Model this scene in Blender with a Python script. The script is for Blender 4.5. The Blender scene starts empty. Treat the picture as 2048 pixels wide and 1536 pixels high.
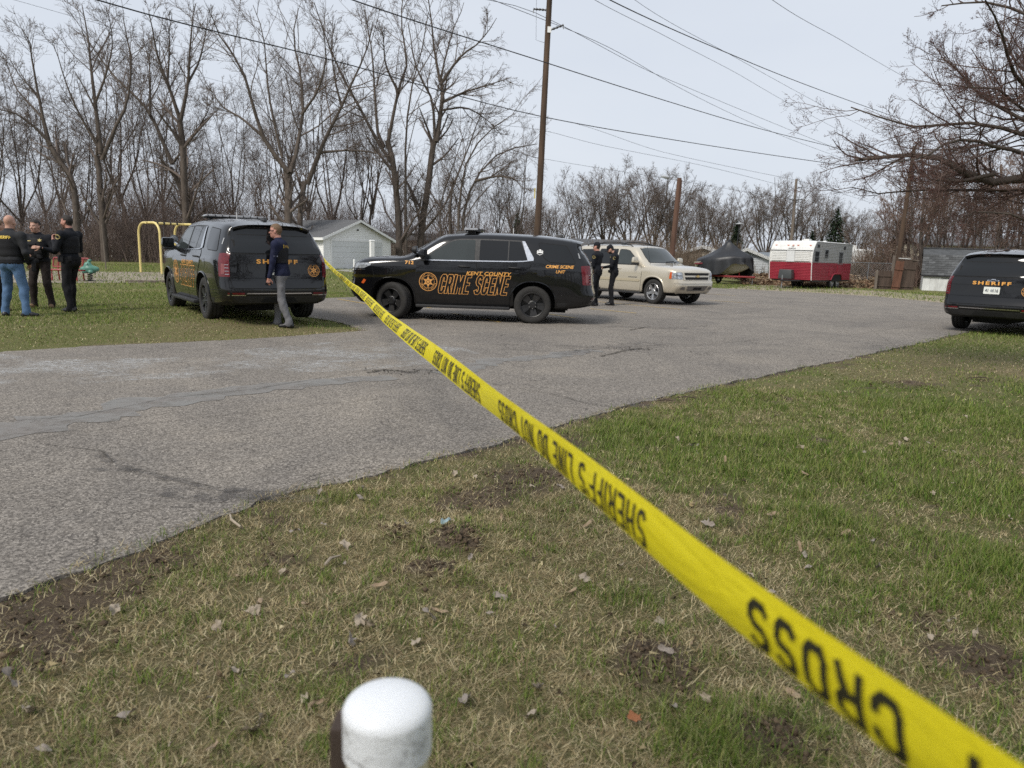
import bpy, bmesh, math, random
import numpy as np
from mathutils import Vector, Matrix, Euler
from mathutils.bvhtree import BVHTree
from mathutils.geometry import delaunay_2d_cdt
R = math.radians
SC = bpy.context.scene
COL = SC.collection

# ------------------------------------------------------------------ camera
CAM_H, F_PX, PITCH, ROLL = 1.5, 1450.0, R(10.2), R(1.63)
cam_d = bpy.data.cameras.new('camera')
cam = bpy.data.objects.new('camera', cam_d)
COL.objects.link(cam)
cam_d.sensor_width = 36.0
cam_d.lens = F_PX / 2048 * 36.0
cam_d.clip_start, cam_d.clip_end = 0.05, 3000
CAM_M = Matrix.Rotation(math.pi / 2 - PITCH, 3, 'X') @ Matrix.Rotation(ROLL, 3, 'Z')
cam.matrix_world = Matrix.Translation((0, 0, CAM_H)) @ CAM_M.to_4x4()
cam_d.dof.use_dof = True
cam_d.dof.focus_distance = 8.0
cam_d.dof.aperture_fstop = 3.4
SC.camera = cam

# ------------------------------------------------------------------ sky, sun, exposure
SUN_EL, SUN_AZ = R(46), R(-141)      # azimuth measured from +Y towards +X: hazy sun, left and a little behind the camera
world = bpy.data.worlds.new('World')
SC.world = world
world.use_nodes = True
wn, wl = world.node_tree.nodes, world.node_tree.links
for n in list(wn):
    wn.remove(n)
w_out = wn.new('ShaderNodeOutputWorld')
w_bg = wn.new('ShaderNodeBackground')
w_sky = wn.new('ShaderNodeTexSky')
w_sky.sky_type = 'NISHITA'
w_sky.sun_disc = False
w_sky.sun_elevation = SUN_EL
w_sky.sun_rotation = SUN_AZ
w_sky.air_density, w_sky.dust_density, w_sky.ozone_density = 1.0, 3.0, 1.0
w_mul = wn.new('ShaderNodeMix'); w_mul.data_type = 'RGBA'; w_mul.blend_type = 'MIX'
w_mul.inputs[0].default_value = 0.90                      # a thin, even cloud sheet over the blue
w_tc = wn.new('ShaderNodeTexCoord')
w_map = wn.new('ShaderNodeMapping'); w_map.inputs['Scale'].default_value = (1.0, 1.0, 3.2)
w_noise = wn.new('ShaderNodeTexNoise')
w_noise.inputs['Scale'].default_value = 1.6
w_noise.inputs['Detail'].default_value = 5
w_noise.inputs['Roughness'].default_value = 0.5
w_ramp = wn.new('ShaderNodeValToRGB')
w_ramp.color_ramp.elements[0].position = 0.30
w_ramp.color_ramp.elements[0].color = (5.75, 6.22, 7.0, 1)
w_ramp.color_ramp.elements[1].position = 0.72
w_ramp.color_ramp.elements[1].color = (6.45, 6.85, 7.45, 1)
wl.new(w_tc.outputs['Generated'], w_map.inputs[0])
wl.new(w_map.outputs[0], w_noise.inputs['Vector'])
wl.new(w_noise.outputs['Fac'], w_ramp.inputs[0])
wl.new(w_sky.outputs[0], w_mul.inputs[6])
wl.new(w_ramp.outputs[0], w_mul.inputs[7])
wl.new(w_mul.outputs[2], w_bg.inputs['Color'])
w_bg.inputs['Strength'].default_value = 0.10
wl.new(w_bg.outputs[0], w_out.inputs[0])

sun_d = bpy.data.lights.new('sun', 'SUN')
sun_d.energy = 2.5
sun_d.angle = R(18)
sun_d.color = (1.0, 0.95, 0.87)
sun = bpy.data.objects.new('sun', sun_d)
COL.objects.link(sun)
sdir = Vector((math.sin(SUN_AZ) * math.cos(SUN_EL), math.cos(SUN_AZ) * math.cos(SUN_EL), math.sin(SUN_EL)))
sun.rotation_euler = sdir.to_track_quat('Z', 'Y').to_euler()
sun.location = (-20, -10, 30)

SC.view_settings.view_transform = 'Standard'
SC.view_settings.look = 'None'
SC.view_settings.exposure = 0.28
SC.view_settings.gamma = 1.0
SC.view_settings.use_curve_mapping = False
SC.cycles.max_bounces = 6
SC.cycles.transparent_max_bounces = 8
SC.cycles.use_denoising = False

# ------------------------------------------------------------------ helpers
def ray(px, py):
    return CAM_M @ Vector(((px - 1024) / F_PX, (768 - py) / F_PX, -1.0))
def G(px, py, z=0.0):
    """ground point seen at a photograph pixel"""
    d = ray(px, py)
    t = (z - CAM_H) / d.z
    return Vector((d.x * t, d.y * t, z))
def at(px, py, Y):
    """point of a pixel's ray at distance Y"""
    d = ray(px, py)
    t = Y / d.y
    return Vector((d.x * t, Y, CAM_H + d.z * t))

def _hash(ix, iy, seed):
    n = (ix.astype(np.int64) * 374761393 + iy.astype(np.int64) * 668265263 + seed * 1442695041) & 0xffffffff
    n = ((n ^ (n >> 13)) * 1274126177) & 0xffffffff
    return ((n ^ (n >> 16)) & 0xffff) / 65535.0
def vnoise(x, y, seed=0):
    x = np.asarray(x, float); y = np.asarray(y, float)
    ix, iy = np.floor(x), np.floor(y)
    fx, fy = x - ix, y - iy
    fx = fx * fx * (3 - 2 * fx); fy = fy * fy * (3 - 2 * fy)
    a = _hash(ix, iy, seed); b = _hash(ix + 1, iy, seed)
    c = _hash(ix, iy + 1, seed); d = _hash(ix + 1, iy + 1, seed)
    return (a * (1 - fx) + b * fx) * (1 - fy) + (c * (1 - fx) + d * fx) * fy
def fbm(x, y, seed=0, oct=4):
    s, a, t = 0, 0.5, 0
    for i in range(oct):
        s = s + a * vnoise(np.asarray(x) * 2 ** i, np.asarray(y) * 2 ** i, seed + i * 17); t += a; a *= 0.5
    return s / t

def pchip(xk, yk, x):
    """monotone cubic through key points (xk increasing)"""
    xk = np.asarray(xk, float); yk = np.asarray(yk, float); x = np.asarray(x, float)
    h = np.diff(xk); d = np.diff(yk) / h
    m = np.zeros_like(yk)
    m[0], m[-1] = d[0], d[-1]
    for i in range(1, len(xk) - 1):
        if d[i - 1] * d[i] > 0:
            w1, w2 = 2 * h[i] + h[i - 1], h[i] + 2 * h[i - 1]
            m[i] = (w1 + w2) / (w1 / d[i - 1] + w2 / d[i])
    i = np.clip(np.searchsorted(xk, x) - 1, 0, len(xk) - 2)
    t = np.clip((x - xk[i]) / h[i], 0, 1)
    return (yk[i] * (1 + 2 * t) * (1 - t) ** 2 + h[i] * m[i] * t * (1 - t) ** 2 + yk[i + 1] * t * t * (3 - 2 * t) + h[i] * m[i + 1] * t * t * (t - 1))

# ---- object plumbing
def tag(o, label=None, cat=None, group=None, kind=None):
    if label: o['label'] = label
    if cat: o['category'] = cat
    if group: o['group'] = group
    if kind: o['kind'] = kind
    return o
def empty(name, loc=(0, 0, 0), rz=0.0, label=None, cat=None, group=None):
    o = bpy.data.objects.new(name, None)
    COL.objects.link(o)
    o.location = loc
    o.rotation_euler = (0, 0, rz)
    o.empty_display_size = 0.2
    return tag(o, label, cat, group)
def link(name, me, mat=None, parent=None, smooth=None):
    if mat is not None:
        for m in (mat if isinstance(mat, (list, tuple)) else [mat]):
            me.materials.append(m)
    o = bpy.data.objects.new(name, me)
    COL.objects.link(o)
    if parent: o.parent = parent
    if smooth is not None:
        shade(me, smooth)
    return o
def shade(me, ang=40):
    if ang <= 0:
        return
    me.polygons.foreach_set('use_smooth', np.ones(len(me.polygons), bool))
    if ang < 179:
        me.set_sharp_from_angle(angle=R(ang))
def mesh_np(name, V, Fq, smooth=False):
    """mesh from numpy arrays: V (n,3), Fq (m,k) all faces k-gons"""
    V = np.ascontiguousarray(V, np.float32); Fq = np.ascontiguousarray(Fq, np.int32)
    me = bpy.data.meshes.new(name)
    m, k = Fq.shape
    me.vertices.add(len(V)); me.vertices.foreach_set('co', V.ravel())
    me.loops.add(m * k); me.loops.foreach_set('vertex_index', Fq.ravel())
    me.polygons.add(m)
    me.polygons.foreach_set('loop_start', np.arange(0, m * k, k, dtype=np.int32))
    if smooth:
        me.polygons.foreach_set('use_smooth', np.ones(m, bool))
    me.update(calc_edges=True)
    return me
def mesh_pd(name, V, F):
    me = bpy.data.meshes.new(name)
    me.from_pydata([tuple(v) for v in V], [], F)
    me.update()
    return me

class MB:
    """collects simple shapes into one mesh"""
    def __init__(s):
        s.v, s.f = [], []
    def add(s, V, F, M=None):
        o = len(s.v)
        for p in V:
            p = Vector(p)
            s.v.append(M @ p if M is not None else p)
        s.f += [tuple(i + o for i in f) for f in F]
        return s
    def box(s, c, d, M=None, rz=0.0, taper=1.0):
        x, y, z = d[0] / 2, d[1] / 2, d[2] / 2
        V = [(-x, -y, -z), (x, -y, -z), (x, y, -z), (-x, y, -z),
             (-x * taper, -y * taper, z), (x * taper, -y * taper, z), (x * taper, y * taper, z), (-x * taper, y * taper, z)]
        m = Matrix.Translation(c) @ Matrix.Rotation(rz, 4, 'Z')
        if M is not None: m = M @ m
        return s.add(V, [(0, 3, 2, 1), (4, 5, 6, 7), (0, 1, 5, 4), (1, 2, 6, 5), (2, 3, 7, 6), (3, 0, 4, 7)], m)
    def tube(s, pts, r, n=8, cap=True, M=None):
        pts = [Vector(p) for p in pts]
        rr = r if isinstance(r, (list, tuple)) else [r] * len(pts)
        V, F = [], []
        up = None
        for i, p in enumerate(pts):
            t = (pts[min(i + 1, len(pts) - 1)] - pts[max(i - 1, 0)])
            t = t.normalized() if t.length > 1e-9 else Vector((0, 0, 1))
            if up is None:
                up = t.orthogonal().normalized()
            else:
                up = (up - t * up.dot(t))
                up = up.normalized() if up.length > 1e-6 else t.orthogonal().normalized()
            sd = t.cross(up)
            for k in range(n):
                a = 2 * math.pi * k / n
                V.append(p + (up * math.cos(a) + sd * math.sin(a)) * rr[i])
        for i in range(len(pts) - 1):
            for k in range(n):
                F.append((i * n + k, i * n + (k + 1) % n, (i + 1) * n + (k + 1) % n, (i + 1) * n + k))
        if cap:
            F.append(tuple(range(n - 1, -1, -1)))
            F.append(tuple((len(pts) - 1) * n + k for k in range(n)))
        return s.add(V, F, M)
    def lathe(s, prof, n=32, axis='Z', M=None, close=False):
        V, F = [], []
        m = len(prof)
        for k in range(n):
            a = 2 * math.pi * k / n
            for r, h in prof:
                if axis == 'Z': V.append((r * math.cos(a), r * math.sin(a), h))
                else: V.append((r * math.cos(a), h, r * math.sin(a)))
        mm = m if close else m - 1
        for k in range(n):
            for i in range(mm):
                a, b = k * m + i, k * m + (i + 1) % m
                c, d = ((k + 1) % n) * m + (i + 1) % m, ((k + 1) % n) * m + i
                F.append((a, d, c, b) if axis == 'Z' else (a, b, c, d))
        return s.add(V, F, M)
    def prism(s, poly, h0, h1, M=None):
        """2D polygon (x,y) extruded in z"""
        n = len(poly)
        V = [(p[0], p[1], h0) for p in poly] + [(p[0], p[1], h1) for p in poly]
        F = [tuple(range(n - 1, -1, -1)), tuple(range(n, 2 * n))]
        F += [(i, (i + 1) % n, n + (i + 1) % n, n + i) for i in range(n)]
        return s.add(V, F, M)
    def build(s, name, mat, parent=None, smooth=35, bevel=0.0):
        me = mesh_pd(name, s.v, s.f)
        bm = bmesh.new(); bm.from_mesh(me)
        bmesh.ops.remove_doubles(bm, verts=bm.verts, dist=1e-5)
        bmesh.ops.recalc_face_normals(bm, faces=bm.faces)
        if bevel > 0:
            es = [e for e in bm.edges if len(e.link_faces) == 2 and e.calc_face_angle(0) > R(30)]
            bmesh.ops.bevel(bm, geom=es, offset=bevel, segments=2, profile=0.6, affect='EDGES', clamp_overlap=True)
        bm.to_mesh(me); bm.free()
        return link(name, me, mat, parent, smooth)

def jag(pts, step, amp, seed, closed=True):
    """resample a polygon and roughen its outline"""
    rnd = random.Random(seed)
    out = []
    n = len(pts)
    for i in range(n if closed else n - 1):
        a, b = Vector(pts[i][:2]), Vector(pts[(i + 1) % n][:2])
        L = (b - a).length
        k = max(1, int(L / step))
        nrm = Vector((-(b - a).y, (b - a).x)) / max(L, 1e-6)
        for j in range(k):
            p = a.lerp(b, j / k)
            w = (float(fbm(p.x * 1.7 + seed, p.y * 1.7, seed, 4)) - .5) * 2 + rnd.uniform(-.35, .35)
            out.append(p + nrm * amp * w)
    if not closed:
        out.append(Vector(pts[-1][:2]))
    return out
def flat_poly(name, outline, z, mat, parent=None, skirt=0.0):
    me = bpy.data.meshes.new(name)
    bm = bmesh.new()
    vs = [bm.verts.new((p[0], p[1], z)) for p in outline]
    f = bm.faces.new(vs)
    if f.normal.z < 0: f.normal_flip()
    bm.normal_update()
    if f.normal.z < 0: f.normal_flip()
    if skirt:
        n = len(vs)
        lo = [bm.verts.new((p[0], p[1], z - skirt)) for p in outline]
        for i in range(n):
            bm.faces.new((vs[i], vs[(i + 1) % n], lo[(i + 1) % n], lo[i]))
    bmesh.ops.triangulate(bm, faces=[f])
    bm.to_mesh(me); bm.free()
    return link(name, me, mat, parent)

def text_mesh(body, size=1.0, bold=0.0, shear=0.0, spacing=1.0, extrude=0.0, xscale=1.0, res=3):
    """(verts, faces) of a line of text centred on the origin in XY"""
    c = bpy.data.curves.new('text', 'FONT')
    c.body = body; c.size = size; c.offset = bold; c.shear = shear
    c.space_character = spacing; c.align_x = 'CENTER'; c.align_y = 'CENTER'
    c.resolution_u = res; c.extrude = extrude
    o = bpy.data.objects.new('text', c)
    COL.objects.link(o)
    dg = bpy.context.evaluated_depsgraph_get()
    me = o.evaluated_get(dg).to_mesh()
    V = [(v.co.x * xscale, v.co.y, v.co.z) for v in me.vertices]
    F = [tuple(p.vertices) for p in me.polygons]
    o.evaluated_get(dg).to_mesh_clear()
    bpy.data.objects.remove(o); bpy.data.curves.remove(c)
    xs = [v[0] for v in V]; ys = [v[1] for v in V]
    cx, cy = (min(xs) + max(xs)) / 2, (min(ys) + max(ys)) / 2
    V = [(x - cx, y - cy, z) for x, y, z in V]
    return V, F, max(xs) - min(xs), max(ys) - min(ys)
def text_fit(body, w, h, **k):
    V, F, tw, th = text_mesh(body, 1.0, **k)
    return [(x * w / tw, y * h / th, 0) for x, y, z in V], F
def plane_text(name, body, w, h, M, mat, parent=None, **k):
    V, F = text_fit(body, w, h, **k)
    return link(name, mesh_pd(name, [M @ Vector(v) for v in V], F), mat, parent)
def frame(o, x, y):
    """matrix with local x,y along the given world directions at o"""
    x = Vector(x).normalized(); y = Vector(y); y = (y - x * y.dot(x)).normalized(); z = x.cross(y)
    return Matrix(((x.x, y.x, z.x, o[0]), (x.y, y.y, z.y, o[1]), (x.z, y.z, z.z, o[2]), (0, 0, 0, 1)))
def copy_tree(o, parent=None):
    c = o.copy(); COL.objects.link(c); c.parent = parent
    for ch in list(o.children): copy_tree(ch, c)
    return c

# ------------------------------------------------------------------ materials
def hexlin(r, g, b):
    f = lambda c: (c / 255 / 12.92) if c / 255 <= 0.04045 else ((c / 255 + 0.055) / 1.055) ** 2.4
    return (f(r), f(g), f(b))
class Mat:
    def __init__(s, name):
        s.m = bpy.data.materials.new(name); s.m.use_nodes = True
        s.n, s.l = s.m.node_tree.nodes, s.m.node_tree.links
        s.b = s.n['Principled BSDF']
        s.tc = None
    def coord(s, kind='Object'):
        if s.tc is None: s.tc = s.n.new('ShaderNodeTexCoord')
        return s.tc.outputs[kind]
    def noise(s, scale, detail=4, rough=0.6, vec=None, dist=0.0, coord='Object'):
        t = s.n.new('ShaderNodeTexNoise')
        t.inputs['Scale'].default_value = scale; t.inputs['Detail'].default_value = detail
        t.inputs['Roughness'].default_value = rough; t.inputs['Distortion'].default_value = dist
        s.l.new(vec or s.coord(coord), t.inputs['Vector'])
        return t.outputs['Fac']
    def voro(s, scale, feature='F1', out='Distance', vec=None, rnd=1.0):
        t = s.n.new('ShaderNodeTexVoronoi'); t.feature = feature
        t.inputs['Scale'].default_value = scale
        t.inputs['Randomness'].default_value = rnd
        s.l.new(vec or s.coord(), t.inputs['Vector'])
        return t.outputs[out]
    def mapped(s, scale=(1, 1, 1), rot=(0, 0, 0), coord='Object', loc=(0, 0, 0)):
        m = s.n.new('ShaderNodeMapping')
        m.inputs['Scale'].default_value = scale; m.inputs['Rotation'].default_value = rot
        m.inputs['Location'].default_value = loc
        s.l.new(s.coord(coord), m.inputs[0])
        return m.outputs[0]
    def ramp(s, fac, stops, interp='LINEAR'):
        r = s.n.new('ShaderNodeValToRGB'); r.color_ramp.interpolation = interp
        while len(r.color_ramp.elements) < len(stops): r.color_ramp.elements.new(0.5)
        for e, (p, c) in zip(r.color_ramp.elements, stops):
            e.position = p
            c = (c, c, c) if isinstance(c, (int, float)) else c
            e.color = (*c, 1)
        s.l.new(fac, r.inputs[0])
        return r.outputs[0]
    def mix(s, fac, a, b, mode='MIX'):
        m = s.n.new('ShaderNodeMix'); m.data_type = 'RGBA'; m.blend_type = mode
        for i, v in ((0, fac), (6, a), (7, b)):
            if isinstance(v, bpy.types.NodeSocket): s.l.new(v, m.inputs[i])
            elif i == 0: m.inputs[0].default_value = v
            else: m.inputs[i].default_value = (*((v, v, v) if isinstance(v, (int, float)) else v), 1)
        return m.outputs[2]
    def math(s, op, a, b=0.0, c=None):
        m = s.n.new('ShaderNodeMath'); m.operation = op
        for i, v in enumerate((a, b, c)):
            if v is None: continue
            if isinstance(v, bpy.types.NodeSocket): s.l.new(v, m.inputs[i])
            else: m.inputs[i].default_value = v
        return m.outputs[0]
    def attr(s, name):
        a = s.n.new('ShaderNodeAttribute'); a.attribute_name = name
        return a
    def sep(s, vec):
        x = s.n.new('ShaderNodeSeparateXYZ'); s.l.new(vec, x.inputs[0]); return x.outputs
    def bump(s, h, strength=0.3, dist=0.01):
        b = s.n.new('ShaderNodeBump')
        b.inputs['Strength'].default_value = strength; b.inputs['Distance'].default_value = dist
        s.l.new(h, b.inputs['Height']); s.l.new(b.outputs[0], s.b.inputs['Normal'])
        return s
    def set(s, **k):
        names = dict(color='Base Color', rough='Roughness', metal='Metallic', spec='Specular IOR Level', coat='Coat Weight',
                     coat_rough='Coat Roughness', trans='Transmission Weight', alpha='Alpha', emit='Emission Color', emit_s='Emission Strength', ior='IOR',
                     sheen='Sheen Weight', sub='Subsurface Weight')
        for key, v in k.items():
            i = s.b.inputs[names[key]]
            if isinstance(v, bpy.types.NodeSocket): s.l.new(v, i)
            elif hasattr(i.default_value, '__len__'): i.default_value = (*v, 1)
            else: i.default_value = v
        return s
MATS = {}
def simple(name, col, rough=0.6, metal=0.0, var=0.12, scale=8.0, bump=0.0, bscale=60.0, stretch=(1, 1, 1), spec=0.5, coat=0.0, dirt=0.0, dirt_col=(.12, .10, .08)):
    """plain procedural paint/plastic/cloth with mottling and optional relief"""
    if name in MATS: return MATS[name]
    m = Mat(name)
    v = m.mapped(stretch)
    n = m.noise(scale, 5, 0.65, vec=v)
    lo = tuple(c * (1 - var) for c in col); hi = tuple(min(1, c * (1 + var)) for c in col)
    c = m.ramp(n, [(0.3, lo), (0.7, hi)])
    if dirt:
        d = m.noise(scale * 0.45, 6, 0.7, vec=v, dist=0.6)
        c = m.mix(m.ramp(d, [(0.48, 0.0), (0.75, dirt)]), c, dirt_col)
    m.set(color=c, metal=metal, spec=spec, coat=coat)
    m.set(rough=m.ramp(m.noise(scale * 2.3, 3, vec=v), [(0.3, max(0, rough - .06)), (0.7, min(1, rough + .06))]))
    if bump: m.bump(m.noise(bscale, 4, vec=v), bump, 0.01)
    MATS[name] = m.m
    return m.m
# ------------------------------------------------------------------ ground, asphalt, lot
def g2(px, py):
    p = G(px, py); return Vector((p.x, p.y))
near_edge = [g2(*p) for p in ((0, 1205), (200, 1128), (390, 1052), (560, 992), (800, 936), (1000, 890), (1300, 800), (1600, 738), (1800, 696), (1925, 667), (1990, 655))]
left_edge = [g2(*p) for p in ((733, 662), (560, 675), (420, 683), (200, 693), (0, 706))]
far_edge = [g2(*p) for p in ((1905, 608), (1750, 593), (1600, 584), (1480, 579), (1420, 576), (1200, 577.5), (900, 587), (650, 597), (590, 604), (596, 632), (668, 643))]
d0 = (near_edge[0] - near_edge[1]).normalized()
d1 = (left_edge[-1] - left_edge[-2]).normalized()
asph_raw = [near_edge[0] + d0 * 9] + near_edge + [near_edge[-1] + Vector((3.0, 1.2)), near_edge[-1] + Vector((30, 10)), far_edge[0] + Vector((30, -6))] + far_edge + left_edge + [left_edge[-1] + d1 * 25]
asph = jag(asph_raw, 0.08, 0.085, 3)

def pip(x, y, poly):
    """points in polygon, numpy"""
    inside = np.zeros(np.shape(x), bool)
    n = len(poly)
    for i in range(n):
        x0, y0 = poly[i]; x1, y1 = poly[(i + 1) % n]
        if y0 == y1: continue
        c = ((y0 > y) != (y1 > y)) & (x < (x1 - x0) * (y - y0) / (y1 - y0) + x0)
        inside ^= c
    return inside
def seg_dist(x, y, poly, closed=True):
    d = np.full(np.shape(x), 1e9)
    n = len(poly)
    for i in range(n if closed else n - 1):
        ax, ay = poly[i]; bx, by = poly[(i + 1) % n]
        vx, vy = bx - ax, by - ay
        t = np.clip(((x - ax) * vx + (y - ay) * vy) / (vx * vx + vy * vy + 1e-12), 0, 1)
        d = np.minimum(d, np.hypot(x - ax - t * vx, y - ay - t * vy))
    return d
asph_np = [(p.x, p.y) for p in asph_raw]

# bare-earth spots and lush spots of the near lawn: (pixel, radius m, strength)
SOIL = [(g2(*p), r, s) for p, r, s in (((910, 1080), .17, 1), ((930, 1095), .10, 1), ((860, 1145), .14, 1), ((790, 1075), .12, .8), ((930, 1000), .30, .8), ((1040, 960), .35, .9), ((1090, 955), .22, .8),
        ((1290, 1330), .20, 1), ((1330, 1370), .15, .8), ((1540, 1480), .13, 1), ((60, 1230), .55, .75), ((200, 1180), .40, .65), ((10, 1300), .40, .65), ((320, 1130), .22, .6), ((560, 1110), .2, .6),
        ((1990, 1350), .18, .8), ((1840, 1250), .14, .7), ((1960, 760), .25, .5), ((1790, 770), .35, .7), ((1550, 800), .30, .4), ((1180, 880), .3, .5), ((1660, 885), .25, .4), ((1300, 895), .2, .5), ((1120, 880), .2, .5), ((1420, 1010), .2, .5), ((620, 1050), .25, .4),
        ((1480, 900), .2, .5), ((1700, 1390), .18, .6), ((1900, 1300), .25, .5), ((700, 1320), .12, .5), ((330, 1400), .12, .6), ((1010, 1420), .10, .5), ((1180, 1270), .12, .4), ((460, 1215), .14, .5))]
LUSH = [(g2(*p), r, s) for p, r, s in (((1640, 920), .9, 1), ((1560, 890), .5, .8), ((1720, 950), .7, .9), ((1900, 830), 1.2, 1), ((1780, 825), .6, .7), ((1970, 990), .7, 1), ((1880, 1120), .45, .9), ((1990, 1160), .5, 1),
        ((1560, 950), .6, .6), ((1620, 1030), .4, .6), ((1340, 880), .7, .6), ((1750, 1180), .3, .6), ((1830, 1220), .25, .7), ((1430, 1470), .18, .9), ((1560, 1430), .14, .8), ((990, 1370), .12, .6), ((950, 1440), .15, .6), ((1360, 1160), .2, .5),
        ((430, 1260), .3, .3), ((660, 1270), .2, .4), ((800, 1340), .12, .5), ((1930, 1480), .25, .8), ((1240, 1180), .2, .4), ((1500, 1240), .2, .6))]
def spots(x, y, lst):
    s = np.zeros(np.shape(x))
    for p, r, k in lst:
        d = np.hypot((x - p.x), (y - p.y)) / r
        s = np.maximum(s, k * np.exp(-d * d))
    return s
def soil_at(x, y):
    b = spots(x, y, SOIL)
    n = fbm(x * 2.3, y * 2.3, 5, 4)
    edge = np.exp(-(seg_dist(x, y, asph_np) / 0.22) ** 2) * 0.9
    b = b * (.05 + 1.45 * fbm(x * 5.5, y * 5.5, 15, 4))
    return np.clip(b * 1.25 + np.clip((n - .60) * 3.0, 0, .55) + edge * fbm(x * 3, y * 3, 9, 3) * 1.1 - .05, 0, 1)
def lush_at(x, y):
    n = fbm(x * .8, y * .8, 21, 4)
    m = fbm(x * 3.1, y * 3.1, 33, 3)
    right = np.clip((x - 0.2) / 5, -.25, .4)
    return np.clip(spots(x, y, LUSH) * .95 + (n - .46) * 1.7 + (m - .5) * .8 + right * .35 + .05, 0, 1)
def lawn_z(x, y):
    """lawn relief: gentle humps, mole hills, pressed down beneath the asphalt"""
    z = (fbm(x * .9, y * .9, 41, 3) - .5) * .05 + (fbm(x * 5, y * 5, 44, 3) - .5) * .028
    s = spots(x, y, SOIL[:4]) * .055 + spots(x, y, SOIL[7:10]) * .03
    fade = np.clip(1.6 - np.hypot(x, y) / 12, 0, 1)
    ins = pip(x, y, asph_np)
    d = seg_dist(x, y, asph_np)
    z = (z + s) * fade * np.clip(d / .35, 0.15, 1) + .004
    t = np.clip((d - .25) / 1.6, 0, 1)
    rise = .13 * t * t * (3 - 2 * t) * np.clip((y - 9) / 2, 0, 1) * np.clip((25 - y) / 5, 0, 1) * np.clip((-1.5 - x) / 1.5, 0, 1)
    return np.where(ins, -.05 * np.clip(d / .10, 0, 1) - .006, z + rise)

def axis(parts):
    out = []
    for a, b, s in parts:
        out.append(np.arange(a, b, s))
    out.append(np.array([parts[-1][1]]))
    return np.concatenate(out)
xs = axis([(-900, -60, 70), (-60, -12, 3), (-12, -4, .4), (-4, 7, .075), (7, 13, .25), (13, 60, 3), (60, 900, 70)])
ys = axis([(-300, -20, 35), (-20, -1, 2), (-1, .7, .2), (.7, 7, .07), (7, 13, .12), (13, 24, .5), (24, 80, 3), (80, 1500, 90)])
gx, gy = np.meshgrid(xs, ys)
gz = np.where((gx > -14) & (gx < 15) & (gy > -2) & (gy < 26), lawn_z(gx, gy), np.where(pip(gx, gy, asph_np), -.05, 0.004))
soilv = np.where((gx > -6) & (gx < 12) & (gy > 0) & (gy < 14), soil_at(gx, gy), 0.12)
lushv = np.where((gx > -6) & (gx < 12) & (gy > 0) & (gy < 14), lush_at(gx, gy), .45)
V = np.stack([gx.ravel(), gy.ravel(), gz.ravel()], 1)
ny, nx = gx.shape
idx = np.arange(nx * ny).reshape(ny, nx)
Fq = np.stack([idx[:-1, :-1].ravel(), idx[:-1, 1:].ravel(), idx[1:, 1:].ravel(), idx[1:, :-1].ravel()], 1)
me = mesh_np('ground', V, Fq, True)
for nm, arr in (('soil', soilv), ('lush', lushv)):
    a = me.attributes.new(nm, 'FLOAT', 'POINT'); a.data.foreach_set('value', arr.ravel().astype(np.float32))
m = Mat('lawn ground')
fine = m.noise(140, 3, .7)
med = m.noise(9, 6, .72, dist=.8)
big = m.noise(.35, 5, .6)
thatch = m.ramp(fine, [(.25, (.095, .074, .040)), (.5, (.205, .168, .094)), (.78, (.36, .30, .18))])
greenc = m.ramp(fine, [(.25, (.055, .074, .018)), (.55, (.118, .146, .034)), (.8, (.22, .235, .075))])
gfac = m.math('ADD', m.math('MULTIPLY', m.attr('lush').outputs['Fac'], .75), m.ramp(m.math('ADD', m.math('MULTIPLY', med, .5), m.math('MULTIPLY', big, .5)), [(.38, 0.0), (.66, .7)]))
c = m.mix(m.math('MINIMUM', gfac, 1.0), thatch, greenc)
soilc = m.ramp(m.noise(60, 5, .75), [(.3, (.065, .048, .033)), (.55, (.135, .102, .071)), (.8, (.25, .20, .14))])
c = m.mix(m.ramp(m.attr('soil').outputs['Fac'], [(.25, 0.0), (.6, 1.0)]), c, soilc)
m.set(color=c, rough=.95, spec=.15).bump(m.noise(70, 5, .8), .9, .03)
ground = tag(link('ground', me, m.m), kind='structure')

# --- asphalt
m = Mat('worn asphalt')
sv = m.sep(m.voro(88, 'F1', 'Color'))[0]
st2 = m.sep(m.voro(260, 'F1', 'Color'))[1]
gr = m.noise(55, 5, .8)
mixv = m.math('ADD', m.math('ADD', m.math('MULTIPLY', sv, .42), m.math('MULTIPLY', st2, .30)), m.math('MULTIPLY', gr, .28))
agg = m.ramp(mixv, [(.22, (.058, .052, .046)), (.42, (.160, .145, .129)), (.60, (.226, .206, .183)), (.80, (.44, .404, .36))])
patch = m.noise(.45, 6, .68, dist=1.2)
agg = m.mix(1.0, agg, m.ramp(patch, [(.28, (.76, .755, .76)), (.50, (.97, .955, .935)), (.72, (1.18, 1.15, 1.10))]), 'MULTIPLY')
strk = m.noise(1.1, 7, .72, vec=m.mapped((.30, 2.0, 1), (0, 0, R(-22))), dist=.8)
agg = m.mix(m.ramp(strk, [(.54, 0.0), (.80, .55)]), agg, m.ramp(mixv, [(.3, (.105, .096, .089)), (.7, (.195, .180, .166))]))
agg = m.mix(m.ramp(m.noise(2.6, 6, .75, dist=.5), [(.58, 0.0), (.78, .40)]), agg, (.27, .235, .195))
cv = m.voro(.55, 'DISTANCE_TO_EDGE', 'Distance', vec=m.n.new('ShaderNodeVectorMath').outputs[0])
vm = [n for n in m.n if n.bl_idname == 'ShaderNodeVectorMath'][0]
vm.operation = 'ADD'; m.l.new(m.coord(), vm.inputs[0])
nz = m.n.new('ShaderNodeTexNoise'); nz.inputs['Scale'].default_value = 2.2; nz.inputs['Detail'].default_value = 6; m.l.new(m.coord(), nz.inputs['Vector'])
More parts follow.
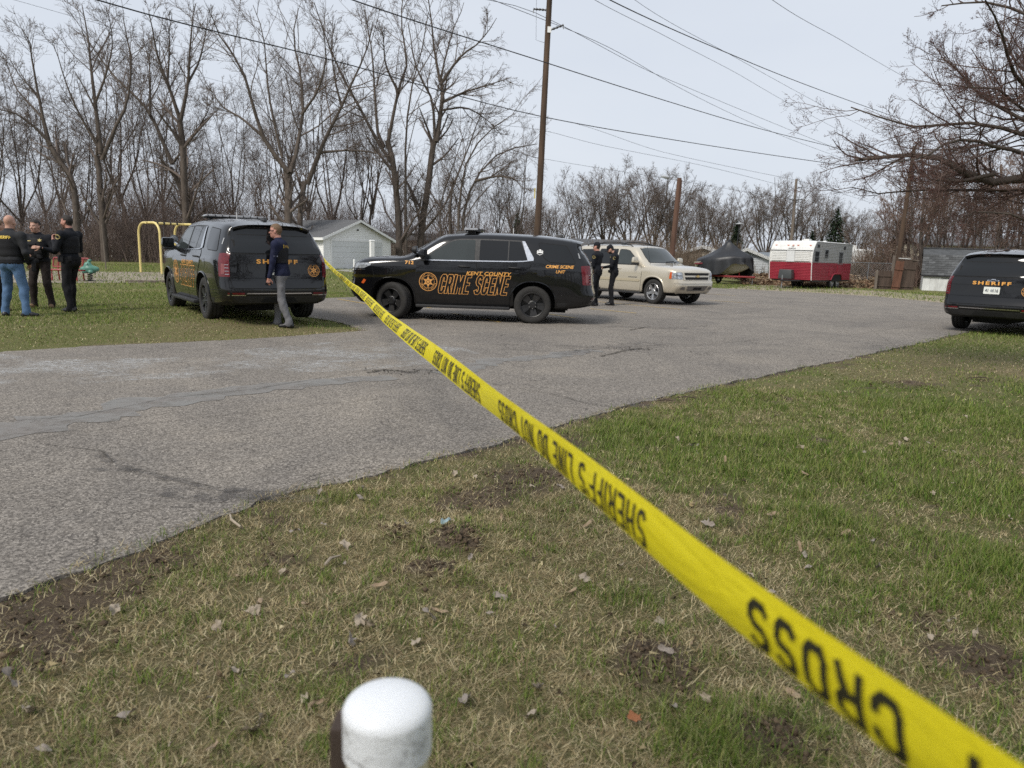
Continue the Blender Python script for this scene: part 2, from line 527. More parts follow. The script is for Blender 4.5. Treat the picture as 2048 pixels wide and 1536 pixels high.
vs_ = m.n.new('ShaderNodeVectorMath'); vs_.operation = 'SCALE'; vs_.inputs['Scale'].default_value = .9; m.l.new(nz.outputs['Color'], vs_.inputs[0]); m.l.new(vs_.outputs[0], vm.inputs[1])
ck = m.math('MULTIPLY', m.ramp(cv, [(.0, 1.0), (.0075, 0.0)]), m.ramp(m.noise(.8, 3), [(.46, 0.0), (.58, .8)]))
agg = m.mix(ck, agg, (.045, .040, .036))
m.set(color=agg, rough=.88, spec=.25).bump(m.math('SUBTRACT', mixv, ck), .5, .006)
asphalt_mat = m.m
asphalt = tag(flat_poly('asphalt_lot', asph, .012, asphalt_mat, skirt=.06), kind='structure')

def road_sheet(name, outline, z, mat):
    o = flat_poly(name, outline, z, mat)
    o.parent = asphalt
    return o
def ribbon(path, w, seed, zig=0.35, step=.12):
    """uneven strip outline along a polyline; w scalar or list"""
    rnd = random.Random(seed)
    pts = []
    L = [0]
    for i in range(len(path) - 1):
        a, b = Vector(path[i]), Vector(path[i + 1])
        k = max(2, int((b - a).length / step))
        for j in range(k): pts.append((a.lerp(b, j / k), (i + j / k) / (len(path) - 1)))
    pts.append((Vector(path[-1]), 1.0))
    lft, rgt = [], []
    drift = 0
    for i, (p, t) in enumerate(pts):
        q, o = pts[min(i + 1, len(pts) - 1)][0], pts[max(i - 1, 0)][0]
        d = (q - o).normalized(); n = Vector((-d.y, d.x))
        drift = drift * .85 + rnd.uniform(-1, 1) * zig * .25
        ww = (w if not callable(w) else w(t))
        off = drift * ww * 2
        lft.append(p + n * (ww * (.5 + rnd.uniform(-.3, .4) * zig) + off))
        rgt.append(p - n * (ww * (.5 + rnd.uniform(-.3, .4) * zig) - off))
    return lft + rgt[::-1]
m = Mat('sealed tar strip')
n1 = m.noise(130, 4, .8); n2 = m.noise(2.2, 5, .7, dist=1)
c = m.mix(m.ramp(n2, [(.35, 0.0), (.65, 1.0)]), m.ramp(n1, [(.3, (.165, .152, .141)), (.7, (.275, .255, .236))]), m.ramp(n1, [(.3, (.185, .184, .178)), (.75, (.285, .280, .266))]))
m.set(color=c, rough=.78, spec=.3, alpha=m.ramp(m.noise(4, 7, .8, dist=.8), [(.30, 0.15), (.52, .85)])).bump(n1, .5, .005)
tar_mat = m.m
m = Mat('crack dirt')
m.set(color=m.ramp(m.noise(50, 5, .8), [(.3, (.028, .025, .022)), (.75, (.10, .09, .075))]), rough=.95, spec=.1, alpha=m.ramp(m.noise(9, 6, .8), [(.36, 0.0), (.56, .75)]))
crack_mat = m.m
m = Mat('damp stain')
m.set(color=m.ramp(m.noise(110, 4, .8), [(.3, (.065, .060, .058)), (.7, (.15, .14, .133))]), rough=.75, spec=.35, alpha=m.ramp(m.noise(5, 7, .8, dist=1.0), [(.42, 0.0), (.68, .5)]))
stain_mat = m.m
def W(px, py): return g2(px, py)
road_sheet('tar_strip', ribbon([W(-60, 872), W(60, 862), (W(250, 822)), W(420, 795), W(640, 765), W(770, 752)], lambda t: .62 - .28 * t, 2, .5, .1), .016, tar_mat)
road_sheet('tar_strip', ribbon([W(870, 748), W(960, 735), W(1110, 712), W(1190, 702)], lambda t: .40 - .05 * t, 4, .5, .1), .016, tar_mat)
road_sheet('tar_strip', ribbon([W(1120, 712), W(1200, 696), W(1290, 690), W(1340, 688)], lambda t: .75 * math.sin(math.pi * min(.98, max(.06, t))) + .05, 5, .6, .08), .0165, stain_mat)
for k, (pts, w) in enumerate((
        ([W(195, 905), W(230, 935), W(330, 962), W(430, 985), W(545, 994)], .045), ([W(555, 993), W(610, 968), W(650, 955)], .05), ([W(90, 892), W(200, 905)], .015),
        ([W(735, 748), W(770, 742), W(830, 748)], .12), ([W(-40, 850), W(160, 836), W(330, 800), W(520, 780), W(760, 738)], .018), ([W(60, 884), W(260, 855), W(520, 825), W(760, 800)], .014),
        ([W(430, 858), W(490, 835), W(560, 822)], .014), ([W(980, 770), W(1100, 790), W(1180, 812), W(1270, 818)], .022), ([W(1000, 700), W(1120, 706), W(1200, 700), W(1350, 690)], .03), ([W(1200, 715), W(1260, 700), W(1300, 698)], .10),
        ([W(1130, 645), W(1230, 652), W(1300, 660), W(1420, 652)], .03), ([W(1260, 662), W(1300, 655)], .10), ([W(1400, 690), W(1560, 680), W(1700, 672), W(1850, 650)], .02), ([W(1460, 640), W(1600, 632), W(1760, 640), W(1880, 652)], .02),
        ([W(1690, 640), W(1740, 660), W(1800, 700)], .014), ([W(480, 790), W(640, 752), W(720, 735)], .012), ([W(520, 680), W(560, 690), W(620, 694)], .015), ([W(1500, 610), W(1650, 618), W(1830, 612)], .03), ([W(1300, 640), W(1480, 628), W(1600, 612)], .02))):
    road_sheet('crack', ribbon(pts, w * (1.7 if k < 2 else .55), 30 + k, .6, .06), .0175 + .0007 * k, stain_mat if k < 2 else crack_mat)
    if k < 2: road_sheet('crack', ribbon(pts, w * .30, 80 + k, .9, .05), .035 + .001 * k, crack_mat)
for k, (px, py, rx, ry) in enumerate(((800, 746, .42, .16), (868, 744, .30, .12), (1262, 700, .30, .10), (70, 862, .35, .12), (430, 990, .5, .10), (250, 945, .3, .06), (1285, 815, .16, .10), (470, 1000, .45, .07), (1280, 656, .9, .20), (560, 1000, .25, .05))):
    c0 = W(px, py)
    pts = [c0 + Vector((rx * math.cos(a) * (1 + .3 * math.sin(3 * a + k)), ry * math.sin(a))) for a in np.linspace(0, 2 * math.pi, 26)[:-1]]
    road_sheet('stain', jag(pts, .05, .06, 60 + k), .0147 + .0004 * k, stain_mat)
# loose dark crumbs in the pot holes
rnd = random.Random(8)
mb = MB()
for px, py, sx, sy, n in ((800, 746, .30, .08, 34), (865, 745, .25, .08, 16), (1262, 700, .30, .08, 24)):
    c0 = W(px, py)
    for i in range(n):
        s = rnd.uniform(.005, .015)
        mb.box((c0.x + rnd.gauss(0, sx), c0.y + rnd.gauss(0, sy), .018 + s * .4), (s * 1.5, s, s * .8), rz=rnd.uniform(0, 6))
o = mb.build('crumbled_asphalt', crack_mat, asphalt, 0); o['kind'] = 'stuff'
# pale scuffs of salt and chalk by the far kerb line
m = Mat('chalky scuff')
al = m.math('MULTIPLY', m.ramp(m.noise(16, 7, .85, dist=1.5, vec=m.mapped((.5, 1.6, 1), (0, 0, R(10)))), [(.48, 0.0), (.62, .95)]), m.ramp(m.noise(1.1, 3), [(.42, 0.0), (.58, 1.0)]))
m.set(color=(.55, .56, .56), rough=.9, alpha=al)
scuff_mat = m.m
road_sheet('chalk_scuff', jag([W(-40, 705), W(120, 722), W(330, 718), W(560, 694), W(720, 680), W(900, 690), W(1000, 720), W(700, 742), W(300, 760), W(-60, 790)], .4, .1, 71), .0142, scuff_mat)
# yellow stall lines
m = Mat('worn yellow paint')
al = m.ramp(m.noise(14, 6, .8), [(.36, 0.1), (.56, .9)])
m.set(color=m.ramp(m.noise(3, 4), [(.3, (.42, .27, .06)), (.7, (.55, .40, .14))]), rough=.8, alpha=al)
yellow_line = m.m
for k, (a, b) in enumerate((((676, 599), (757, 613)), ((905, 628), (1000, 646)), ((1040, 621), (1152, 637.5)), ((1180, 618.5), (1272, 627.5)), ((1196, 604.5), (1362, 620)), ((1225, 600), (1300, 606)), ((1405, 588), (1470, 592)), ((1420, 602), (1500, 607)), ((800, 606), (860, 617)))):
    A, B = W(*a), W(*b)
    d = (B - A).normalized(); n = Vector((-d.y, d.x)) * .055
    ln = road_sheet('stall_line', [A - n, B - n, B + n, A + n], .0185 + .0003 * k, yellow_line)

# --- sandy strip, pad and verge at the far side of the lot
m = Mat('sandy gravel')
m.set(color=m.ramp(m.noise(28, 6, .8), [(.28, (.16, .13, .10)), (.5, (.31, .265, .20)), (.75, (.47, .42, .34))]), rough=.95, spec=.15).bump(m.noise(60, 4, .8), .5, .02)
sand_mat = m.m
tag(flat_poly('sandy_verge', jag([W(1455, 578), W(1600, 584.5), W(1750, 593.5), W(1905, 608.5), W(2100, 622), W(2100, 602), W(1900, 594), W(1740, 581), W(1640, 577), W(1530, 570), W(1480, 574)], .5, .18, 17), .016, sand_mat), kind='structure')
m = Mat('playground chips')
vv = m.sep(m.voro(34, 'F1', 'Color'))[0]
m.set(color=m.ramp(vv, [(.05, (.12, .10, .08)), (.5, (.29, .25, .20)), (.95, (.46, .41, .34))]), rough=.95, spec=.15).bump(vv, .6, .03)
chips = tag(flat_poly('playground_chips', jag([W(-500, 566), W(0, 566), W(200, 566), W(360, 565), W(520, 563), W(520, 545), W(345, 545), W(100, 543), W(0, 543), W(-500, 541)], 1.0, .12, 23), .012, m.m), kind='structure')
m = Mat('concrete apron')
m.set(color=m.ramp(m.noise(5, 6, .7), [(.3, (.26, .25, .23)), (.7, (.42, .40, .37))]), rough=.9)
tag(flat_poly('concrete_apron', [W(668, 541), W(712, 545), W(800, 553), W(830, 549), W(780, 541.5), W(700, 537.5)], .013, m.m), kind='structure')
# leaf litter bank behind the trailer
# ------------------------------------------------------------------ bare trees
def tubes(P, Rr, sides):
    """P (m,n,3) polylines, Rr (m,n) radii -> verts, quads"""
    m, n, _ = P.shape
    T = np.gradient(P, axis=1); T /= np.maximum(np.linalg.norm(T, axis=2, keepdims=True), 1e-9)
    ref = np.where(np.abs(T[:, :1, 2:3]) < .9, np.array([0, 0, 1.0]), np.array([1.0, 0, 0]))
    U = np.cross(T, np.broadcast_to(ref, T.shape)); U /= np.maximum(np.linalg.norm(U, axis=2, keepdims=True), 1e-9)
    W_ = np.cross(T, U)
    a = np.arange(sides) * 2 * math.pi / sides
    V = P[:, :, None, :] + Rr[:, :, None, None] * (U[:, :, None, :] * np.cos(a)[None, None, :, None] + W_[:, :, None, :] * np.sin(a)[None, None, :, None])
    idx = np.arange(m * n * sides).reshape(m, n, sides)
    nx_ = np.roll(idx, -1, axis=2)
    Q = np.stack([idx[:, :-1], nx_[:, :-1], nx_[:, 1:], idx[:, 1:]], -1).reshape(-1, 4)
    return V.reshape(-1, 3), Q
def resample(pts, n, rng=None, wob=0.0):
    pts = np.array(pts, float)
    d = np.r_[0, np.cumsum(np.linalg.norm(np.diff(pts, axis=0), axis=1))]
    t = np.linspace(0, d[-1], n)
    out = np.stack([pchip(d + np.arange(len(d)) * 1e-6, pts[:, k], t) for k in range(3)], 1)
    if rng is not None and wob:
        out[1:] += np.cumsum(rng.normal(0, wob, (n - 1, 3)), 0) * np.linspace(0, 1, n - 1)[:, None]
    return out
def sprout(P, Rr, per, rng, t0=.25, ang=(25, 55), length=(.35, .6), n=6, up=.10, wob=.16, rmin=.006, rfac=(.35, .6), taper=.35, maxlen=9, bias=None, tpow=1.0):
    """children of every polyline"""
    m, npt, _ = P.shape
    k = m * per
    pi = np.repeat(np.arange(m), per)
    t = t0 + (1 - t0) * rng.random(k) ** tpow
    f = t * (npt - 1); i = np.minimum(f.astype(int), npt - 2); u = (f - i)[:, None]
    pos = P[pi, i] * (1 - u) + P[pi, i + 1] * u
    rad = Rr[pi, i] * (1 - u[:, 0]) + Rr[pi, i + 1] * u[:, 0]
    tan = P[pi, i + 1] - P[pi, i]; tan /= np.maximum(np.linalg.norm(tan, axis=1, keepdims=True), 1e-9)
    rv = rng.normal(size=(k, 3)); rv -= tan * (rv * tan).sum(1, keepdims=True); rv /= np.maximum(np.linalg.norm(rv, axis=1, keepdims=True), 1e-9)
    a = np.radians(rng.uniform(*ang, k))[:, None]
    d = tan * np.cos(a) + rv * np.sin(a)
    if bias is not None: d = d + np.array(bias)
    d /= np.linalg.norm(d, axis=1, keepdims=True)
    plen = np.linalg.norm(np.diff(P, axis=1), axis=2).sum(1)[pi]
    L = np.minimum(plen * rng.uniform(*length, k) * (1.05 - .55 * t), maxlen)
    C = np.zeros((k, n, 3)); C[:, 0] = pos
    st = (L / (n - 1))[:, None]
    for j in range(1, n):
        C[:, j] = C[:, j - 1] + d * st
        d = d + rng.normal(0, wob, (k, 3)) + np.array([0, 0, up])
        d /= np.linalg.norm(d, axis=1, keepdims=True)
    r0 = np.maximum(rad * rng.uniform(*rfac, k), rmin)
    RR = r0[:, None] * np.linspace(1, taper, n)[None]
    return C, np.maximum(RR, rmin * .55)
def bark(name, lo, hi, sc=6.0):
    m = Mat(name)
    v = m.mapped((1, 1, .25))
    m.set(color=m.ramp(m.noise(sc, 6, .75, vec=v), [(.3, lo), (.7, hi)]), rough=.95, spec=.12).bump(m.noise(sc * 3, 4, vec=v), .6, .03)
    return m.m
M_BARK = bark('grey bark', (.052, .042, .035), (.150, .124, .106))
M_TWIG = bark('fine twigs', (.100, .080, .070), (.195, .160, .140))
M_BARKD = bark('dark bark', (.052, .043, .037), (.138, .115, .099))
M_TWIGR = bark('reddish twigs', (.130, .088, .072), (.245, .175, .142))

def limbs_px(lst, Y, rng, dy=1.6):
    """hand-traced limbs given in photograph pixels, spread in depth about distance Y"""
    out = []
    for (r0, r1, pts) in lst:
        n = len(pts)
        off = rng.uniform(-dy, dy)
        P = [at(px, py, Y + off * (i / max(1, n - 1)) ** 1.2) for i, (px, py) in enumerate(pts)]
        out.append((np.array([tuple(p) for p in P]), r0, r1))
    return out
def generic_limbs(base, H, rng, spread=.35, nl=6, fork=.22, r0=.22, lean=(0, 0)):
    base = np.array(base, float)
    fz = H * fork * rng.uniform(.8, 1.2)
    top = base + np.array([lean[0] * fz, lean[1] * fz, fz])
    L = [(np.array([base - np.array([0, 0, .3]), base + (top - base) * .5 + rng.normal(0, .03 * H * .3, 3) * [1, 1, 0], top]), r0, r0 * .8)]
    for k in range(nl):
        a = 2 * math.pi * (k + rng.uniform(-.3, .3)) / nl
        sp = H * spread * rng.uniform(.35, 1.0)
        hh = H * rng.uniform(.72, 1.0) if k else H
        if k == 0: sp *= .3
        o = np.array([math.cos(a), math.sin(a), 0])
        st = base + (top - base) * rng.uniform(.75, 1.0)
        e = base + o * sp + np.array([lean[0] * hh, lean[1] * hh, hh])
        m1 = st * .62 + e * .38 + o * sp * .12 + np.array([0, 0, -.02 * H]) + rng.normal(0, .02 * H, 3)
        m2 = st * .28 + e * .72 + rng.normal(0, .02 * H, 3)
        L.append((np.array([st, m1, m2, e]), r0 * rng.uniform(.45, .62), .02))
    return L
def tree_mesh(limbs, rng, per=(9, 7, 5), seg=(9, 6, 4, 2), up=(.07, .07, .05), ln=((.30, .55), (.32, .6), (.35, .7)), rmin=(.016, .010, .0075), t0=(.22, .2, .15), wob=(.10, .16, .2), ang=((24, 55), (25, 58), (25, 60)), maxlen=(6, 3, 1.5), keep_trunk=True, trunk_skip=0):
    """(trunk verts, quads), (crown verts, quads)"""
    P0 = np.stack([resample(l[0], seg[0], rng, .05) for l in limbs])
    R0 = np.stack([l[1] + (l[2] - l[1]) * np.linspace(0, 1, seg[0]) ** .8 for l in limbs])
    tv, tq = tubes(P0, R0, 7)
    Pc, Rc = P0[trunk_skip:], R0[trunk_skip:]
    vs, qs, off = [], [], 0
    lev = []
    for k, pr in enumerate(per):
        C, RR = sprout(Pc, Rc, pr, rng, t0[k], ang[k], ln[k], seg[k + 1], up[k], wob[k], rmin[k], maxlen=maxlen[k])
        v, q = tubes(C, RR, 5 if k == 0 else 3)
        vs.append(v); qs.append(q + off); off += len(v)
        lev.append((C, RR))
        if k == 0:                                     # twigs leave the main limbs' ends as well
            Pc, Rc = C, RR
        else:
            Pc, Rc = C, RR
    return (tv, tq), (np.concatenate(vs), np.concatenate(qs)), lev
def put_tree(name, base, tr, cr, label, group, mats=(None, None), cat='tree'):
    root = empty(name, base, 0, label, cat, group)
    b = np.array(base)
    t = link('trunk', mesh_np('trunk', tr[0] - b, tr[1], True), mats[0] or M_BARK, root)
    c = link('crown', mesh_np('crown', cr[0] - b, cr[1], True), mats[1] or M_TWIG, root)
    return root

# ---- the row of tall trees behind the playground and garage, traced limb by limb
WY = 58.0
def base_of(px, Y): 
    d = ray(px, 500); t = Y / d.y
    return (d.x * t, Y, 0.0)
def root_pt(px, Y, fr):
    """pixel row of the ground at distance Y below pixel px"""
    lo, hi = 300.0, 900.0
    for _ in range(40):
        mid = (lo + hi) / 2
        if at(px, mid, Y).z > 0: lo = mid
        else: hi = mid
    return lo
TALL = [
    ('row_tree', 'tall forked bare tree over the left end of the swing set', 56, [
        (.30, .20, [(212, 540), (205, 427), (202, 308)]), (.20, .03, [(202, 308), (191, 205), (185, 137), (181, 85), (170, 20)]), (.17, .03, [(204, 320), (239, 236), (253, 212), (263, 113), (250, 40)]), (.12, .02, [(200, 300), (160, 230), (130, 160), (110, 90)]), (.10, .02, [(191, 205), (215, 140), (225, 70), (215, 15)])]),
    ('row_tree', 'tall bare tree with a high narrow fork, behind the swing set', 57, [
        (.30, .22, [(370, 540), (372, 427), (366, 308), (359, 236)]), (.16, .03, [(359, 236), (335, 164), (312, 95), (300, 30)]), (.16, .03, [(361, 240), (372, 190), (376, 160), (379, 68), (385, 5)]), (.10, .02, [(376, 165), (400, 120), (415, 60), (420, 20)]), (.09, .02, [(335, 164), (340, 90), (345, 30)])]),
    ('row_tree', 'bare tree slanting left across the playground sky', 59, [
        (.28, .18, [(385, 540), (372, 400), (345, 328)]), (.18, .03, [(345, 328), (294, 219), (239, 164), (205, 125), (165, 60)]), (.12, .02, [(300, 232), (300, 150), (285, 80)]), (.10, .02, [(345, 328), (400, 250), (430, 190)])]),
    ('row_tree', 'bare tree with a long left-leaning trunk at the wood edge', 55, [
        (.28, .18, [(160, 540), (147, 376), (103, 290)]), (.14, .03, [(103, 290), (68, 253), (30, 230), (-20, 220)]), (.15, .03, [(100, 292), (85, 230), (70, 150), (60, 90), (45, 60)]), (.10, .02, [(88, 240), (30, 170), (5, 110)])]),
    ('row_tree', 'broad bare tree with many rising limbs, left of the garage', 54, [
        (.33, .26, [(575, 540), (578, 440), (578, 345)]), (.20, .03, [(578, 345), (526, 273), (506, 205), (488, 137), (440, 60), (425, 20)]), (.18, .03, [(580, 345), (588, 325), (598, 273), (605, 222), (595, 137), (581, 68), (590, 20)]), (.12, .02, [(565, 315), (547, 240), (533, 164), (520, 60), (500, 10)]), (.12, .02, [(526, 273), (480, 235), (445, 215), (410, 160)]), (.11, .02, [(603, 230), (640, 170), (650, 100), (640, 40)])]),
    ('row_tree', 'bare tree with one long limb leaning right, above the garage', 56, [
        (.24, .20, [(598, 540), (602, 430), (615, 369)]), (.20, .03, [(615, 369), (649, 280), (683, 212), (700, 171), (735, 90), (745, 40)]), (.12, .02, [(640, 305), (700, 300), (745, 305), (770, 310)]), (.10, .02, [(683, 212), (668, 150), (660, 90), (665, 40)])]),
    ('row_tree', 'close pair of tall bare trunks rising behind the garage gable', 60, [
        (.30, .22, [(800, 560), (798, 478), (791, 342), (777, 280)]), (.16, .03, [(777, 280), (798, 178), (815, 123), (805, 34), (812, -20)]), (.17, .03, [(786, 330), (753, 280), (722, 222), (678, 143), (644, 55), (630, 10)]), (.15, .03, [(768, 295), (757, 273), (750, 191), (746, 103), (733, 20)]), (.16, .03, [(812, 550), (811, 342), (811, 273), (818, 191), (839, 103), (850, 30)]), (.12, .02, [(797, 185), (770, 120), (765, 50)])]),
    ('row_tree', 'bare tree with a wide right-hand limb beside the utility pole', 61, [
        (.33, .24, [(838, 560), (842, 478), (856, 376), (873, 284)]), (.22, .13, [(873, 284), (883, 205), (880, 164)]), (.14, .03, [(870, 284), (866, 212), (839, 150), (825, 113), (812, 40)]), (.13, .03, [(880, 164), (866, 85), (859, 34), (850, -20)]), (.13, .02, [(883, 205), (928, 185), (979, 167), (1023, 150)]), (.14, .02, [(881, 170), (921, 113), (962, 82), (992, 38)]), (.10, .02, [(880, 164), (895, 100), (915, 40), (930, 5)]), (.10, .02, [(885, 220), (930, 215), (985, 245), (1010, 270)])]),
    ('row_tree', 'arching many-stemmed bare tree between garage and utility pole', 60, [
        (.17, .03, [(915, 560), (917, 444), (928, 342), (962, 273), (982, 253), (1030, 222)]), (.18, .03, [(922, 560), (928, 427), (955, 349), (1003, 301), (1071, 284)]), (.15, .03, [(900, 560), (900, 393), (917, 342), (934, 290), (948, 239), (962, 205)]), (.13, .02, [(950, 362), (1000, 352), (1030, 360), (1051, 385)]), (.12, .02, [(890, 560), (880, 420), (905, 330), (925, 260)])]),
]
tr_rng = np.random.default_rng(7)
for nm, lab, Y, lst in TALL:
    lb = limbs_px(lst, Y, tr_rng, 2.2)
    # root the first limbs in the ground
    tr, cr, lev = tree_mesh(lb, tr_rng, per=(11, 7, 5), rmin=(.022, .013, .010))
    b = base_of(lst[0][2][0][0], Y)
    put_tree(nm, (lb[0][0][0][0], Y, 0.0), tr, cr, lab, 'tall bare trees behind the playground')

# ---- variants for the trees further back; copies share their mesh
def variant(H, seed, **k):
    rng = np.random.default_rng(seed)
    gl = {a: k.pop(a) for a in list(k) if a in ('spread', 'nl', 'fork', 'r0', 'lean')}
    tr, cr, lev = tree_mesh(generic_limbs((0, 0, 0), H, rng, **gl), rng, trunk_skip=1, **k)
    return mesh_np('trunk', *tr, True), mesh_np('crown', *cr, True)
VAR_T = [variant(17, 100 + i, spread=.22, nl=6, fork=.28, r0=.16, per=(9, 8, 6), rmin=(.017, .011, .009)) for i in range(3)]
VAR_M = [variant(11, 200 + i, spread=.44, nl=9, fork=.15, r0=.20, per=(10, 8, 7), up=(.12, .13, .12), rmin=(.017, .011, .009), t0=(.2, .2, .1)) for i in range(2)]
for tv, cv in VAR_T + VAR_M:
    tv.materials.append(M_BARKD); cv.materials.append(M_TWIG)
VAR_R = [variant(9, 300 + i, spread=.36, nl=7, fork=.15, r0=.16, per=(9, 8, 6), up=(.10, .08, .05), rmin=(.02, .014, .011)) for i in range(2)]
for tv, cv in VAR_R:
    tv.materials.append(M_BARKD); cv.materials.append(M_TWIGR)
def plant(var, px, Y, H, H0, label, group, rz, name='bare_tree', sxy=1.0):
    b = base_of(px, Y)
    root = empty(name, b, rz, label, 'tree', group)
    s = H / H0
    root.scale = (s * sxy, s * sxy, s)
    for nm, me in (('trunk', var[0]), ('crown', var[1])):
        o = bpy.data.objects.new(nm, me); COL.objects.link(o); o.parent = root
    return root
rnd = random.Random(11)
# second rank of the wood
for k in range(30):
    px = -150 + k * 41 + rnd.uniform(-14, 14)
    Y = rnd.uniform(64, 92)
    plant(VAR_T[k % 3], px, Y, rnd.uniform(12, 19) if px < 760 else rnd.uniform(9, 13), 17, 'slender bare tree in the wood behind the playground', 'trees of the wood behind the playground', rnd.uniform(0, 6.28), 'wood_tree', rnd.uniform(.8, 1.25))
# rank behind the lot, to the right of the pole
MAPLES = [(1118, 96, 395, 0, 'just right of the tall utility pole'), (1162, 92, 352, 0, 'above the tail of the CRIME SCENE vehicle'), (1212, 94, 336, 1, 'above the two capped officers'), (1262, 90, 345, 2, 'over the roof of the champagne SUV'), (1306, 96, 328, 0, 'over the champagne hood, left of the lamp pole'),
          (1340, 92, 360, 1, 'right behind the rusty lamp pole'), (1408, 88, 388, 2, 'over the left edge of the covered boat'), (1440, 94, 380, 0, 'over the peak of the covered boat'), (1532, 86, 352, 1, 'left of the distant grid pole'), (1592, 92, 365, 2, 'right behind the distant grid pole'), (1640, 96, 392, 0, 'between the grid pole and the tall spruce'),
          (1690, 100, 410, 1, 'just right of the tall spruce'), (1720, 96, 430, 2, 'above the white trailer'), (1765, 90, 425, 0, 'left of the leaning pole'), (1075, 100, 400, 1, 'straight behind the utility pole'), (1370, 105, 400, 0, 'right of the rusty lamp pole, set far back'), (1480, 110, 410, 2, 'behind the black lamp post'), (1035, 95, 390, 2, 'around the dark spruce by the utility pole'),
          (1810, 100, 420, 1, 'right behind the leaning pole'), (1900, 96, 430, 2, 'far behind the shed roof'), (1970, 100, 410, 0, 'behind the long tan building')]
for px, Y, top, v, where in MAPLES:
    H = at(px, top, Y).z
    plant(VAR_M[v % 2], px, Y, H, 11, 'round-crowned bare tree ' + where, 'bare trees beyond the lot', rnd.uniform(0, 6.28), 'maple_tree', rnd.uniform(.9, 1.15))
# vine-hung thicket trees behind the shed
for px, Y, top in ((1850, 47, 300), (1885, 50, 330), (1822, 52, 350), (1925, 54, 330), (1965, 50, 360), (2010, 55, 330), (2040, 52, 300), (1790, 55, 390), (2090, 54, 320)):
    H = at(px, top, Y).z
    plant(VAR_R[rnd.randrange(2)], px, Y, H, 9, 'tangled reddish thicket tree behind the dark shed', 'thicket trees behind the shed', rnd.uniform(0, 6.28), 'thicket_tree', rnd.uniform(.8, 1.1))
# trees behind the photographer: seen only as reflections in glass and paint
for x, y, H, v in ((-4, -8, 13, 1), (4.5, -9, 14, 2), (12, -9, 13, 0), (-12, -8, 13, 2), (-14, -16, 15, 0), (-6, -22, 17, 1), (2, -18, 13, 2), (9, -24, 18, 0), (16, -17, 14, 1), (24, -22, 16, 2), (-24, -20, 16, 1), (32, -14, 14, 0), (-33, -12, 15, 2), (5, -34, 18, 1), (-10, -38, 19, 2), (20, -36, 18, 0)):
    r_ = plant(VAR_T[v], 1024, 10, H, 17, 'bare street tree standing on the lawn behind the photographer', 'trees behind the photographer', rnd.uniform(0, 6), 'street_tree', 1.3)
    r_.location = (x, y, 0)

# ---- brush: too many stems to count
def brush(name, label, regions, seed, mat, h=(2, 5), sub=4):
    rng = np.random.default_rng(seed)
    Pb = []
    for (x0, x1, y0, y1, n, hh) in regions:
        b = np.stack([rng.uniform(x0, x1, n), rng.uniform(y0, y1, n), np.zeros(n) - .05], 1)
        d = np.stack([rng.normal(0, .22, n), rng.normal(0, .22, n), np.ones(n)], 1); d /= np.linalg.norm(d, axis=1, keepdims=True)
        L = rng.uniform(hh[0], hh[1], n) * rng.uniform(.55, 1, n) * (.25 + 1.6 * fbm(b[:, 0] * .16, b[:, 1] * .10, seed, 3) ** 1.3)
        C = np.zeros((n, 5, 3)); C[:, 0] = b
        for j in range(1, 5):
            C[:, j] = C[:, j - 1] + d * (L / 4)[:, None]
            d = d + rng.normal(0, .14, (n, 3)); d[:, 2] = np.abs(d[:, 2]) + .15; d /= np.linalg.norm(d, axis=1, keepdims=True)
        Pb.append(C)
    P0 = np.concatenate(Pb)
    R0 = np.repeat(np.linspace(1, .3, 5)[None], len(P0), 0) * rng.uniform(.010, .030, len(P0))[:, None]
    v0, q0 = tubes(P0, R0, 3)
    C, RR = sprout(P0, R0, sub, rng, .2, (22, 60), (.3, .6), 2, .05, .2, .010)
    v1, q1 = tubes(C, RR, 3)
    me = mesh_np(name, np.concatenate([v0, v1]), np.concatenate([q0, q1 + len(v0)]), True)
    o = link(name, me, mat)
    return tag(o, label, 'brush', None, 'stuff')
def xr(px, Y): return base_of(px, Y)[0]
brush('wood_undergrowth', 'grey brown undergrowth filling the wood behind the playground', [(xr(-120, 70), xr(700, 70), 60, 84, 4000, (4.5, 11)), (xr(-100, 60), xr(520, 60), 56.5, 61, 1500, (1.5, 5)), (xr(600, 72), xr(1080, 72), 64, 88, 1800, (3.5, 8.5)), (xr(560, 60), xr(660, 60), 56, 64, 300, (2, 5.5))], 5, bark('undergrowth stems', (.105, .080, .070), (.21, .163, .140)))
brush('lot_brush', 'tan brush and reeds lining the fence beyond the lot', [(xr(1040, 66), xr(1540, 66), 60, 72, 2600, (1.2, 3.6)), (xr(1280, 54), xr(1420, 54), 52, 56, 700, (1, 2.3)), (xr(1690, 56), xr(1830, 56), 52, 62, 1200, (1, 3.2))], 6, bark('dry reed stems', (.11, .080, .060), (.22, .17, .125)))
brush('added_rear_brush', 'unseen brush added behind the photographer to darken reflections', [(-45, 45, -40, -26, 1500, (4, 9))], 14, M_TWIG)  # added out of view; darkens what the black cars reflect
brush('shed_thicket', 'reddish vines and saplings tangled behind the shed', [(xr(1780, 50), xr(2120, 50), 46, 56, 1400, (1.5, 5.5))], 9, M_TWIGR)

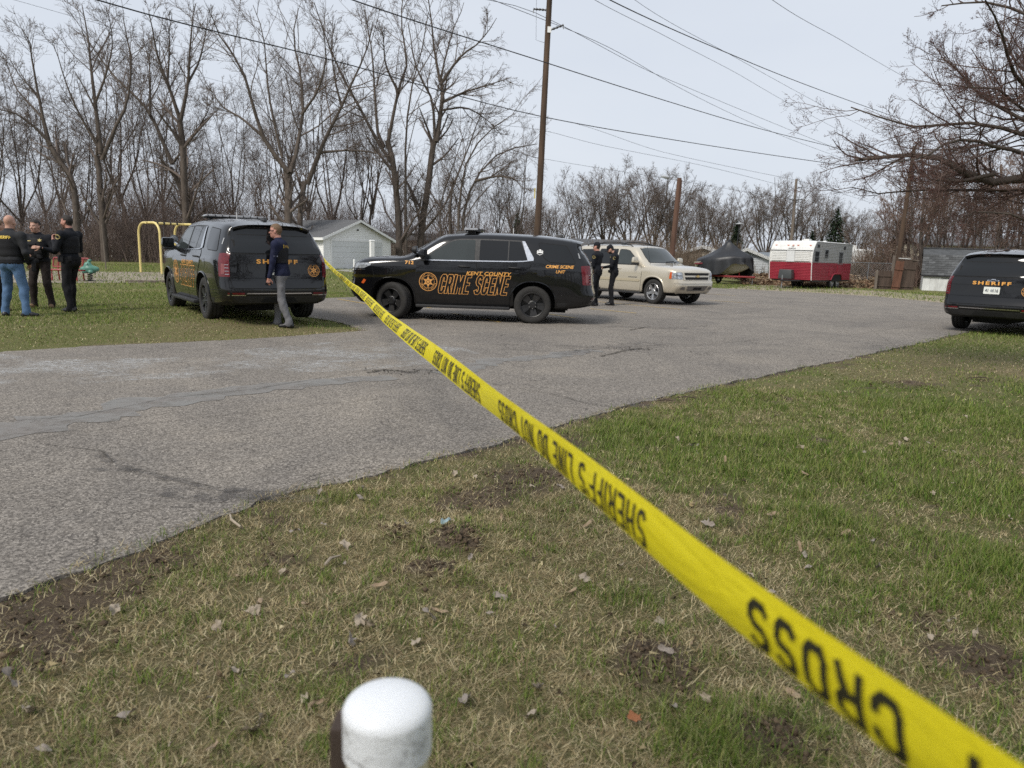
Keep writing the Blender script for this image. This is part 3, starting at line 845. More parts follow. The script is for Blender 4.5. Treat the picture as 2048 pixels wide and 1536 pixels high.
# ---- spruces
def spruce(px, Y, top, wpx, label, seed):
    H = at(px, top, Y).z; Wd = wpx / F_PX * Y / 2 * 1.02
    rng = np.random.default_rng(seed)
    b = base_of(px, Y)
    root = empty('spruce_tree', b, 0, label, 'tree', 'spruces beyond the lot')
    MB().tube([(0, 0, -.1), (0, 0, H * .5), (0, 0, H)], [.16, .09, .02], 7).build('trunk', M_BARKD, root, 60)
    n = 6000
    t = 1 - np.sqrt(rng.random(n))                   # denser low
    z = H * (.04 + .96 * t)
    lay = np.floor(z / H * 17); rr = Wd * (1 - z / H) ** .85 * (.75 + .35 * (_hash(lay, lay * 0 + 3, seed)))
    a = rng.uniform(0, 2 * math.pi, n)
    lob = 1 + .22 * np.sin(a * 7 + lay * 2.1)
    r = rr * lob * np.sqrt(rng.uniform(.15, 1.0, n))
    c = np.stack([r * np.cos(a), r * np.sin(a), z - r * .32 + rng.normal(0, .05, n)], 1)
    out = np.stack([np.cos(a), np.sin(a), -.25 + rng.normal(0, .25, n)], 1)
    sd = np.stack([-np.sin(a), np.cos(a), rng.normal(0, .3, n)], 1)
    s_ = rng.uniform(.10, .26, n)[:, None]
    V = np.stack([c - out * s_ - sd * s_ * .30, c + out * s_ * 1.1, c - out * s_ + sd * s_ * .30], 1).reshape(-1, 3)
    m = Mat('spruce needles') if 'spruce' not in MATS else None
    if m:
        m.set(color=m.ramp(m.noise(3, 4), [(.3, (.012, .022, .012)), (.7, (.035, .055, .026))]), rough=.8, spec=.2); MATS['spruce'] = m.m
    link('crown', mesh_np('crown', V, np.arange(n * 3).reshape(-1, 3)), MATS['spruce'], root)
spruce(1668, 74, 411, 92, 'dark green spruce standing tall behind the red caravan', 1)
spruce(1622, 76, 462, 60, 'short spruce half hidden behind the caravan roof', 2)
spruce(1033, 84, 424, 66, 'dark spruce rising above the CRIME SCENE vehicle roof', 3)
spruce(1470, 78, 440, 60, 'dull evergreen behind the black lamp post', 4)

# ---- near tree on the right, trunk outside the frame, limbs reaching in; swollen red buds
nr = np.random.default_rng(21)
NY = 10.0
NEAR = [(.20, .05, [(2290, 470), (2160, 360), (2048, 345), (1980, 350), (1900, 318), (1850, 290), (1780, 285), (1700, 300)]),
        (.10, .02, [(2290, 420), (2120, 300), (2048, 270), (1960, 250), (1880, 255), (1800, 235), (1745, 215)]),
        (.10, .02, [(2290, 330), (2130, 270), (2048, 232), (2000, 190), (1950, 130), (1890, 90)]),
        (.10, .02, [(2290, 240), (2130, 190), (2048, 160), (2000, 100), (1985, 40), (1960, -20)]),
        (.09, .02, [(2290, 200), (2150, 90), (2060, 40), (2000, 10), (1900, -10)]),
        (.09, .015, [(2270, 480), (2130, 420), (2048, 380), (1970, 380), (1890, 390), (1820, 410), (1760, 400)]),
        (.07, .015, [(2270, 520), (2130, 470), (2060, 450), (1990, 430), (1930, 440), (1880, 470)]),
        (.07, .015, [(2120, 340), (2020, 300), (1940, 290), (1870, 330), (1800, 345)]),
        (.09, .015, [(2300, 150), (2180, 50), (2100, -40), (2030, -80)]),
        (.06, .015, [(1990, 348), (1900, 365), (1830, 370), (1770, 375)]),
        (.07, .015, [(2200, 300), (2090, 240), (2020, 215), (1950, 175), (1880, 175)]),
        (.06, .015, [(2200, 260), (2100, 200), (2048, 110), (2030, 60)])]
lb = [(P_, r0 * .52, r1 * .4) for P_, r0, r1 in limbs_px(NEAR, NY, nr, 1.5)]
trunk_b = at(2300, 500, NY); trunk_b.z = 0
lb.insert(0, (np.array([(trunk_b.x, NY, -.2), (trunk_b.x + .05, NY, 1.5), (trunk_b.x, NY, 2.6), (trunk_b.x + .1, NY + .1, 5)]), .28, .16))
tr, cr, lev = tree_mesh(lb, nr, per=(20, 9, 6), seg=(12, 7, 5, 3), up=(.08, .11, .16), ln=((.22, .46), (.28, .55), (.35, .7)), rmin=(.0055, .0028, .0020), t0=(.22, .15, .15), wob=(.14, .18, .18), maxlen=(1.7, .8, .40), trunk_skip=1)
near_tree = put_tree('budding_tree', (trunk_b.x, NY, 0), tr, cr, 'budding tree whose dark limbs reach in over the shed side', None, (M_BARKD, bark('dark budding twigs', (.085, .058, .052), (.18, .13, .112), 20)))
C = np.concatenate([lev[2][0][:, 1:].reshape(-1, 3), lev[1][0][:, 2:].reshape(-1, 3)])
C = C + nr.normal(0, .008, C.shape)
C = C[C[:, 0] < 9.2]
sz = nr.uniform(.0025, .006, len(C))[:, None]
octa = np.array([(1, 0, 0), (-1, 0, 0), (0, 1, 0), (0, -1, 0), (0, 0, 1.5), (0, 0, -1)], float)
V = (C[:, None, :] + np.array([(1.1, 0, -.6), (-.6, 1, -.6), (-.6, -1, -.6), (0, 0, 1.5)])[None] * sz[:, None]).reshape(-1, 3)
of = np.array([(0, 2, 4), (2, 1, 4), (1, 3, 4), (3, 0, 4), (2, 0, 5), (1, 2, 5), (3, 1, 5), (0, 3, 5)])
Fq = (np.arange(len(C))[:, None, None] * 4 + np.array([(0, 1, 3), (1, 2, 3), (2, 0, 3), (2, 1, 0)])[None]).reshape(-1, 3)
bo = link('buds', mesh_np('buds', V - np.array([trunk_b.x, NY, 0]), Fq), bark('maroon buds', (.085, .038, .034), (.22, .11, .092), 30), near_tree)
bo['kind'] = 'stuff'
# ------------------------------------------------------------------ vehicles
def car_shell(S):
    """closed body solid from feature rows; x forward, y left, z up, origin between the axles on the ground"""
    st = np.array(S['x'])[::-1]                       # increasing
    rows = S['rows']                                  # list of (y list, z list) front->rear
    nr = len(rows)
    u = np.concatenate([np.linspace(st[0], st[0] + .5, 22, endpoint=False), np.linspace(st[0] + .5, st[-1] - .6, 84, endpoint=False), np.linspace(st[-1] - .6, st[-1], 26)])
    Y = np.stack([pchip(st, np.array(r[0])[::-1], u) for r in rows], 1)
    Z = np.stack([pchip(st, np.array(r[1])[::-1], u) for r in rows], 1)
    # refine between rows
    sub = 5
    vv = np.linspace(0, nr - 1, (nr - 1) * sub + 1)
    kv = np.arange(nr)
    Yf = np.stack([pchip(kv, Y[i], vv) for i in range(len(u))])
    Zf = np.stack([pchip(kv, Z[i], vv) for i in range(len(u))])
    plan = pchip(*zip(*S['plan']), u)
    Yf = Yf * plan[:, None]
    X = np.repeat(u[:, None], len(vv), 1)
    wr = np.clip((st[0] + S['rear_len'] - u) / S['rear_len'], 0, 1)[:, None] ** 1.5
    wf = np.clip((u - st[-1] + S['front_len']) / S['front_len'], 0, 1)[:, None] ** 1.5
    zr, xr = zip(*S['rear_rake']); zf_, xf = zip(*S['front_rake'])
    X = X + wr * pchip(zr, xr, Zf) - wf * pchip(zf_, xf, Zf)
    # windshield bows forward at the centre line
    c0, c1 = S['cowl'], S['header']
    ws = np.exp(-((u - (c0 + c1) / 2) / ((c0 - c1) * .55)) ** 2)[:, None]
    X = X + ws * .16 * np.clip(1 - (Yf / .8) ** 2, 0, 1)
    n_u, n_v = X.shape
    K = 7
    V = []; 
    side = np.zeros((n_u, n_v), int); mir = np.zeros((n_u, n_v), int); bot = np.zeros((n_u, K), int)
    def addv(x, y, z):
        V.append((x, y, z)); return len(V) - 1
    for i in range(n_u):
        for j in range(n_v):
            side[i, j] = addv(X[i, j], Yf[i, j], Zf[i, j])
            mir[i, j] = side[i, j] if j == n_v - 1 else addv(X[i, j], -Yf[i, j], Zf[i, j])
        for k in range(K):
            t = 1 - 2 * (k + 1) / (K + 1)
            bot[i, k] = addv(X[i, 0], Yf[i, 0] * t, Zf[i, 0])
    F = []
    for i in range(n_u - 1):
        for j in range(n_v - 1):
            F.append((side[i, j], side[i + 1, j], side[i + 1, j + 1], side[i, j + 1]))
            F.append((mir[i, j], mir[i, j + 1], mir[i + 1, j + 1], mir[i + 1, j]))
        br = [side[i, 0]] + list(bot[i]) + [mir[i, 0]]; br2 = [side[i + 1, 0]] + list(bot[i + 1]) + [mir[i + 1, 0]]
        for k in range(K + 1):
            F.append((br[k], br[k + 1], br2[k + 1], br2[k]))
    for i, sgn in ((0, -1), (n_u - 1, 1)):
        prev = [side[i, 0]] + list(bot[i]) + [mir[i, 0]]
        for k in range(K):
            t = 1 - 2 * (k + 1) / (K + 1)
            x, y, z = V[bot[i, k]]
            V[bot[i, k]] = (x + sgn * S['bulge'] * (1 - t * t), y, z)
        for j in range(1, n_v):
            if j == n_v - 1:
                for k in range(K + 1):
                    f = (prev[k], prev[k + 1], side[i, j])
                    F.append(f if sgn < 0 else f[::-1])
            else:
                row = [side[i, j]]
                for k in range(K):
                    t = 1 - 2 * (k + 1) / (K + 1)
                    row.append(addv(X[i, j] + sgn * S['bulge'] * (1 - t * t), Yf[i, j] * t, Zf[i, j]))
                row.append(mir[i, j])
                for k in range(K + 1):
                    f = (prev[k], prev[k + 1], row[k + 1], row[k])
                    F.append(f if sgn < 0 else f[::-1])
                prev = row
    return V, F

def cut_wells(V, F, wells):
    """boolean the wheel wells out of the closed body"""
    me = mesh_pd('body', V, F)
    bm = bmesh.new(); bm.from_mesh(me)
    bmesh.ops.remove_doubles(bm, verts=bm.verts, dist=1e-5)
    bmesh.ops.recalc_face_normals(bm, faces=bm.faces)
    bm.to_mesh(me); bm.free()
    o = bpy.data.objects.new('tmp_body', me); COL.objects.link(o)
    tmp = []
    for x, z, r, y0, y1, sq in wells:
        n = 40
        poly = []
        for k in range(n):
            a = 2 * math.pi * k / n
            ca, sa = math.cos(a), math.sin(a)
            p = 2.0 + sq
            rr = r / (abs(ca) ** p + abs(sa) ** p) ** (1 / p)
            poly.append((x + rr * ca, z + rr * sa))
        mb = MB()
        M = Matrix(((1, 0, 0, 0), (0, 0, 1, 0), (0, 1, 0, 0), (0, 0, 0, 1)))
        mb.prism(poly, y0, y1, M)
        c = mb.build('tmp_cut', None, None, 0)
        tmp.append(c)
        md = o.modifiers.new('b', 'BOOLEAN'); md.operation = 'DIFFERENCE'; md.object = c; md.solver = 'EXACT'
    dg = bpy.context.evaluated_depsgraph_get()
    me2 = bpy.data.meshes.new_from_object(o.evaluated_get(dg))
    for c in tmp: bpy.data.objects.remove(c)
    bpy.data.objects.remove(o)
    return me2

def rounded(poly, r=0.03, n=4):
    """round the corners of a 2D polygon; r scalar or per-corner list"""
    out = []
    N = len(poly)
    for i in range(N):
        p = Vector(poly[i]); a = Vector(poly[i - 1]); b = Vector(poly[(i + 1) % N])
        rr = r[i] if isinstance(r, (list, tuple)) else r
        if rr <= 1e-6: out.append(p); continue
        da, db = (a - p), (b - p)
        rr = min(rr, da.length * .48, db.length * .48)
        s, e = p + da.normalized() * rr, p + db.normalized() * rr
        for k in range(n + 1):
            t = k / n
            out.append(s * (1 - t) ** 2 + p * 2 * t * (1 - t) + e * t * t)
    return out
def grow_poly(poly, d):
    c = [Vector(p) for p in poly]
    area = sum(c[i - 1].x * c[i].y - c[i].x * c[i - 1].y for i in range(len(c)))
    s = 1 if area > 0 else -1
    out = []
    for i in range(len(c)):
        e0 = (c[i] - c[i - 1]); e1 = (c[(i + 1) % len(c)] - c[i])
        if e0.length < 1e-7 or e1.length < 1e-7: out.append(c[i]); continue
        n = Vector((e0.y, -e0.x)).normalized() + Vector((e1.y, -e1.x)).normalized()
        n = n.normalized() if n.length > 1e-6 else Vector((e0.y, -e0.x)).normalized()
        out.append(c[i] + n * d * s)
    return out

class Skin:
    """projects flat outlines onto a body: view 'L','R' (sides), 'B' (rear), 'F' (front), 'T' (top)"""
    def __init__(s, V, F):
        s.bvh = BVHTree.FromPolygons([Vector(v) for v in V], F)
    def hit(s, view, a, b):
        if view == 'L': o, d = Vector((a, 4, b)), Vector((0, -1, 0))
        elif view == 'R': o, d = Vector((a, -4, b)), Vector((0, 1, 0))
        elif view == 'B': o, d = Vector((-8, a, b)), Vector((1, 0, 0))
        elif view == 'F': o, d = Vector((8, a, b)), Vector((-1, 0, 0))
        else: o, d = Vector((a, b, 6)), Vector((0, 0, -1))
        h = s.bvh.ray_cast(o, d)
        k = 0
        while h[0] is None and k < 60:                      # slid off the silhouette: step back inwards
            k += 1
            o = Vector((o.x * (.992 if view in 'LRT' else 1), o.y * (.992 if view in 'BFT' else 1), o.z + (.8 - o.z) * (.012 if view != 'T' else 0)))
            h = s.bvh.ray_cast(o, d)
        if h[0] is None:
            h = s.bvh.find_nearest(o + d * 4)
        n = h[1]
        if n.dot(d) > 0: n = -n
        return h[0], n, -d
    def put(s, view, a, b, off):
        p, n, d = s.hit(view, a, b)
        return p + (d * .7 + n * .3) * off
    def patch(s, view, poly, off=.004, step=.09, thick=0.0):
        pts = []
        N = len(poly)
        for i in range(N):
            a, b = Vector(poly[i]), Vector(poly[(i + 1) % N])
            k = max(1, int((b - a).length / step))
            pts += [a.lerp(b, j / k) for j in range(k)]
        nb = len(pts)
        xs_ = [p.x for p in pts]; ys_ = [p.y for p in pts]
        arr = [(p.x, p.y) for p in pts]
        gx_, gy_ = np.meshgrid(np.arange(min(xs_) + step / 2, max(xs_), step), np.arange(min(ys_) + step / 2, max(ys_), step))
        gx_, gy_ = gx_.ravel(), gy_.ravel()
        if len(gx_):
            k = pip(gx_, gy_, arr) & (seg_dist(gx_, gy_, arr) > step * .35)
            allp = pts + [Vector((x, y)) for x, y in zip(gx_[k], gy_[k])]
        else:
            allp = pts
        vo, eo, fo, *_ = delaunay_2d_cdt(allp, [(i, (i + 1) % nb) for i in range(nb)], [], 1, 1e-6)
        V = [s.put(view, p.x, p.y, off) for p in vo]
        F = [tuple(f) for f in fo]
        if thick:
            # skirt back to the body round the edge
            cnt = {}
            for f in F:
                for i in range(len(f)):
                    e = (f[i], f[(i + 1) % len(f)])
                    cnt[tuple(sorted(e))] = cnt.get(tuple(sorted(e)), 0) + 1
            n0 = len(V)
            m = {}
            for e, c in cnt.items():
                if c == 1:
                    for v in e:
                        if v not in m:
                            m[v] = len(V); V.append(s.put(view, vo[v].x, vo[v].y, off - thick))
            for f in list(F):
                for i in range(len(f)):
                    e = (f[i], f[(i + 1) % len(f)])
                    if cnt[tuple(sorted(e))] == 1 and f in F[:]:
                        F.append((e[1], e[0], m[e[0]], m[e[1]]))
        return V, F
    def obj(s, name, view, poly, mat, parent, off=.004, step=.09, thick=0.0):
        V, F = s.patch(view, poly, off, step, thick)
        me = mesh_pd(name, V, F)
        bm = bmesh.new(); bm.from_mesh(me)
        bmesh.ops.recalc_face_normals(bm, faces=bm.faces)
        bm.to_mesh(me); bm.free()
        return link(name, me, mat, parent, 40)
    def text(s, name, view, body, ca, cb, w, h, mat, parent, off=.008, flip=None, font=False, **k):
        V, F = text_fit(body, w, h, **k) if font else block_text(body, w, h, **k)
        sx = {'L': -1, 'R': 1, 'B': -1, 'F': 1, 'T': 1}[view] if flip is None else flip
        PV = [s.put(view, ca + v[0] * sx, cb + v[1], off + v[2]) for v in V]
        return link(name, mesh_pd(name, PV, F), mat, parent)

# ---- heavy block lettering made of strokes (unit height, chamfered corners)
GLY = {
 'A': (.62, [[(0, 0), (0, .72), (.2, 1), (.42, 1), (.62, .72), (.62, 0)], [(0, .42), (.62, .42)]]),
 'C': (.58, [[(.58, .74), (.58, .84), (.44, 1), (.14, 1), (0, .84), (0, .16), (.14, 0), (.44, 0), (.58, .16), (.58, .26)]]),
 'D': (.60, [[(0, 0), (0, 1), (.42, 1), (.60, .82), (.60, .18), (.42, 0), (0, 0)]]),
 'E': (.52, [[(.52, 1), (0, 1), (0, 0), (.52, 0)], [(0, .52), (.44, .52)]]),
 'F': (.52, [[(.52, 1), (0, 1), (0, 0)], [(0, .50), (.44, .50)]]),
 'H': (.60, [[(0, 0), (0, 1)], [(.60, 0), (.60, 1)], [(0, .5), (.60, .5)]]),
 'I': (.0, [[(0, 0), (0, 1)]]),
 'K': (.58, [[(0, 0), (0, 1)], [(.58, 1), (.04, .48)], [(.20, .60), (.60, 0)]]),
 'L': (.48, [[(0, 1), (0, 0), (.48, 0)]]),
 'M': (.78, [[(0, 0), (0, 1), (.39, .30), (.78, 1), (.78, 0)]]),
 'N': (.62, [[(0, 0), (0, 1), (.62, 0), (.62, 1)]]),
 'O': (.60, [[(.14, 0), (.46, 0), (.60, .16), (.60, .84), (.46, 1), (.14, 1), (0, .84), (0, .16), (.14, 0)]]),
 'R': (.58, [[(0, 0), (0, 1), (.44, 1), (.58, .86), (.58, .62), (.44, .46), (0, .46)], [(.34, .46), (.60, 0)]]),
 'S': (.58, [[(.55, .90), (.44, 1), (.14, 1), (0, .86), (0, .66), (.14, .53), (.44, .47), (.58, .34), (.58, .14), (.44, 0), (.14, 0), (.03, .10)]]),
 'T': (.60, [[(0, 1), (.60, 1)], [(.30, 1), (.30, 0)]]),
 'U': (.60, [[(0, 1), (0, .16), (.14, 0), (.46, 0), (.60, .16), (.60, 1)]]),
 'Y': (.62, [[(0, 1), (.31, .46), (.62, 1)], [(.31, .46), (.31, 0)]]),
 'B': (.58, [[(0, 0), (0, 1), (.42, 1), (.55, .88), (.55, .64), (.42, .53), (0, .53)], [(.42, .53), (.58, .40), (.58, .14), (.44, 0), (0, 0)]]),
 'G': (.58, [[(.58, .76), (.58, .84), (.44, 1), (.14, 1), (0, .84), (0, .16), (.14, 0), (.44, 0), (.58, .16), (.58, .46), (.34, .46)]]),
 'P': (.58, [[(0, 0), (0, 1), (.44, 1), (.58, .86), (.58, .60), (.44, .44), (0, .44)]]),
 'V': (.62, [[(0, 1), (.31, 0), (.62, 1)]]),
 '1': (.16, [[(0, .82), (.16, 1), (.16, 0)]]), '2': (.56, [[(0, .8), (0, .88), (.12, 1), (.44, 1), (.56, .86), (.56, .62), (0, .12), (0, 0), (.56, 0)]]),
 '4': (.58, [[(.44, 0), (.44, 1), (0, .34), (.58, .34)]]), '6': (.56, [[(.54, .84), (.42, 1), (.14, 1), (0, .84), (0, .16), (.14, 0), (.42, 0), (.56, .14), (.56, .42), (.42, .56), (0, .56)]]),
 '7': (.56, [[(0, 1), (.56, 1), (.18, 0)]]), '-': (.3, [[(0, .5), (.3, .5)]]), "'": (0, [[(0, 1), (0, .78)]]), ' ': (.34, []),
}
def block_text(body, w, h, stroke=.24, grow=0.0, shear=0.0, gap=.20, lift=0.0, sub=.12):
    """thick lettering fitted to w x h; grow (m) widens every stroke for an outline"""
    x = 0.0; segs = []
    for ch in body:
        gw, st = GLY[ch]
        for pl in st:
            segs.append([(x + p[0] + stroke / 2, p[1]) for p in pl])
        x += gw + stroke + gap
    tw = x - gap
    sx = (w - shear * h) / tw
    hw = stroke / 2 * min(sx, h)
    Wd = hw + grow
    V, F = [], []
    n_s = 0
    for pl in segs:
        for i in range(len(pl) - 1):
            a = Vector((pl[i][0] * sx, hw + pl[i][1] * (h - 2 * hw))); b = Vector((pl[i + 1][0] * sx, hw + pl[i + 1][1] * (h - 2 * hw)))
            d = (b - a).normalized(); n = Vector((-d.y, d.x))
            p0 = a - d * (Wd if i == 0 else Wd * .42); p1 = b + d * (Wd if i == len(pl) - 2 else Wd * .42)
            z = lift + (n_s % 7) * .00012; n_s += 1
            k = max(1, int((p1 - p0).length / sub))
            for q in range(k):
                u0, u1 = p0.lerp(p1, q / k), p0.lerp(p1, (q + 1) / k)
                o = len(V)
                for c in (u0 - n * Wd, u1 - n * Wd, u1 + n * Wd, u0 + n * Wd):
                    V.append((c.x + shear * c.y - w / 2, c.y - h / 2, z))
                F.append((o, o + 1, o + 2, o + 3))
    return V, F
# ---- vehicle materials
def car_paint(name, col, rough=.16, flake=0.0, dust=.05):
    m = Mat(name)
    d = m.ramp(m.noise(2.2, 6, .7), [(.42, 0.0), (.8, dust)])
    zz = m.sep(m.coord('Object'))[2]
    low = m.ramp(zz, [(.30, dust * 2.2), (.75, 0.0)])          # road film on the lower panels
    dd = m.math('MINIMUM', m.math('ADD', d, m.math('MULTIPLY', low, m.noise(7, 5, .7))), .8)
    c = m.mix(dd, col, (.16, .145, .125))
    m.set(color=c, metal=flake, coat=1.0 if flake else .85, coat_rough=.02, spec=.5 if flake else .15)
    m.set(rough=m.ramp(dd, [(0.0, rough), (.6, .55)]))
    m.bump(m.noise(6, 3, .5), .012, .02)
    return m.m
M_BLACK = car_paint('black car paint', (.0042, .0045, .0055), .2, 0.0, .022)
M_CHAMP = car_paint('champagne car paint', (.58, .525, .425), .32, .45, .08)
def glassy(name, col, rough=.02, tint=.0):
    m = Mat(name)
    m.set(color=m.ramp(m.noise(3, 4), [(.3, tuple(c * .9 for c in col)), (.7, tuple(c * 1.1 for c in col))]), rough=m.ramp(m.noise(5, 5, .7), [(.4, rough), (.8, rough + .05)]), spec=.5)
    m.bump(m.noise(1.3, 2, .4), .05, .03)
    return m.m
M_GLASS = glassy('dark tinted glass', (.006, .007, .008))
M_GLASS2 = glassy('clear car glass', (.035, .042, .042))
M_PLAST = simple('black trim plastic', (.018, .018, .019), .55, var=.2, bump=.15, bscale=300)
M_RUBBER = simple('tyre rubber', (.022, .021, .020), .85, var=.25, scale=12, bump=.3, bscale=120, dirt=.3, dirt_col=(.05, .045, .038))
M_CHROME = simple('bright chrome', (.72, .73, .75), .16, 1.0, var=.05)
M_SATIN = simple('satin black steel', (.014, .014, .015), .42, .0, var=.2, dirt=.5, dirt_col=(.04, .037, .033))
M_ALLOY = simple('machined alloy', (.46, .46, .47), .28, .9, var=.1, dirt=.4, dirt_col=(.14, .12, .10))
M_TAIL = simple('red tail lamp lens', (.12, .005, .009), .15, var=.3, scale=20, coat=.4)
M_LAMP = simple('headlamp glass', (.34, .36, .38), .1, .3, var=.6, scale=18, coat=1.0)
M_AMBER = simple('amber marker', (.55, .10, .02), .25, var=.2, coat=.6)
M_GOLD = simple('gold vinyl lettering', (.66, .32, .09), .5, var=.08)
M_GOLD2 = simple('bright gold lettering', (.74, .36, .08), .45, var=.06)
M_WHITE = simple('white vinyl', (.78, .78, .77), .5, var=.06)
M_PLATE = simple('plate white', (.72, .74, .70), .45, var=.05)
M_INK = simple('dark ink', (.02, .03, .05), .6, var=.1)
M_HOLE = simple('dark recess', (.006, .006, .006), .9, var=.2)

def make_wheel(parent, x, y, R_t, w, style, rim_r, steer=0.0, name='wheel'):
    """wheel > tyre, rim; outer face towards +y for y>0"""
    s = 1 if y > 0 else -1
    root = empty(name, (x, y, R_t)); root.parent = parent
    root.rotation_euler = (0, random.Random(int(x * 100 + y * 10)).uniform(0, 6), 0) if not steer else (0, 0, steer)
    hw = w / 2
    mb = MB()
    prof = [(rim_r - .005, -hw * .86), (rim_r + .02, -hw * .98), (rim_r + .06, -hw), (R_t - .05, -hw * .99), (R_t - .018, -hw * .9), (R_t - .004, -hw * .76)]
    for gcen in (-.5, 0, .5):                                   # tread grooves
        prof += [(R_t, hw * gcen - .012), (R_t - .012, hw * gcen - .008), (R_t - .012, hw * gcen + .008), (R_t, hw * gcen + .012)]
    prof += [(r, -h) for r, h in [(R_t - .004, -hw * .76), (R_t - .018, -hw * .9), (R_t - .05, -hw * .99), (rim_r + .06, -hw), (rim_r + .02, -hw * .98), (rim_r - .005, -hw * .86)]]
    mb.lathe(prof, 48, 'Y')
    mb.build('tyre', M_RUBBER, root, 40)
    mb = MB()
    mat = {'steel': M_SATIN, 'dark': M_SATIN, 'alloy': M_ALLOY}[style]
    fo = s * hw                                                 # outer face
    # barrel with lip
    mb.lathe([(rim_r + .004, fo * .90), (rim_r - .004, fo * .95), (rim_r - .018, fo * .90), (rim_r - .030, fo * .55), (rim_r - .035, -fo * .8), (rim_r - .003, -fo * .86)], 48, 'Y')
    mb.lathe([(rim_r - .032, fo * .05), (.02, fo * .02)], 32, 'Y')
    nsp = 5
    for k in range(nsp):
        a = 2 * math.pi * k / nsp + .3
        M = Matrix.Rotation(a, 4, 'Y')
        if style == 'steel':
            for da in (-.17, .17):
                M2 = Matrix.Rotation(a + da, 4, 'Y')
                mb.add([( .05, fo * .50, -.035), (.05, fo * .50, .035), (rim_r - .02, fo * .72, .040), (rim_r - .02, fo * .72, -.040),
                        (.05, fo * .2, -.035), (.05, fo * .2, .035), (rim_r - .02, fo * .35, .046), (rim_r - .02, fo * .35, -.046)],
                       [(0, 1, 2, 3), (7, 6, 5, 4), (0, 4, 5, 1), (1, 5, 6, 2), (2, 6, 7, 3), (3, 7, 4, 0)], M2)
        else:
            wd0, wd1 = (.034, .044) if style == 'alloy' else (.03, .036)
            for q, off in ((1, 0.0),) if style == 'alloy' else ((1, -.10), (2, .10)):
                M2 = Matrix.Rotation(a + off, 4, 'Y')
                mb.add([(.04, fo * .72, -wd0), (.04, fo * .72, wd0), (rim_r - .012, fo * .86, wd1), (rim_r - .012, fo * .86, -wd1),
                        (.04, fo * .3, -wd0 * 1.2), (.04, fo * .3, wd0 * 1.2), (rim_r - .012, fo * .4, wd1 * 1.15), (rim_r - .012, fo * .4, -wd1 * 1.15)],
                       [(0, 1, 2, 3), (7, 6, 5, 4), (0, 4, 5, 1), (1, 5, 6, 2), (2, 6, 7, 3), (3, 7, 4, 0)], M2)
    mb.lathe([(.10, fo * .45), (.095, fo * .68), (.07, fo * .80), (.0, fo * .82)], 24, 'Y')
    rim = mb.build('rim', mat, root, 30)
    lm = mesh_pd('lug_nut', *(lambda q: (q.v, q.f))(MB().tube([(0, -.016 * s, 0), (0, .016 * s, 0)], .011, 6)))
    for k in range(6):
        a = 2 * math.pi * k / 6
        lo = link('lug_nut', lm, None if lm.materials else M_CHROME, rim)
        lo.location = (.078 * math.cos(a), fo * .82, .078 * math.sin(a))
    return root

TAHOE = dict(
    x=[2.52, 2.42, 2.0, 1.32, .95, .30, -.55, -1.45, -2.15, -2.60, -2.84],
    rows=[  # (y, z) per feature row, front -> rear
        ([.80, .84, .86, .86, .86, .86, .86, .86, .86, .86, .84], [.36, .34, .33, .31, .30, .30, .30, .30, .32, .36, .40]),
        ([.92, .96, .97, .97, .97, .97, .97, .97, .98, .99, .96], [.42, .40, .39, .37, .36, .36, .36, .36, .38, .43, .47]),
        ([.95, 1.0, 1.02, 1.01, 1.00, 1.00, 1.00, 1.01, 1.02, 1.02, .99], [.60, .60, .58, .56, .55, .55, .55, .55, .57, .60, .62]),
        ([.95, 1.0, 1.03, 1.025, 1.015, 1.015, 1.015, 1.025, 1.035, 1.02, .99], [.82, .84, .86, .86, .85, .85, .85, .86, .87, .86, .86]),
        ([.94, .99, 1.025, 1.025, 1.02, 1.02, 1.02, 1.025, 1.03, 1.01, .98], [1.02, 1.05, 1.08, 1.10, 1.11, 1.11, 1.12, 1.13, 1.13, 1.11, 1.10]),
        ([.92, .975, 1.005, 1.005, 1.00, 1.00, 1.00, 1.005, 1.005, .99, .96], [1.13, 1.16, 1.185, 1.195, 1.19, 1.19, 1.20, 1.21, 1.21, 1.19, 1.17]),
        ([.88, .93, .97, .975, .975, .975, .975, .98, .98, .965, .93], [1.18, 1.215, 1.25, 1.28, 1.29, 1.295, 1.305, 1.325, 1.31, 1.28, 1.26]),
        ([.82, .87, .90, .90, .895, .815, .795, .80, .80, .79, .77], [1.215, 1.255, 1.30, 1.335, 1.44, 1.745, 1.785, 1.765, 1.72, 1.68, 1.665]),
        ([.74, .79, .80, .80, .82, .735, .715, .72, .72, .71, .69], [1.23, 1.273, 1.32, 1.355, 1.51, 1.825, 1.865, 1.845, 1.795, 1.755, 1.74]),
        ([.42, .44, .45, .45, .46, .43, .42, .42, .42, .42, .41], [1.245, 1.29, 1.345, 1.385, 1.545, 1.875, 1.92, 1.90, 1.85, 1.805, 1.785]),
        ([0] * 11, [1.25, 1.295, 1.35, 1.395, 1.555, 1.89, 1.935, 1.915, 1.865, 1.815, 1.795]),
    ],
    plan=[(-2.84, .86), (-2.76, .925), (-2.6, .965), (-2.2, .99), (-1.5, 1.0), (1.4, 1.0), (1.95, .985), (2.25, .945), (2.42, .88), (2.52, .79)],
    rear_len=.75, front_len=.5, bulge=.06, cowl=1.32, header=.30,
    rear_rake=[(.30, .13), (.45, .05), (.62, 0.0), (.80, .05), (.95, .07), (1.2, .085), (1.30, .11), (1.5, .24), (1.66, .36), (1.80, .33), (1.95, .33)],
    front_rake=[(.30, .20), (.45, .08), (.62, .0), (.85, .04), (1.05, .05), (1.2, .10), (1.3, .20), (2.0, .20)])
GMT9 = dict(TAHOE)
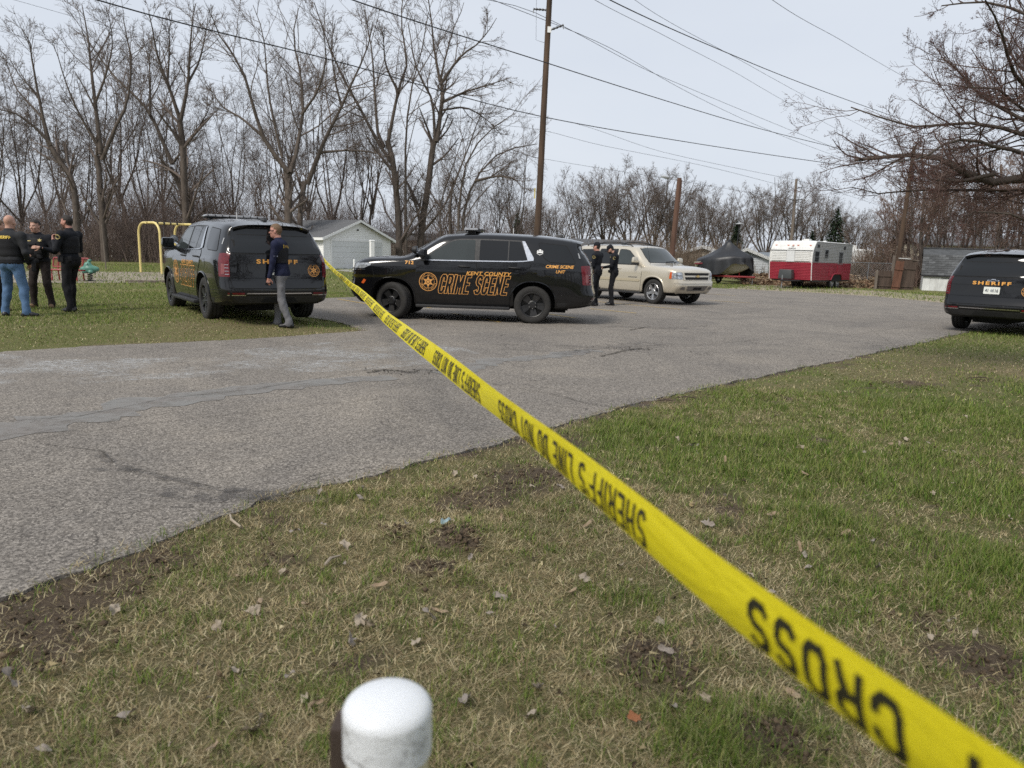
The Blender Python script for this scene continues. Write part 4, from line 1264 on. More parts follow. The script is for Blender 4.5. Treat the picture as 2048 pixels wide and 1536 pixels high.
GMT9['x'] = [2.46, 2.38, 1.95, 1.20, .85, .30, -.55, -1.40, -2.05, -2.50, -2.66]

def make_suv(name, loc, heading, label, cat, group, spec):
    """heading: world angle of the vehicle's forward axis"""
    root = empty(name, loc, heading, label, cat, group)
    S = spec['shape']
    V, F = car_shell(S)
    ax, R_t = spec['axle'], spec['tyre_r']
    key = spec['key']
    if key not in CAR_CACHE:
        me = cut_wells(V, F, [(ax[0], R_t, spec['arch'], .56, 1.6, .35), (ax[1], R_t, spec['arch'], .56, 1.6, .35), (ax[0], R_t, spec['arch'], -1.6, -.56, .35), (ax[1], R_t, spec['arch'], -1.6, -.56, .35)])
        CAR_CACHE[key] = me
    me = CAR_CACHE[key].copy()
    paint = spec['paint']
    me.materials.clear()
    body = link('body', me, [paint, M_HOLE], root, 38)
    # wheel wells and floor are dark
    nP = len(me.polygons)
    cen = np.zeros(nP * 3); me.polygons.foreach_get('center', cen); cen = cen.reshape(-1, 3)
    nor = np.zeros(nP * 3); me.polygons.foreach_get('normal', nor); nor = nor.reshape(-1, 3)
    well = np.zeros(nP, bool)
    for xa in ax:
        rr = np.hypot(cen[:, 0] - xa, cen[:, 2] - R_t)
        inn = -(nor[:, 0] * (cen[:, 0] - xa) + nor[:, 2] * (cen[:, 2] - R_t))
        well |= (rr < spec['arch'] + .03) & ((inn > .2 * rr) | (np.abs(cen[:, 1]) < .6))
    well |= (nor[:, 2] < -.8) & (cen[:, 2] < .5)
    me.polygons.foreach_set('material_index', well.astype(np.int32))
    sk = Skin(V, F)
    for i, xa in enumerate(ax):
        for sy in (1, -1):
            make_wheel(root, xa, sy * spec['track'], R_t, spec['tyre_w'], spec['wheel'], spec['rim_r'], spec.get('steer', 0.0) if i == 0 else 0.0)
    spec['detail'](root, sk, spec)
    # axle and underbody mass so that light does not pass beneath the floor
    mb = MB()
    for xa in ax:
        mb.tube([(xa, -.75, R_t * .85), (xa, .75, R_t * .85)], .06, 10)
    mb.box((-.2, 0, .33), (4.2, .9, .12)); mb.box((-1.9, .1, .30), (.7, .7, .16))
    mb.build('underbody', M_HOLE, root, 30)
    return root
CAR_CACHE = {}

def suv_tahoe(root, sk, sp):
    P = sp['paint']
    front = [(-.30, .36), (.93, .36), (.99, .60), (1.02, .95), (1.0, 1.22), (.95, 1.275), (-.30, 1.285)]
    rear = [(-1.12, .36), (-.315, .36), (-.315, 1.285), (-1.48, 1.31), (-1.44, 1.10), (-1.30, .98), (-1.10, .72)]
    fw = [(.66, 1.315), (.80, 1.335), (.62, 1.50), (.24, 1.715), (.10, 1.745), (-.255, 1.755), (-.255, 1.32)]
    rw = [(-.36, 1.322), (-.36, 1.757), (-1.24, 1.742), (-1.40, 1.37), (-1.30, 1.342)]
    qw = [(-1.62, 1.725), (-2.22, 1.675), (-2.42, 1.33), (-2.40, 1.305), (-1.90, 1.325), (-1.76, 1.40)]
    band = [(.93, 1.30), (.70, 1.46), (.22, 1.745), (.06, 1.772), (-.55, 1.782), (-1.30, 1.765), (-1.50, 1.37), (-1.44, 1.322), (-.3, 1.303)]
    for vw in ('L', 'R'):
        # black glasshouse surround, then doors, glass, chrome
        sk.obj('window_surround', vw, rounded(band, .03), M_PLAST, root, .003)
        for nm, poly, glass, gp in (('door', front, M_GLASS2, fw), ('door', rear, M_GLASS, rw)):
            sk.obj('door_gap', vw, rounded(grow_poly(rounded(poly, .05), .009), 0), M_HOLE, root, .002)
            d = sk.obj(nm, vw, rounded(poly, .05), P, root, .006, thick=.006)
            sk.obj('window', vw, rounded(gp, .03), glass, d, .008)
            hx = (-.04 if poly is front else -1.13)
            a = sk.put(vw, hx + .12, 1.185, .03); b = sk.put(vw, hx - .12, 1.178, .03)
            a0 = sk.put(vw, hx + .13, 1.185, .0); b0 = sk.put(vw, hx - .13, 1.178, .0)
            MB().tube([a0, a, a.lerp(b, .5), b, b0], [.014, .017, .019, .017, .014], 8).build('handle', M_PLAST if vw else P, d, 60)
        sk.obj('window_divider', vw, [(-.975, 1.33), (-.995, 1.33), (-.995, 1.755), (-.975, 1.755)], M_PLAST, root, .011)
        sk.obj('quarter_window_gap', vw, grow_poly(rounded(qw, .04), .012), M_HOLE, root, .003)
        sk.obj('quarter_window', vw, rounded(qw, .04), M_GLASS, root, .006)
        sk.obj('chrome_strip', vw, [(.86, 1.29), (.86, 1.308), (-.3, 1.318), (-1.10, 1.328), (-1.30, 1.338), (-1.42, 1.352), (-1.43, 1.335), (-1.30, 1.318), (-1.10, 1.308), (-.3, 1.298)], M_CHROME, root, .013)
        sk.obj('chrome_strip', vw, rounded([(-1.41, 1.335), (-1.53, 1.345), (-1.535, 1.40), (-1.325, 1.752), (-1.265, 1.755)], .012), M_CHROME, root, .014)
        # running board
        mb = MB()
        y = 1.0 if vw == 'L' else -1.0
        mb.box((-.02, y * .97, .315), (2.05, .22, .065))
        mb.build('running_board', M_PLAST, root, 40, .02)
        # wheel arch lips
        for xa in sp['axle']:
            rim = []
            for k in range(0, 25):
                a = R(-8) + R(196) * k / 24
                rim.append((xa + (sp['arch'] + .004) / (abs(math.cos(a)) ** 2.35 + abs(math.sin(a)) ** 2.35) ** (1 / 2.35) * math.cos(a), sp['tyre_r'] + (sp['arch'] + .004) / (abs(math.cos(a)) ** 2.35 + abs(math.sin(a)) ** 2.35) ** (1 / 2.35) * math.sin(a)))
            pts = [sk.put(vw, p[0], max(p[1], .39), .002) for p in rim]
            MB().tube(pts, .016, 6).build('wheel_arch_lip', P, root, 60)
        # mirror
        q = sk.put(vw, .80, 1.345, 0)
        s = 1 if vw == 'L' else -1
        mr = MB().box((q.x + .03, q.y + s * .17, q.z + .09), (.13, .26, .20), taper=.86).build('mirror', P, root, 50, .045)
        MB().tube([(q.x, q.y - s * .02, q.z - .03), (q.x + .02, q.y + s * .10, q.z)], [.035, .045], 8).build('mirror_arm', M_PLAST, mr, 50)
        MB().box((q.x - .038, q.y + s * .17, q.z + .09), (.006, .215, .155)).build('mirror_glass', M_GLASS, mr, 0)
        MB().box((q.x + .02, q.y + s * .16, q.z - .035), (.10, .20, .06)).build('mirror_base', M_PLAST, mr, 50, .02)
        # spot lamp on the pillar
        p = sk.put(vw, .98, 1.46, .10)
        sl = MB().lathe([(0, -.075), (.05, -.07), (.085, -.01), (.088, .035), (.08, .045)], 20, 'Z', Matrix.Translation(p + Vector((.05, 0, .03))) @ Matrix.Rotation(R(-96), 4, 'Y')).build('spot_lamp', M_PLAST, root, 50)
        MB().lathe([(0, .05), (.05, .048), (.08, .04)], 20, 'Z', Matrix.Translation(p + Vector((.05, 0, .03))) @ Matrix.Rotation(R(-96), 4, 'Y')).build('lens', M_LAMP, sl, 50)
        MB().tube([p + Vector((.03, 0, -.03)), sk.put(vw, .92, 1.40, -.02)], .016, 6).build('arm', M_CHROME, sl, 50)
        # lamps
        hl = rounded([(2.52, 1.08), (2.52, 1.19), (2.04, 1.205), (2.0, 1.165), (2.17, 1.09)], .02)
        sk.obj('headlight', vw, hl, M_LAMP, root, .006, .05)
        sk.obj('headlight_band', vw, [(2.5, 1.04), (2.5, 1.065), (2.18, 1.08), (2.12, 1.05)], M_CHROME, root, .008, .05)
        sk.obj('side_marker', vw, rounded([(2.12, .83), (2.18, .75), (2.235, .77), (2.17, .86)], .01), M_AMBER, root, .008, .05)
        tl = rounded([(-2.60, .86), (-2.80, .86), (-2.78, 1.05), (-2.74, 1.27), (-2.545, 1.265), (-2.57, 1.10)], .02)
        sk.obj('tail_light', vw, tl, M_TAIL, root, .005, .05)
        sk.obj('tail_light_glint', vw, rounded([(-2.66, .90), (-2.72, .90), (-2.72, 1.08), (-2.65, 1.09)], .015), simple('painted lens glint', (.20, .05, .05), .15, var=.3, coat=.5), root, .009, .05)  # paler patch painted in for a reflection on the lens
        sk.obj('fuel_door' if vw == 'L' else 'panel_seam', vw, rounded([(-1.62, 1.0), (-1.80, 1.0), (-1.80, 1.16), (-1.62, 1.16)], .03), P, root, .003)
        sk.obj('bumper_cladding', vw, [(-2.02, .36), (-2.80, .40), (-2.80, .50), (-2.02, .46)], M_PLAST, root, .004)
        sk.obj('body_seam', vw, [(-2.05, .60), (-2.85, .64), (-2.85, .647), (-2.05, .607)], M_HOLE, root, .003)
        sk.obj('fender_seam', vw, [(2.0, 1.20), (1.93, .88), (1.937, .88), (2.007, 1.20)], M_HOLE, root, .003)
        sk.obj('hood_seam', vw, [(2.02, 1.24), (1.02, 1.275), (1.02, 1.283), (2.02, 1.248)], M_HOLE, root, .003)
    # windshield and rear glass
    def front_poly():
        pts = [(.74, 1.40), (.70, 1.43), (.60, 1.80), (.40, 1.83), (-.40, 1.83), (-.60, 1.80), (-.70, 1.43), (-.74, 1.40)]
        return rounded(pts, .03)
    sk.obj('windshield', 'F', front_poly(), M_GLASS2, root, .004)
    sk.obj('rear_window_gap', 'B', rounded([(-.86, 1.265), (.86, 1.265), (.72, 1.73), (-.72, 1.73)], .06), M_HOLE, root, .002)
    sk.obj('rear_window', 'B', rounded([(-.83, 1.28), (.83, 1.28), (.70, 1.70), (-.70, 1.70)], .05), M_GLASS, root, .006)
    # spoiler
    mb = MB()
    V = []
    N = 17
    for k in range(N):
        y = -.69 + 1.38 * k / (N - 1)
        c = 1 - (abs(y) / .69) ** 4 * .6
        p0 = sk.put('T', -2.30, y, .002); p1 = sk.put('T', -2.42, y, 0)
        V += [(-2.50 - .10 * c, y, p1.z - .030), (-2.49 - .09 * c, y, p1.z - .065), (-2.36, y, p1.z - .11), (-2.30, y, p0.z + .002)]
    Fs = []
    for k in range(N - 1):
        for q in range(4):
            Fs.append((k * 4 + q, k * 4 + (q + 1) % 4, (k + 1) * 4 + (q + 1) % 4, (k + 1) * 4 + q))
    Fs += [(0, 1, 2, 3), tuple((N - 1) * 4 + q for q in (3, 2, 1, 0))]
    mb.add(V, Fs)
    sp_o = mb.build('spoiler', M_BLACK if P == M_BLACK else P, root, 50)
    # rear details
    sk.obj('tailgate_gap', 'B', grow_poly(rounded([(-.80, .665), (.80, .665), (.83, .80), (.83, 1.25), (-.83, 1.25), (-.83, .80)], .05), .008), M_HOLE, root, .002)
    tg = sk.obj('tailgate', 'B', rounded([(-.80, .665), (.80, .665), (.83, .80), (.83, 1.25), (-.83, 1.25), (-.83, .80)], .05), P, root, .006, thick=.006)
    sk.obj('plate_recess', 'B', rounded([(-.50, .86), (.50, .86), (.36, 1.075), (-.36, 1.075)], .02), M_BLACK, tg, .009)
    sk.obj('tailgate_ledge', 'B', [(-.80, 1.09), (.80, 1.09), (.80, 1.105), (-.80, 1.105)], M_BLACK, tg, .022, thick=.02)
    sk.obj('tailgate_ledge', 'B', [(-.82, .84), (.82, .84), (.82, .852), (-.82, .852)], M_BLACK, tg, .022, thick=.02)
    pl = sk.obj('license_plate', 'B', rounded([(-.155, .90), (.155, .90), (.155, 1.055), (-.155, 1.055)], .012), M_PLATE, root, .02, thick=.012)
    sk.text('plate_number', 'B', sp.get('plate', '41   116'), 0, .975, .255, .075, M_INK, pl, .024, font=True, bold=.02)
    sk.obj('plate_seal', 'B', [(.028 * math.cos(a), .975 + .030 * math.sin(a)) for a in np.linspace(0, 6.28, 13)[:-1]], simple('grey print', (.33, .35, .36), .6), pl, .023)
    for sy in (-1, 1):
        tl = rounded([(sy * .84, .86), (sy * .915, .86), (sy * .915, 1.25), (sy * .86, 1.255), (sy * .84, 1.16)], .015)
        t = sk.obj('tail_light', 'B', tl, M_TAIL, root, .008, .05)
        for k in range(4):
            sk.obj('lamp_bar', 'B', [(sy * .852, .90 + k * .055), (sy * .91, .90 + k * .055), (sy * .91, .907 + k * .055), (sy * .852, .907 + k * .055)], M_CHROME, t, .014)
        sk.obj('bumper_reflector', 'B', [(sy * .62, .555), (sy * .89, .555), (sy * .89, .585), (sy * .62, .59)], M_TAIL, root, .012)
        sk.obj('bumper_trim', 'B', [(sy * .60, .535), (sy * .90, .535), (sy * .90, .549), (sy * .60, .549)], M_CHROME, root, .014)
        for yy in (.28, .62):
            sk.obj('parking_sensor', 'B', [(sy * yy + .014 * math.cos(a), .64 + .014 * math.sin(a)) for a in np.linspace(0, 6.28, 9)[:-1]], M_PLAST, root, .006)
    sk.obj('bumper_trim', 'B', [(-.60, .565), (.60, .565), (.57, .583), (-.57, .583)], M_CHROME, root, .016)
    sk.obj('bumper_seam', 'B', [(-.9, .655), (.9, .655), (.9, .662), (-.9, .662)], M_HOLE, root, .004)
    sk.obj('lower_bumper', 'B', rounded([(-.82, .40), (.82, .40), (.89, .53), (-.89, .53)], .03), M_PLAST, root, .006)
    sk.obj('tow_recess', 'B', rounded([(-.34, .41), (.34, .41), (.26, .50), (-.26, .50)], .02), M_HOLE, root, .010)
    # maker's emblem: a slanted cross, dark centre, bright rim
    em = [(-.115, -.012), (-.04, -.012), (-.045, -.03), (.035, -.03), (.04, -.012), (.105, -.012), (.115, .012), (.04, .012), (.045, .03), (-.035, .03), (-.04, .012), (-.105, .012)]
    e = sk.obj('emblem', 'B', [(-x, 1.195 + y) for x, y in em], M_CHROME, root, .014, .03)
    sk.obj('emblem_fill', 'B', [(-x * .86, 1.195 + y * .62) for x, y in em], M_INK, e, .018, .03)
    # front: grille and bumper
    gr = sk.obj('grille', 'F', rounded([(-.72, .70), (.72, .70), (.86, 1.05), (.70, 1.15), (-.70, 1.15), (-.86, 1.05)], .03), M_HOLE, root, .006)
    for k in range(6):
        z = .735 + k * .065
        sk.obj('grille_bar', 'F', [(-.74, z), (.74, z), (.74, z + .022), (-.74, z + .022)], M_PLAST, gr, .028, thick=.02)
    sk.obj('grille_bar', 'F', [(-.85, 1.06), (.85, 1.06), (.85, 1.08), (-.85, 1.08)], M_CHROME, gr, .02)
    for sy in (-1, 1):
        sk.obj('headlight', 'F', rounded([(sy * .60, 1.09), (sy * .86, 1.09), (sy * .86, 1.185), (sy * .58, 1.175)], .015), M_LAMP, root, .008, .05)
        sk.obj('bumper_intake', 'F', rounded([(sy * .52, .44), (sy * .86, .46), (sy * .90, .66), (sy * .62, .66)], .03), M_PLAST, root, .02, thick=.02)
    sk.obj('front_skid', 'F', rounded([(-.62, .40), (.62, .40), (.70, .62), (-.70, .62)], .03), M_PLAST, root, .012)
    # roof: antenna fins, hood scoop lines
    for x, w in ((.16, .30), (-2.05, .22)):
        p = sk.put('T', x, 0, 0)
        MB().box((p.x, 0, p.z + .025), (w, .09, .06), taper=.6).build('roof_antenna', M_PLAST, root, 60, .015)
    if sp.get('lightbar'):
        x0 = sp['lightbar']
        p = sk.put('T', x0, 0, 0)
        lb = MB().box((x0, 0, p.z + .068), (.32, 1.26, .046), taper=.92).build('light_bar', simple('light bar lens', (.20, .20, .205), .25, var=.4, scale=9, coat=1.0), root, 50, .022)
        MB().box((x0, 0, p.z + .034), (.24, 1.18, .03)).build('light_bar_base', M_PLAST, lb, 50, .008)
        for sy in (-.48, .48):
            MB().box((x0, sy, p.z + .01), (.16, .06, .08)).build('mount', M_PLAST, lb, 40, .01)
        mb = MB()
        for k in range(9):
            mb.box((x0, -.56 + k * .14, p.z + .068), (.33, .012, .036))
        mb.build('light_bar_ribs', M_PLAST, lb, 0)
        MB().tube([(x0 - .9, .2, p.z - .03), (x0 - .9, .2, p.z + .12)], .008, 6).build('whip_antenna', M_WHITE, root, 50)
    sp.get('livery', lambda *a: None)(root, sk)

def seal(root, sk, vw, ca, cb, r):
    """round county seal: two rings, lettering and a six-point star"""
    s = {'L': -1, 'R': 1, 'B': -1}[vw]
    def ring(r0, r1, mat, off, nm):
        N = 40
        V = [sk.put(vw, ca + rr * math.cos(2 * math.pi * k / N), cb + rr * math.sin(2 * math.pi * k / N), off) for rr in (r0, r1) for k in range(N)]
        return link(nm, mesh_pd(nm, V, [(k, (k + 1) % N, N + (k + 1) % N, N + k) for k in range(N)]), mat, root)
    base = ring(r * .93, r, M_GOLD, .010, 'seal')
    r2 = ring(r * .655, r * .69, M_GOLD, .010, 'seal_ring'); r2.parent = base
    star = []
    for k in range(12):
        a = math.pi / 2 + k * math.pi / 6
        rr = r * (.63 if k % 2 == 0 else .30)
        star.append((ca + rr * math.cos(a), cb + rr * math.sin(a)))
    o = sk.obj('seal_star', vw, star, M_GOLD, base, .011, .05)
    for k in range(6):
        a = math.pi / 2 + k * math.pi / 3
        kr = ring(0.001, r * .06, M_GOLD, .012, 'star_tip')
        kr.parent = base
        for v in kr.data.vertices: pass
        d = sk.put(vw, ca + r * .66 * math.cos(a), cb + r * .66 * math.sin(a), .012) - sk.put(vw, ca, cb, .012)
        kr.data.transform(Matrix.Translation(d))
    c1 = ring(.001, r * .19, M_BLACK, .014, 'seal_core'); c1.parent = base
    c2 = ring(.001, r * .14, M_GOLD, .016, 'seal_core'); c2.parent = base
    for txt, a0, sg in (("KENT COUNTY", math.pi / 2, -1), ("SHERIFF'S OFFICE", -math.pi / 2, 1)):
        n = len(txt); span = R(150) if sg < 0 else R(165)
        V, F = [], []
        for i, ch in enumerate(txt):
            if ch == ' ': continue
            a = a0 + sg * (i - (n - 1) / 2) * span / n
            tv, tf, tw, th = text_mesh(ch, 1.0, bold=.03, res=1)
            sc = r * .20
            for x, y, z in [(0, 0, 0)]: pass
            o0 = len(V)
            for x, y, z in tv:
                rad = r * .805
                ang = a - math.pi / 2 if sg < 0 else a + math.pi / 2
                lx, ly = x * sc * .9, y * sc
                wx = rad * math.cos(a) + lx * math.cos(ang) - ly * math.sin(ang)
                wy = rad * math.sin(a) + lx * math.sin(ang) + ly * math.cos(ang)
                V.append(sk.put(vw, ca + s * wx, cb + wy, .011))
            F += [tuple(q + o0 for q in f) for f in tf]
        link('seal_lettering', mesh_pd('seal_lettering', V, F), M_GOLD, base)
    return base

def outlined(root, sk, vw, body, ca, cb, w, h, fill, line, off=.009, g=.05, **k):
    """lettering of dark letters in a gold outline"""
    a = sk.text('lettering_outline', vw, body, ca, cb, w, h, line, root, off, grow=g, **k)
    sk.text('lettering', vw, body, ca, cb, w, h, fill, a, off + .004, **k)
    return a
def livery_crime(root, sk):
    for vw in ('L', 'R'):
        outlined(root, sk, vw, 'CRIME SCENE', -.26, .80, 1.58, .40, M_BLACK, M_GOLD, shear=.22, stroke=.32, gap=.13, g=.0125)
        sk.text('lettering', vw, 'KENT COUNTY', -.58, 1.045, .98, .078, M_GOLD2, root, .010, font=True, bold=.022, shear=.25, spacing=1.05)
        seal(root, sk, vw, .74 if vw == 'L' else .80, .835, .20)
        sk.text('lettering', vw, '712', 1.16, 1.235, .19, .075, M_GOLD2, root, .010, font=True, bold=.03)
        sk.text('lettering', vw, 'CRIME SCENE', -2.10, 1.235, .60, .068, M_GOLD2, root, .010, font=True, bold=.025, shear=.25)
        sk.text('lettering', vw, 'UNIT', -2.12, 1.13, .20, .065, M_GOLD2, root, .010, font=True, bold=.012, shear=.25)
        hx = [( -1.66 + .075 * math.cos(a), 1.53 + .062 * math.sin(a)) for a in np.linspace(R(30), R(390), 7)[:-1]]
        e = sk.obj('round_decal', vw, hx, M_WHITE, root, .007, .03)
        sk.obj('decal_fill', vw, [(-1.66 + (x + 1.66) * .84, 1.53 + (y - 1.53) * .80) for x, y in hx], M_BLACK, e, .010, .03)
        sk.obj('decal_bar', vw, [(-1.60, 1.515), (-1.72, 1.515), (-1.72, 1.548), (-1.60, 1.548)], M_WHITE, e, .013, .03)
        sk.obj('decal_dot', vw, [(-1.66 + .022 * math.cos(a), 1.572 + .020 * math.sin(a)) for a in np.linspace(0, 6.28, 11)[:-1]], M_WHITE, e, .014, .03)
        sk.obj('pillar_tag', vw, [(-2.50, 1.42), (-2.53, 1.42), (-2.49, 1.53), (-2.465, 1.53)], simple('grey vinyl', (.3, .31, .32), .5), root, .008, .03)
    sk.text('lettering', 'B', 'SHERIFF', 0, 1.135, .74, .07, M_GOLD2, root, .030, font=True, bold=.04, spacing=1.35)
def livery_sheriff(root, sk):
    for vw in ('L', 'R'):
        outlined(root, sk, vw, 'SHERIFF', -.32, .79, 1.36, .40, M_BLACK, M_GOLD, shear=.2, stroke=.34, gap=.15, g=.015)
        sk.text('lettering', vw, 'KENT COUNTY', -.42, 1.06, 1.0, .078, M_GOLD2, root, .010, font=True, bold=.022, shear=.2, spacing=1.05)
        seal(root, sk, vw, .66, .84, .24)
        sk.obj('pillar_tag', vw, [(-2.50, 1.42), (-2.53, 1.42), (-2.49, 1.53), (-2.465, 1.53)], simple('grey vinyl', (.3, .31, .32), .5), root, .008, .03)
    sk.text('lettering', 'B', 'SHERIFF', 0.02, 1.135, .74, .078, M_GOLD2, root, .030, font=True, bold=.04, spacing=1.35)
    seal(root, sk, 'B', -.665, .985, .115)

BASE = dict(key='tahoe', shape=TAHOE, axle=(1.535, -1.535), tyre_r=.405, tyre_w=.285, rim_r=.265, track=.865, arch=.495, paint=M_BLACK, detail=suv_tahoe)

# ---- older champagne SUV
GMT9.update(
    rows=[
        ([.82, .86, .86, .86, .86, .86, .86, .86, .86, .86, .84], [.38, .36, .35, .33, .32, .32, .32, .32, .34, .38, .42]),
        ([.92, .95, .96, .96, .96, .96, .96, .96, .96, .96, .94], [.44, .42, .41, .39, .38, .38, .38, .38, .40, .44, .48]),
        ([.95, .985, 1.0, .99, .985, .985, .985, .99, 1.0, .99, .97], [.62, .62, .60, .58, .57, .57, .57, .57, .59, .62, .64]),
        ([.95, .985, 1.005, 1.0, .995, .995, .995, 1.0, 1.005, .99, .97], [.84, .85, .86, .86, .86, .86, .86, .86, .87, .87, .87]),
        ([.94, .975, 1.0, 1.0, .995, .995, .995, 1.0, 1.0, .985, .965], [.98, 1.00, 1.02, 1.04, 1.05, 1.05, 1.05, 1.06, 1.06, 1.06, 1.06]),
        ([.92, .96, .985, .985, .98, .98, .98, .985, .985, .975, .955], [1.03, 1.06, 1.10, 1.14, 1.15, 1.15, 1.15, 1.16, 1.16, 1.16, 1.16]),
        ([.88, .92, .95, .955, .955, .955, .955, .955, .955, .945, .93], [1.07, 1.10, 1.15, 1.20, 1.23, 1.235, 1.24, 1.25, 1.25, 1.25, 1.25]),
        ([.82, .86, .88, .885, .875, .80, .78, .78, .78, .78, .76], [1.095, 1.13, 1.185, 1.25, 1.37, 1.715, 1.765, 1.765, 1.75, 1.735, 1.725]),
        ([.74, .78, .79, .80, .80, .725, .70, .70, .70, .70, .69], [1.11, 1.145, 1.20, 1.27, 1.43, 1.80, 1.85, 1.85, 1.835, 1.82, 1.81]),
        ([.42, .44, .45, .45, .46, .43, .42, .42, .42, .42, .41], [1.13, 1.165, 1.225, 1.30, 1.47, 1.85, 1.905, 1.905, 1.89, 1.875, 1.86]),
        ([0] * 11, [1.135, 1.17, 1.23, 1.31, 1.48, 1.865, 1.92, 1.92, 1.905, 1.89, 1.875]),
    ],
    plan=[(-2.66, .88), (-2.58, .94), (-2.4, .975), (-2.0, .995), (-1.4, 1.0), (1.4, 1.0), (1.9, .985), (2.2, .95), (2.37, .90), (2.46, .83)],
    cowl=1.20, header=.30,
    rear_rake=[(.30, .08), (.62, 0.0), (1.2, .04), (1.5, .14), (1.72, .24), (1.95, .26)],
    front_rake=[(.30, .22), (.45, .10), (.62, .0), (.85, .06), (1.05, .08), (1.15, .14), (1.25, .2), (2.0, .2)])
def suv_champ(root, sk, sp):
    P = sp['paint']
    front = [(-.28, .40), (.90, .40), (.93, .62), (.96, .95), (.93, 1.18), (.86, 1.22), (-.28, 1.225)]
    rear = [(-1.02, .40), (-.295, .40), (-.295, 1.225), (-1.36, 1.24), (-1.34, 1.05), (-1.16, .90), (-1.02, .70)]
    fw = [(.62, 1.255), (.74, 1.275), (.56, 1.45), (.22, 1.68), (.06, 1.715), (-.23, 1.725), (-.23, 1.26)]
    rw = [(-.34, 1.262), (-.34, 1.727), (-1.18, 1.727), (-1.30, 1.30), (-1.27, 1.268)]
    qw = [(-1.46, 1.715), (-2.16, 1.70), (-2.34, 1.30), (-2.30, 1.275), (-1.54, 1.275)]
    cream = simple('beige rub strip', (.40, .35, .25), .45, var=.06)
    for vw in ('L', 'R'):
        for poly, glass, gp in ((front, M_GLASS2, fw), (rear, M_GLASS, rw)):
            sk.obj('door_gap', vw, rounded(grow_poly(rounded(poly, .05), .009), 0), M_HOLE, root, .002)
            d = sk.obj('door', vw, rounded(poly, .05), P, root, .006, thick=.006)
            sk.obj('window_seal', vw, grow_poly(rounded(gp, .03), .022), M_PLAST, d, .007)
            sk.obj('window', vw, rounded(gp, .03), glass, d, .011)
            x0, x1 = (.88, -.24) if poly is front else (-.33, -1.0)
            sk.obj('rub_strip', vw, rounded([(x0, .70), (x0, .775), (x1, .775), (x1, .70)], .015), cream, d, .022, thick=.018)
            hx = (-.10 if poly is front else -1.15)
            a = sk.put(vw, hx + .11, 1.10, .03); b = sk.put(vw, hx - .11, 1.10, .03)
            MB().tube([sk.put(vw, hx + .12, 1.10, 0), a, b, sk.put(vw, hx - .12, 1.10, 0)], .016, 8).build('handle', P, d, 60)
        sk.obj('window_seal', vw, grow_poly(rounded(qw, .04), .02), M_PLAST, root, .003)
        sk.obj('quarter_window', vw, rounded(qw, .04), M_GLASS, root, .006)
        sk.text('badge', vw, 'AVALANCHE', .58, .835, .40, .032, M_INK, root, .014, font=True, bold=.02)
        y = 1 if vw == 'L' else -1
        MB().box((-.02, y * .93, .33), (1.95, .20, .06)).build('running_board', M_PLAST, root, 40, .02)
        for xa in sp['axle']:
            pts = []
            for k in range(25):
                a = R(-8) + R(196) * k / 24
                q = (sp['arch'] + .012) / (abs(math.cos(a)) ** 2.35 + abs(math.sin(a)) ** 2.35) ** (1 / 2.35)
                pts.append(sk.put(vw, xa + q * math.cos(a), max(sp['tyre_r'] + q * math.sin(a), .42), .0))
            MB().tube(pts, .028, 8).build('wheel_arch_lip', P, root, 60)
        q = sk.put(vw, .72, 1.29, 0)
        mr = MB().box((q.x + .03, q.y + y * .17, q.z + .11), (.12, .27, .19), taper=.8).build('mirror', P, root, 50, .05)
        MB().box((q.x + .02, q.y + y * .15, q.z - .01), (.11, .26, .09)).build('mirror_base', M_PLAST, mr, 50, .02)
        MB().tube([(q.x, q.y - y * .02, q.z - .03), (q.x + .02, q.y + y * .10, q.z)], [.035, .045], 8).build('mirror_arm', M_PLAST, mr, 50)
        sk.obj('headlight', vw, rounded([(2.44, .83), (2.44, 1.04), (2.16, 1.055), (2.14, .84)], .02), M_LAMP, root, .006, .04)
        sk.obj('turn_lamp', vw, rounded([(2.215, .84), (2.215, 1.045), (2.15, 1.05), (2.13, .845)], .01), M_AMBER, root, .010, .04)
        sk.obj('tail_light', vw, rounded([(-2.42, .88), (-2.62, .88), (-2.58, 1.24), (-2.40, 1.24)], .02), M_TAIL, root, .006, .05)
        rp = [sk.put('T', x, y * .66, .05) for x in np.linspace(.1, -1.95, 9)]
        MB().tube([sk.put('T', .2, y * .66, 0)] + rp + [sk.put('T', -2.05, y * .66, 0)], .018, 8).build('roof_rail', M_PLAST, root, 60)
    for x in (-.25, -1.35):
        pts = [sk.put('T', x, yy, .075) for yy in np.linspace(-.68, .68, 9)]
        MB().tube(pts, .018, 8).build('roof_crossbar', M_PLAST, root, 60)
        for yy in (-.66, .66):
            p = sk.put('T', x, yy, .06)
            MB().box(p, (.16, .07, .07), taper=.7).build('crossbar_foot', M_PLAST, root, 50, .015)
    ws = rounded([(.76, 1.33), (.72, 1.36), (.61, 1.765), (.40, 1.80), (-.40, 1.80), (-.61, 1.765), (-.72, 1.36), (-.76, 1.33)], .03)
    sk.obj('windshield_seal', 'F', grow_poly(ws, .02), M_PLAST, root, .003)
    sk.obj('windshield', 'F', ws, M_GLASS2, root, .007)
    for y0 in (-.1, .35):
        MB().tube([sk.put('F', y0, 1.345, .025), sk.put('F', y0 + .45, 1.372, .025)], .012, 6).build('wiper', M_PLAST, root, 50)
    sk.obj('rear_window', 'B', rounded([(-.78, 1.27), (.78, 1.27), (.66, 1.70), (-.66, 1.70)], .05), M_GLASS, root, .006)
    # nose
    gr = sk.obj('grille_frame', 'F', rounded([(-.62, .80), (.62, .80), (.66, 1.055), (-.66, 1.055)], .03), P, root, .02, thick=.016)
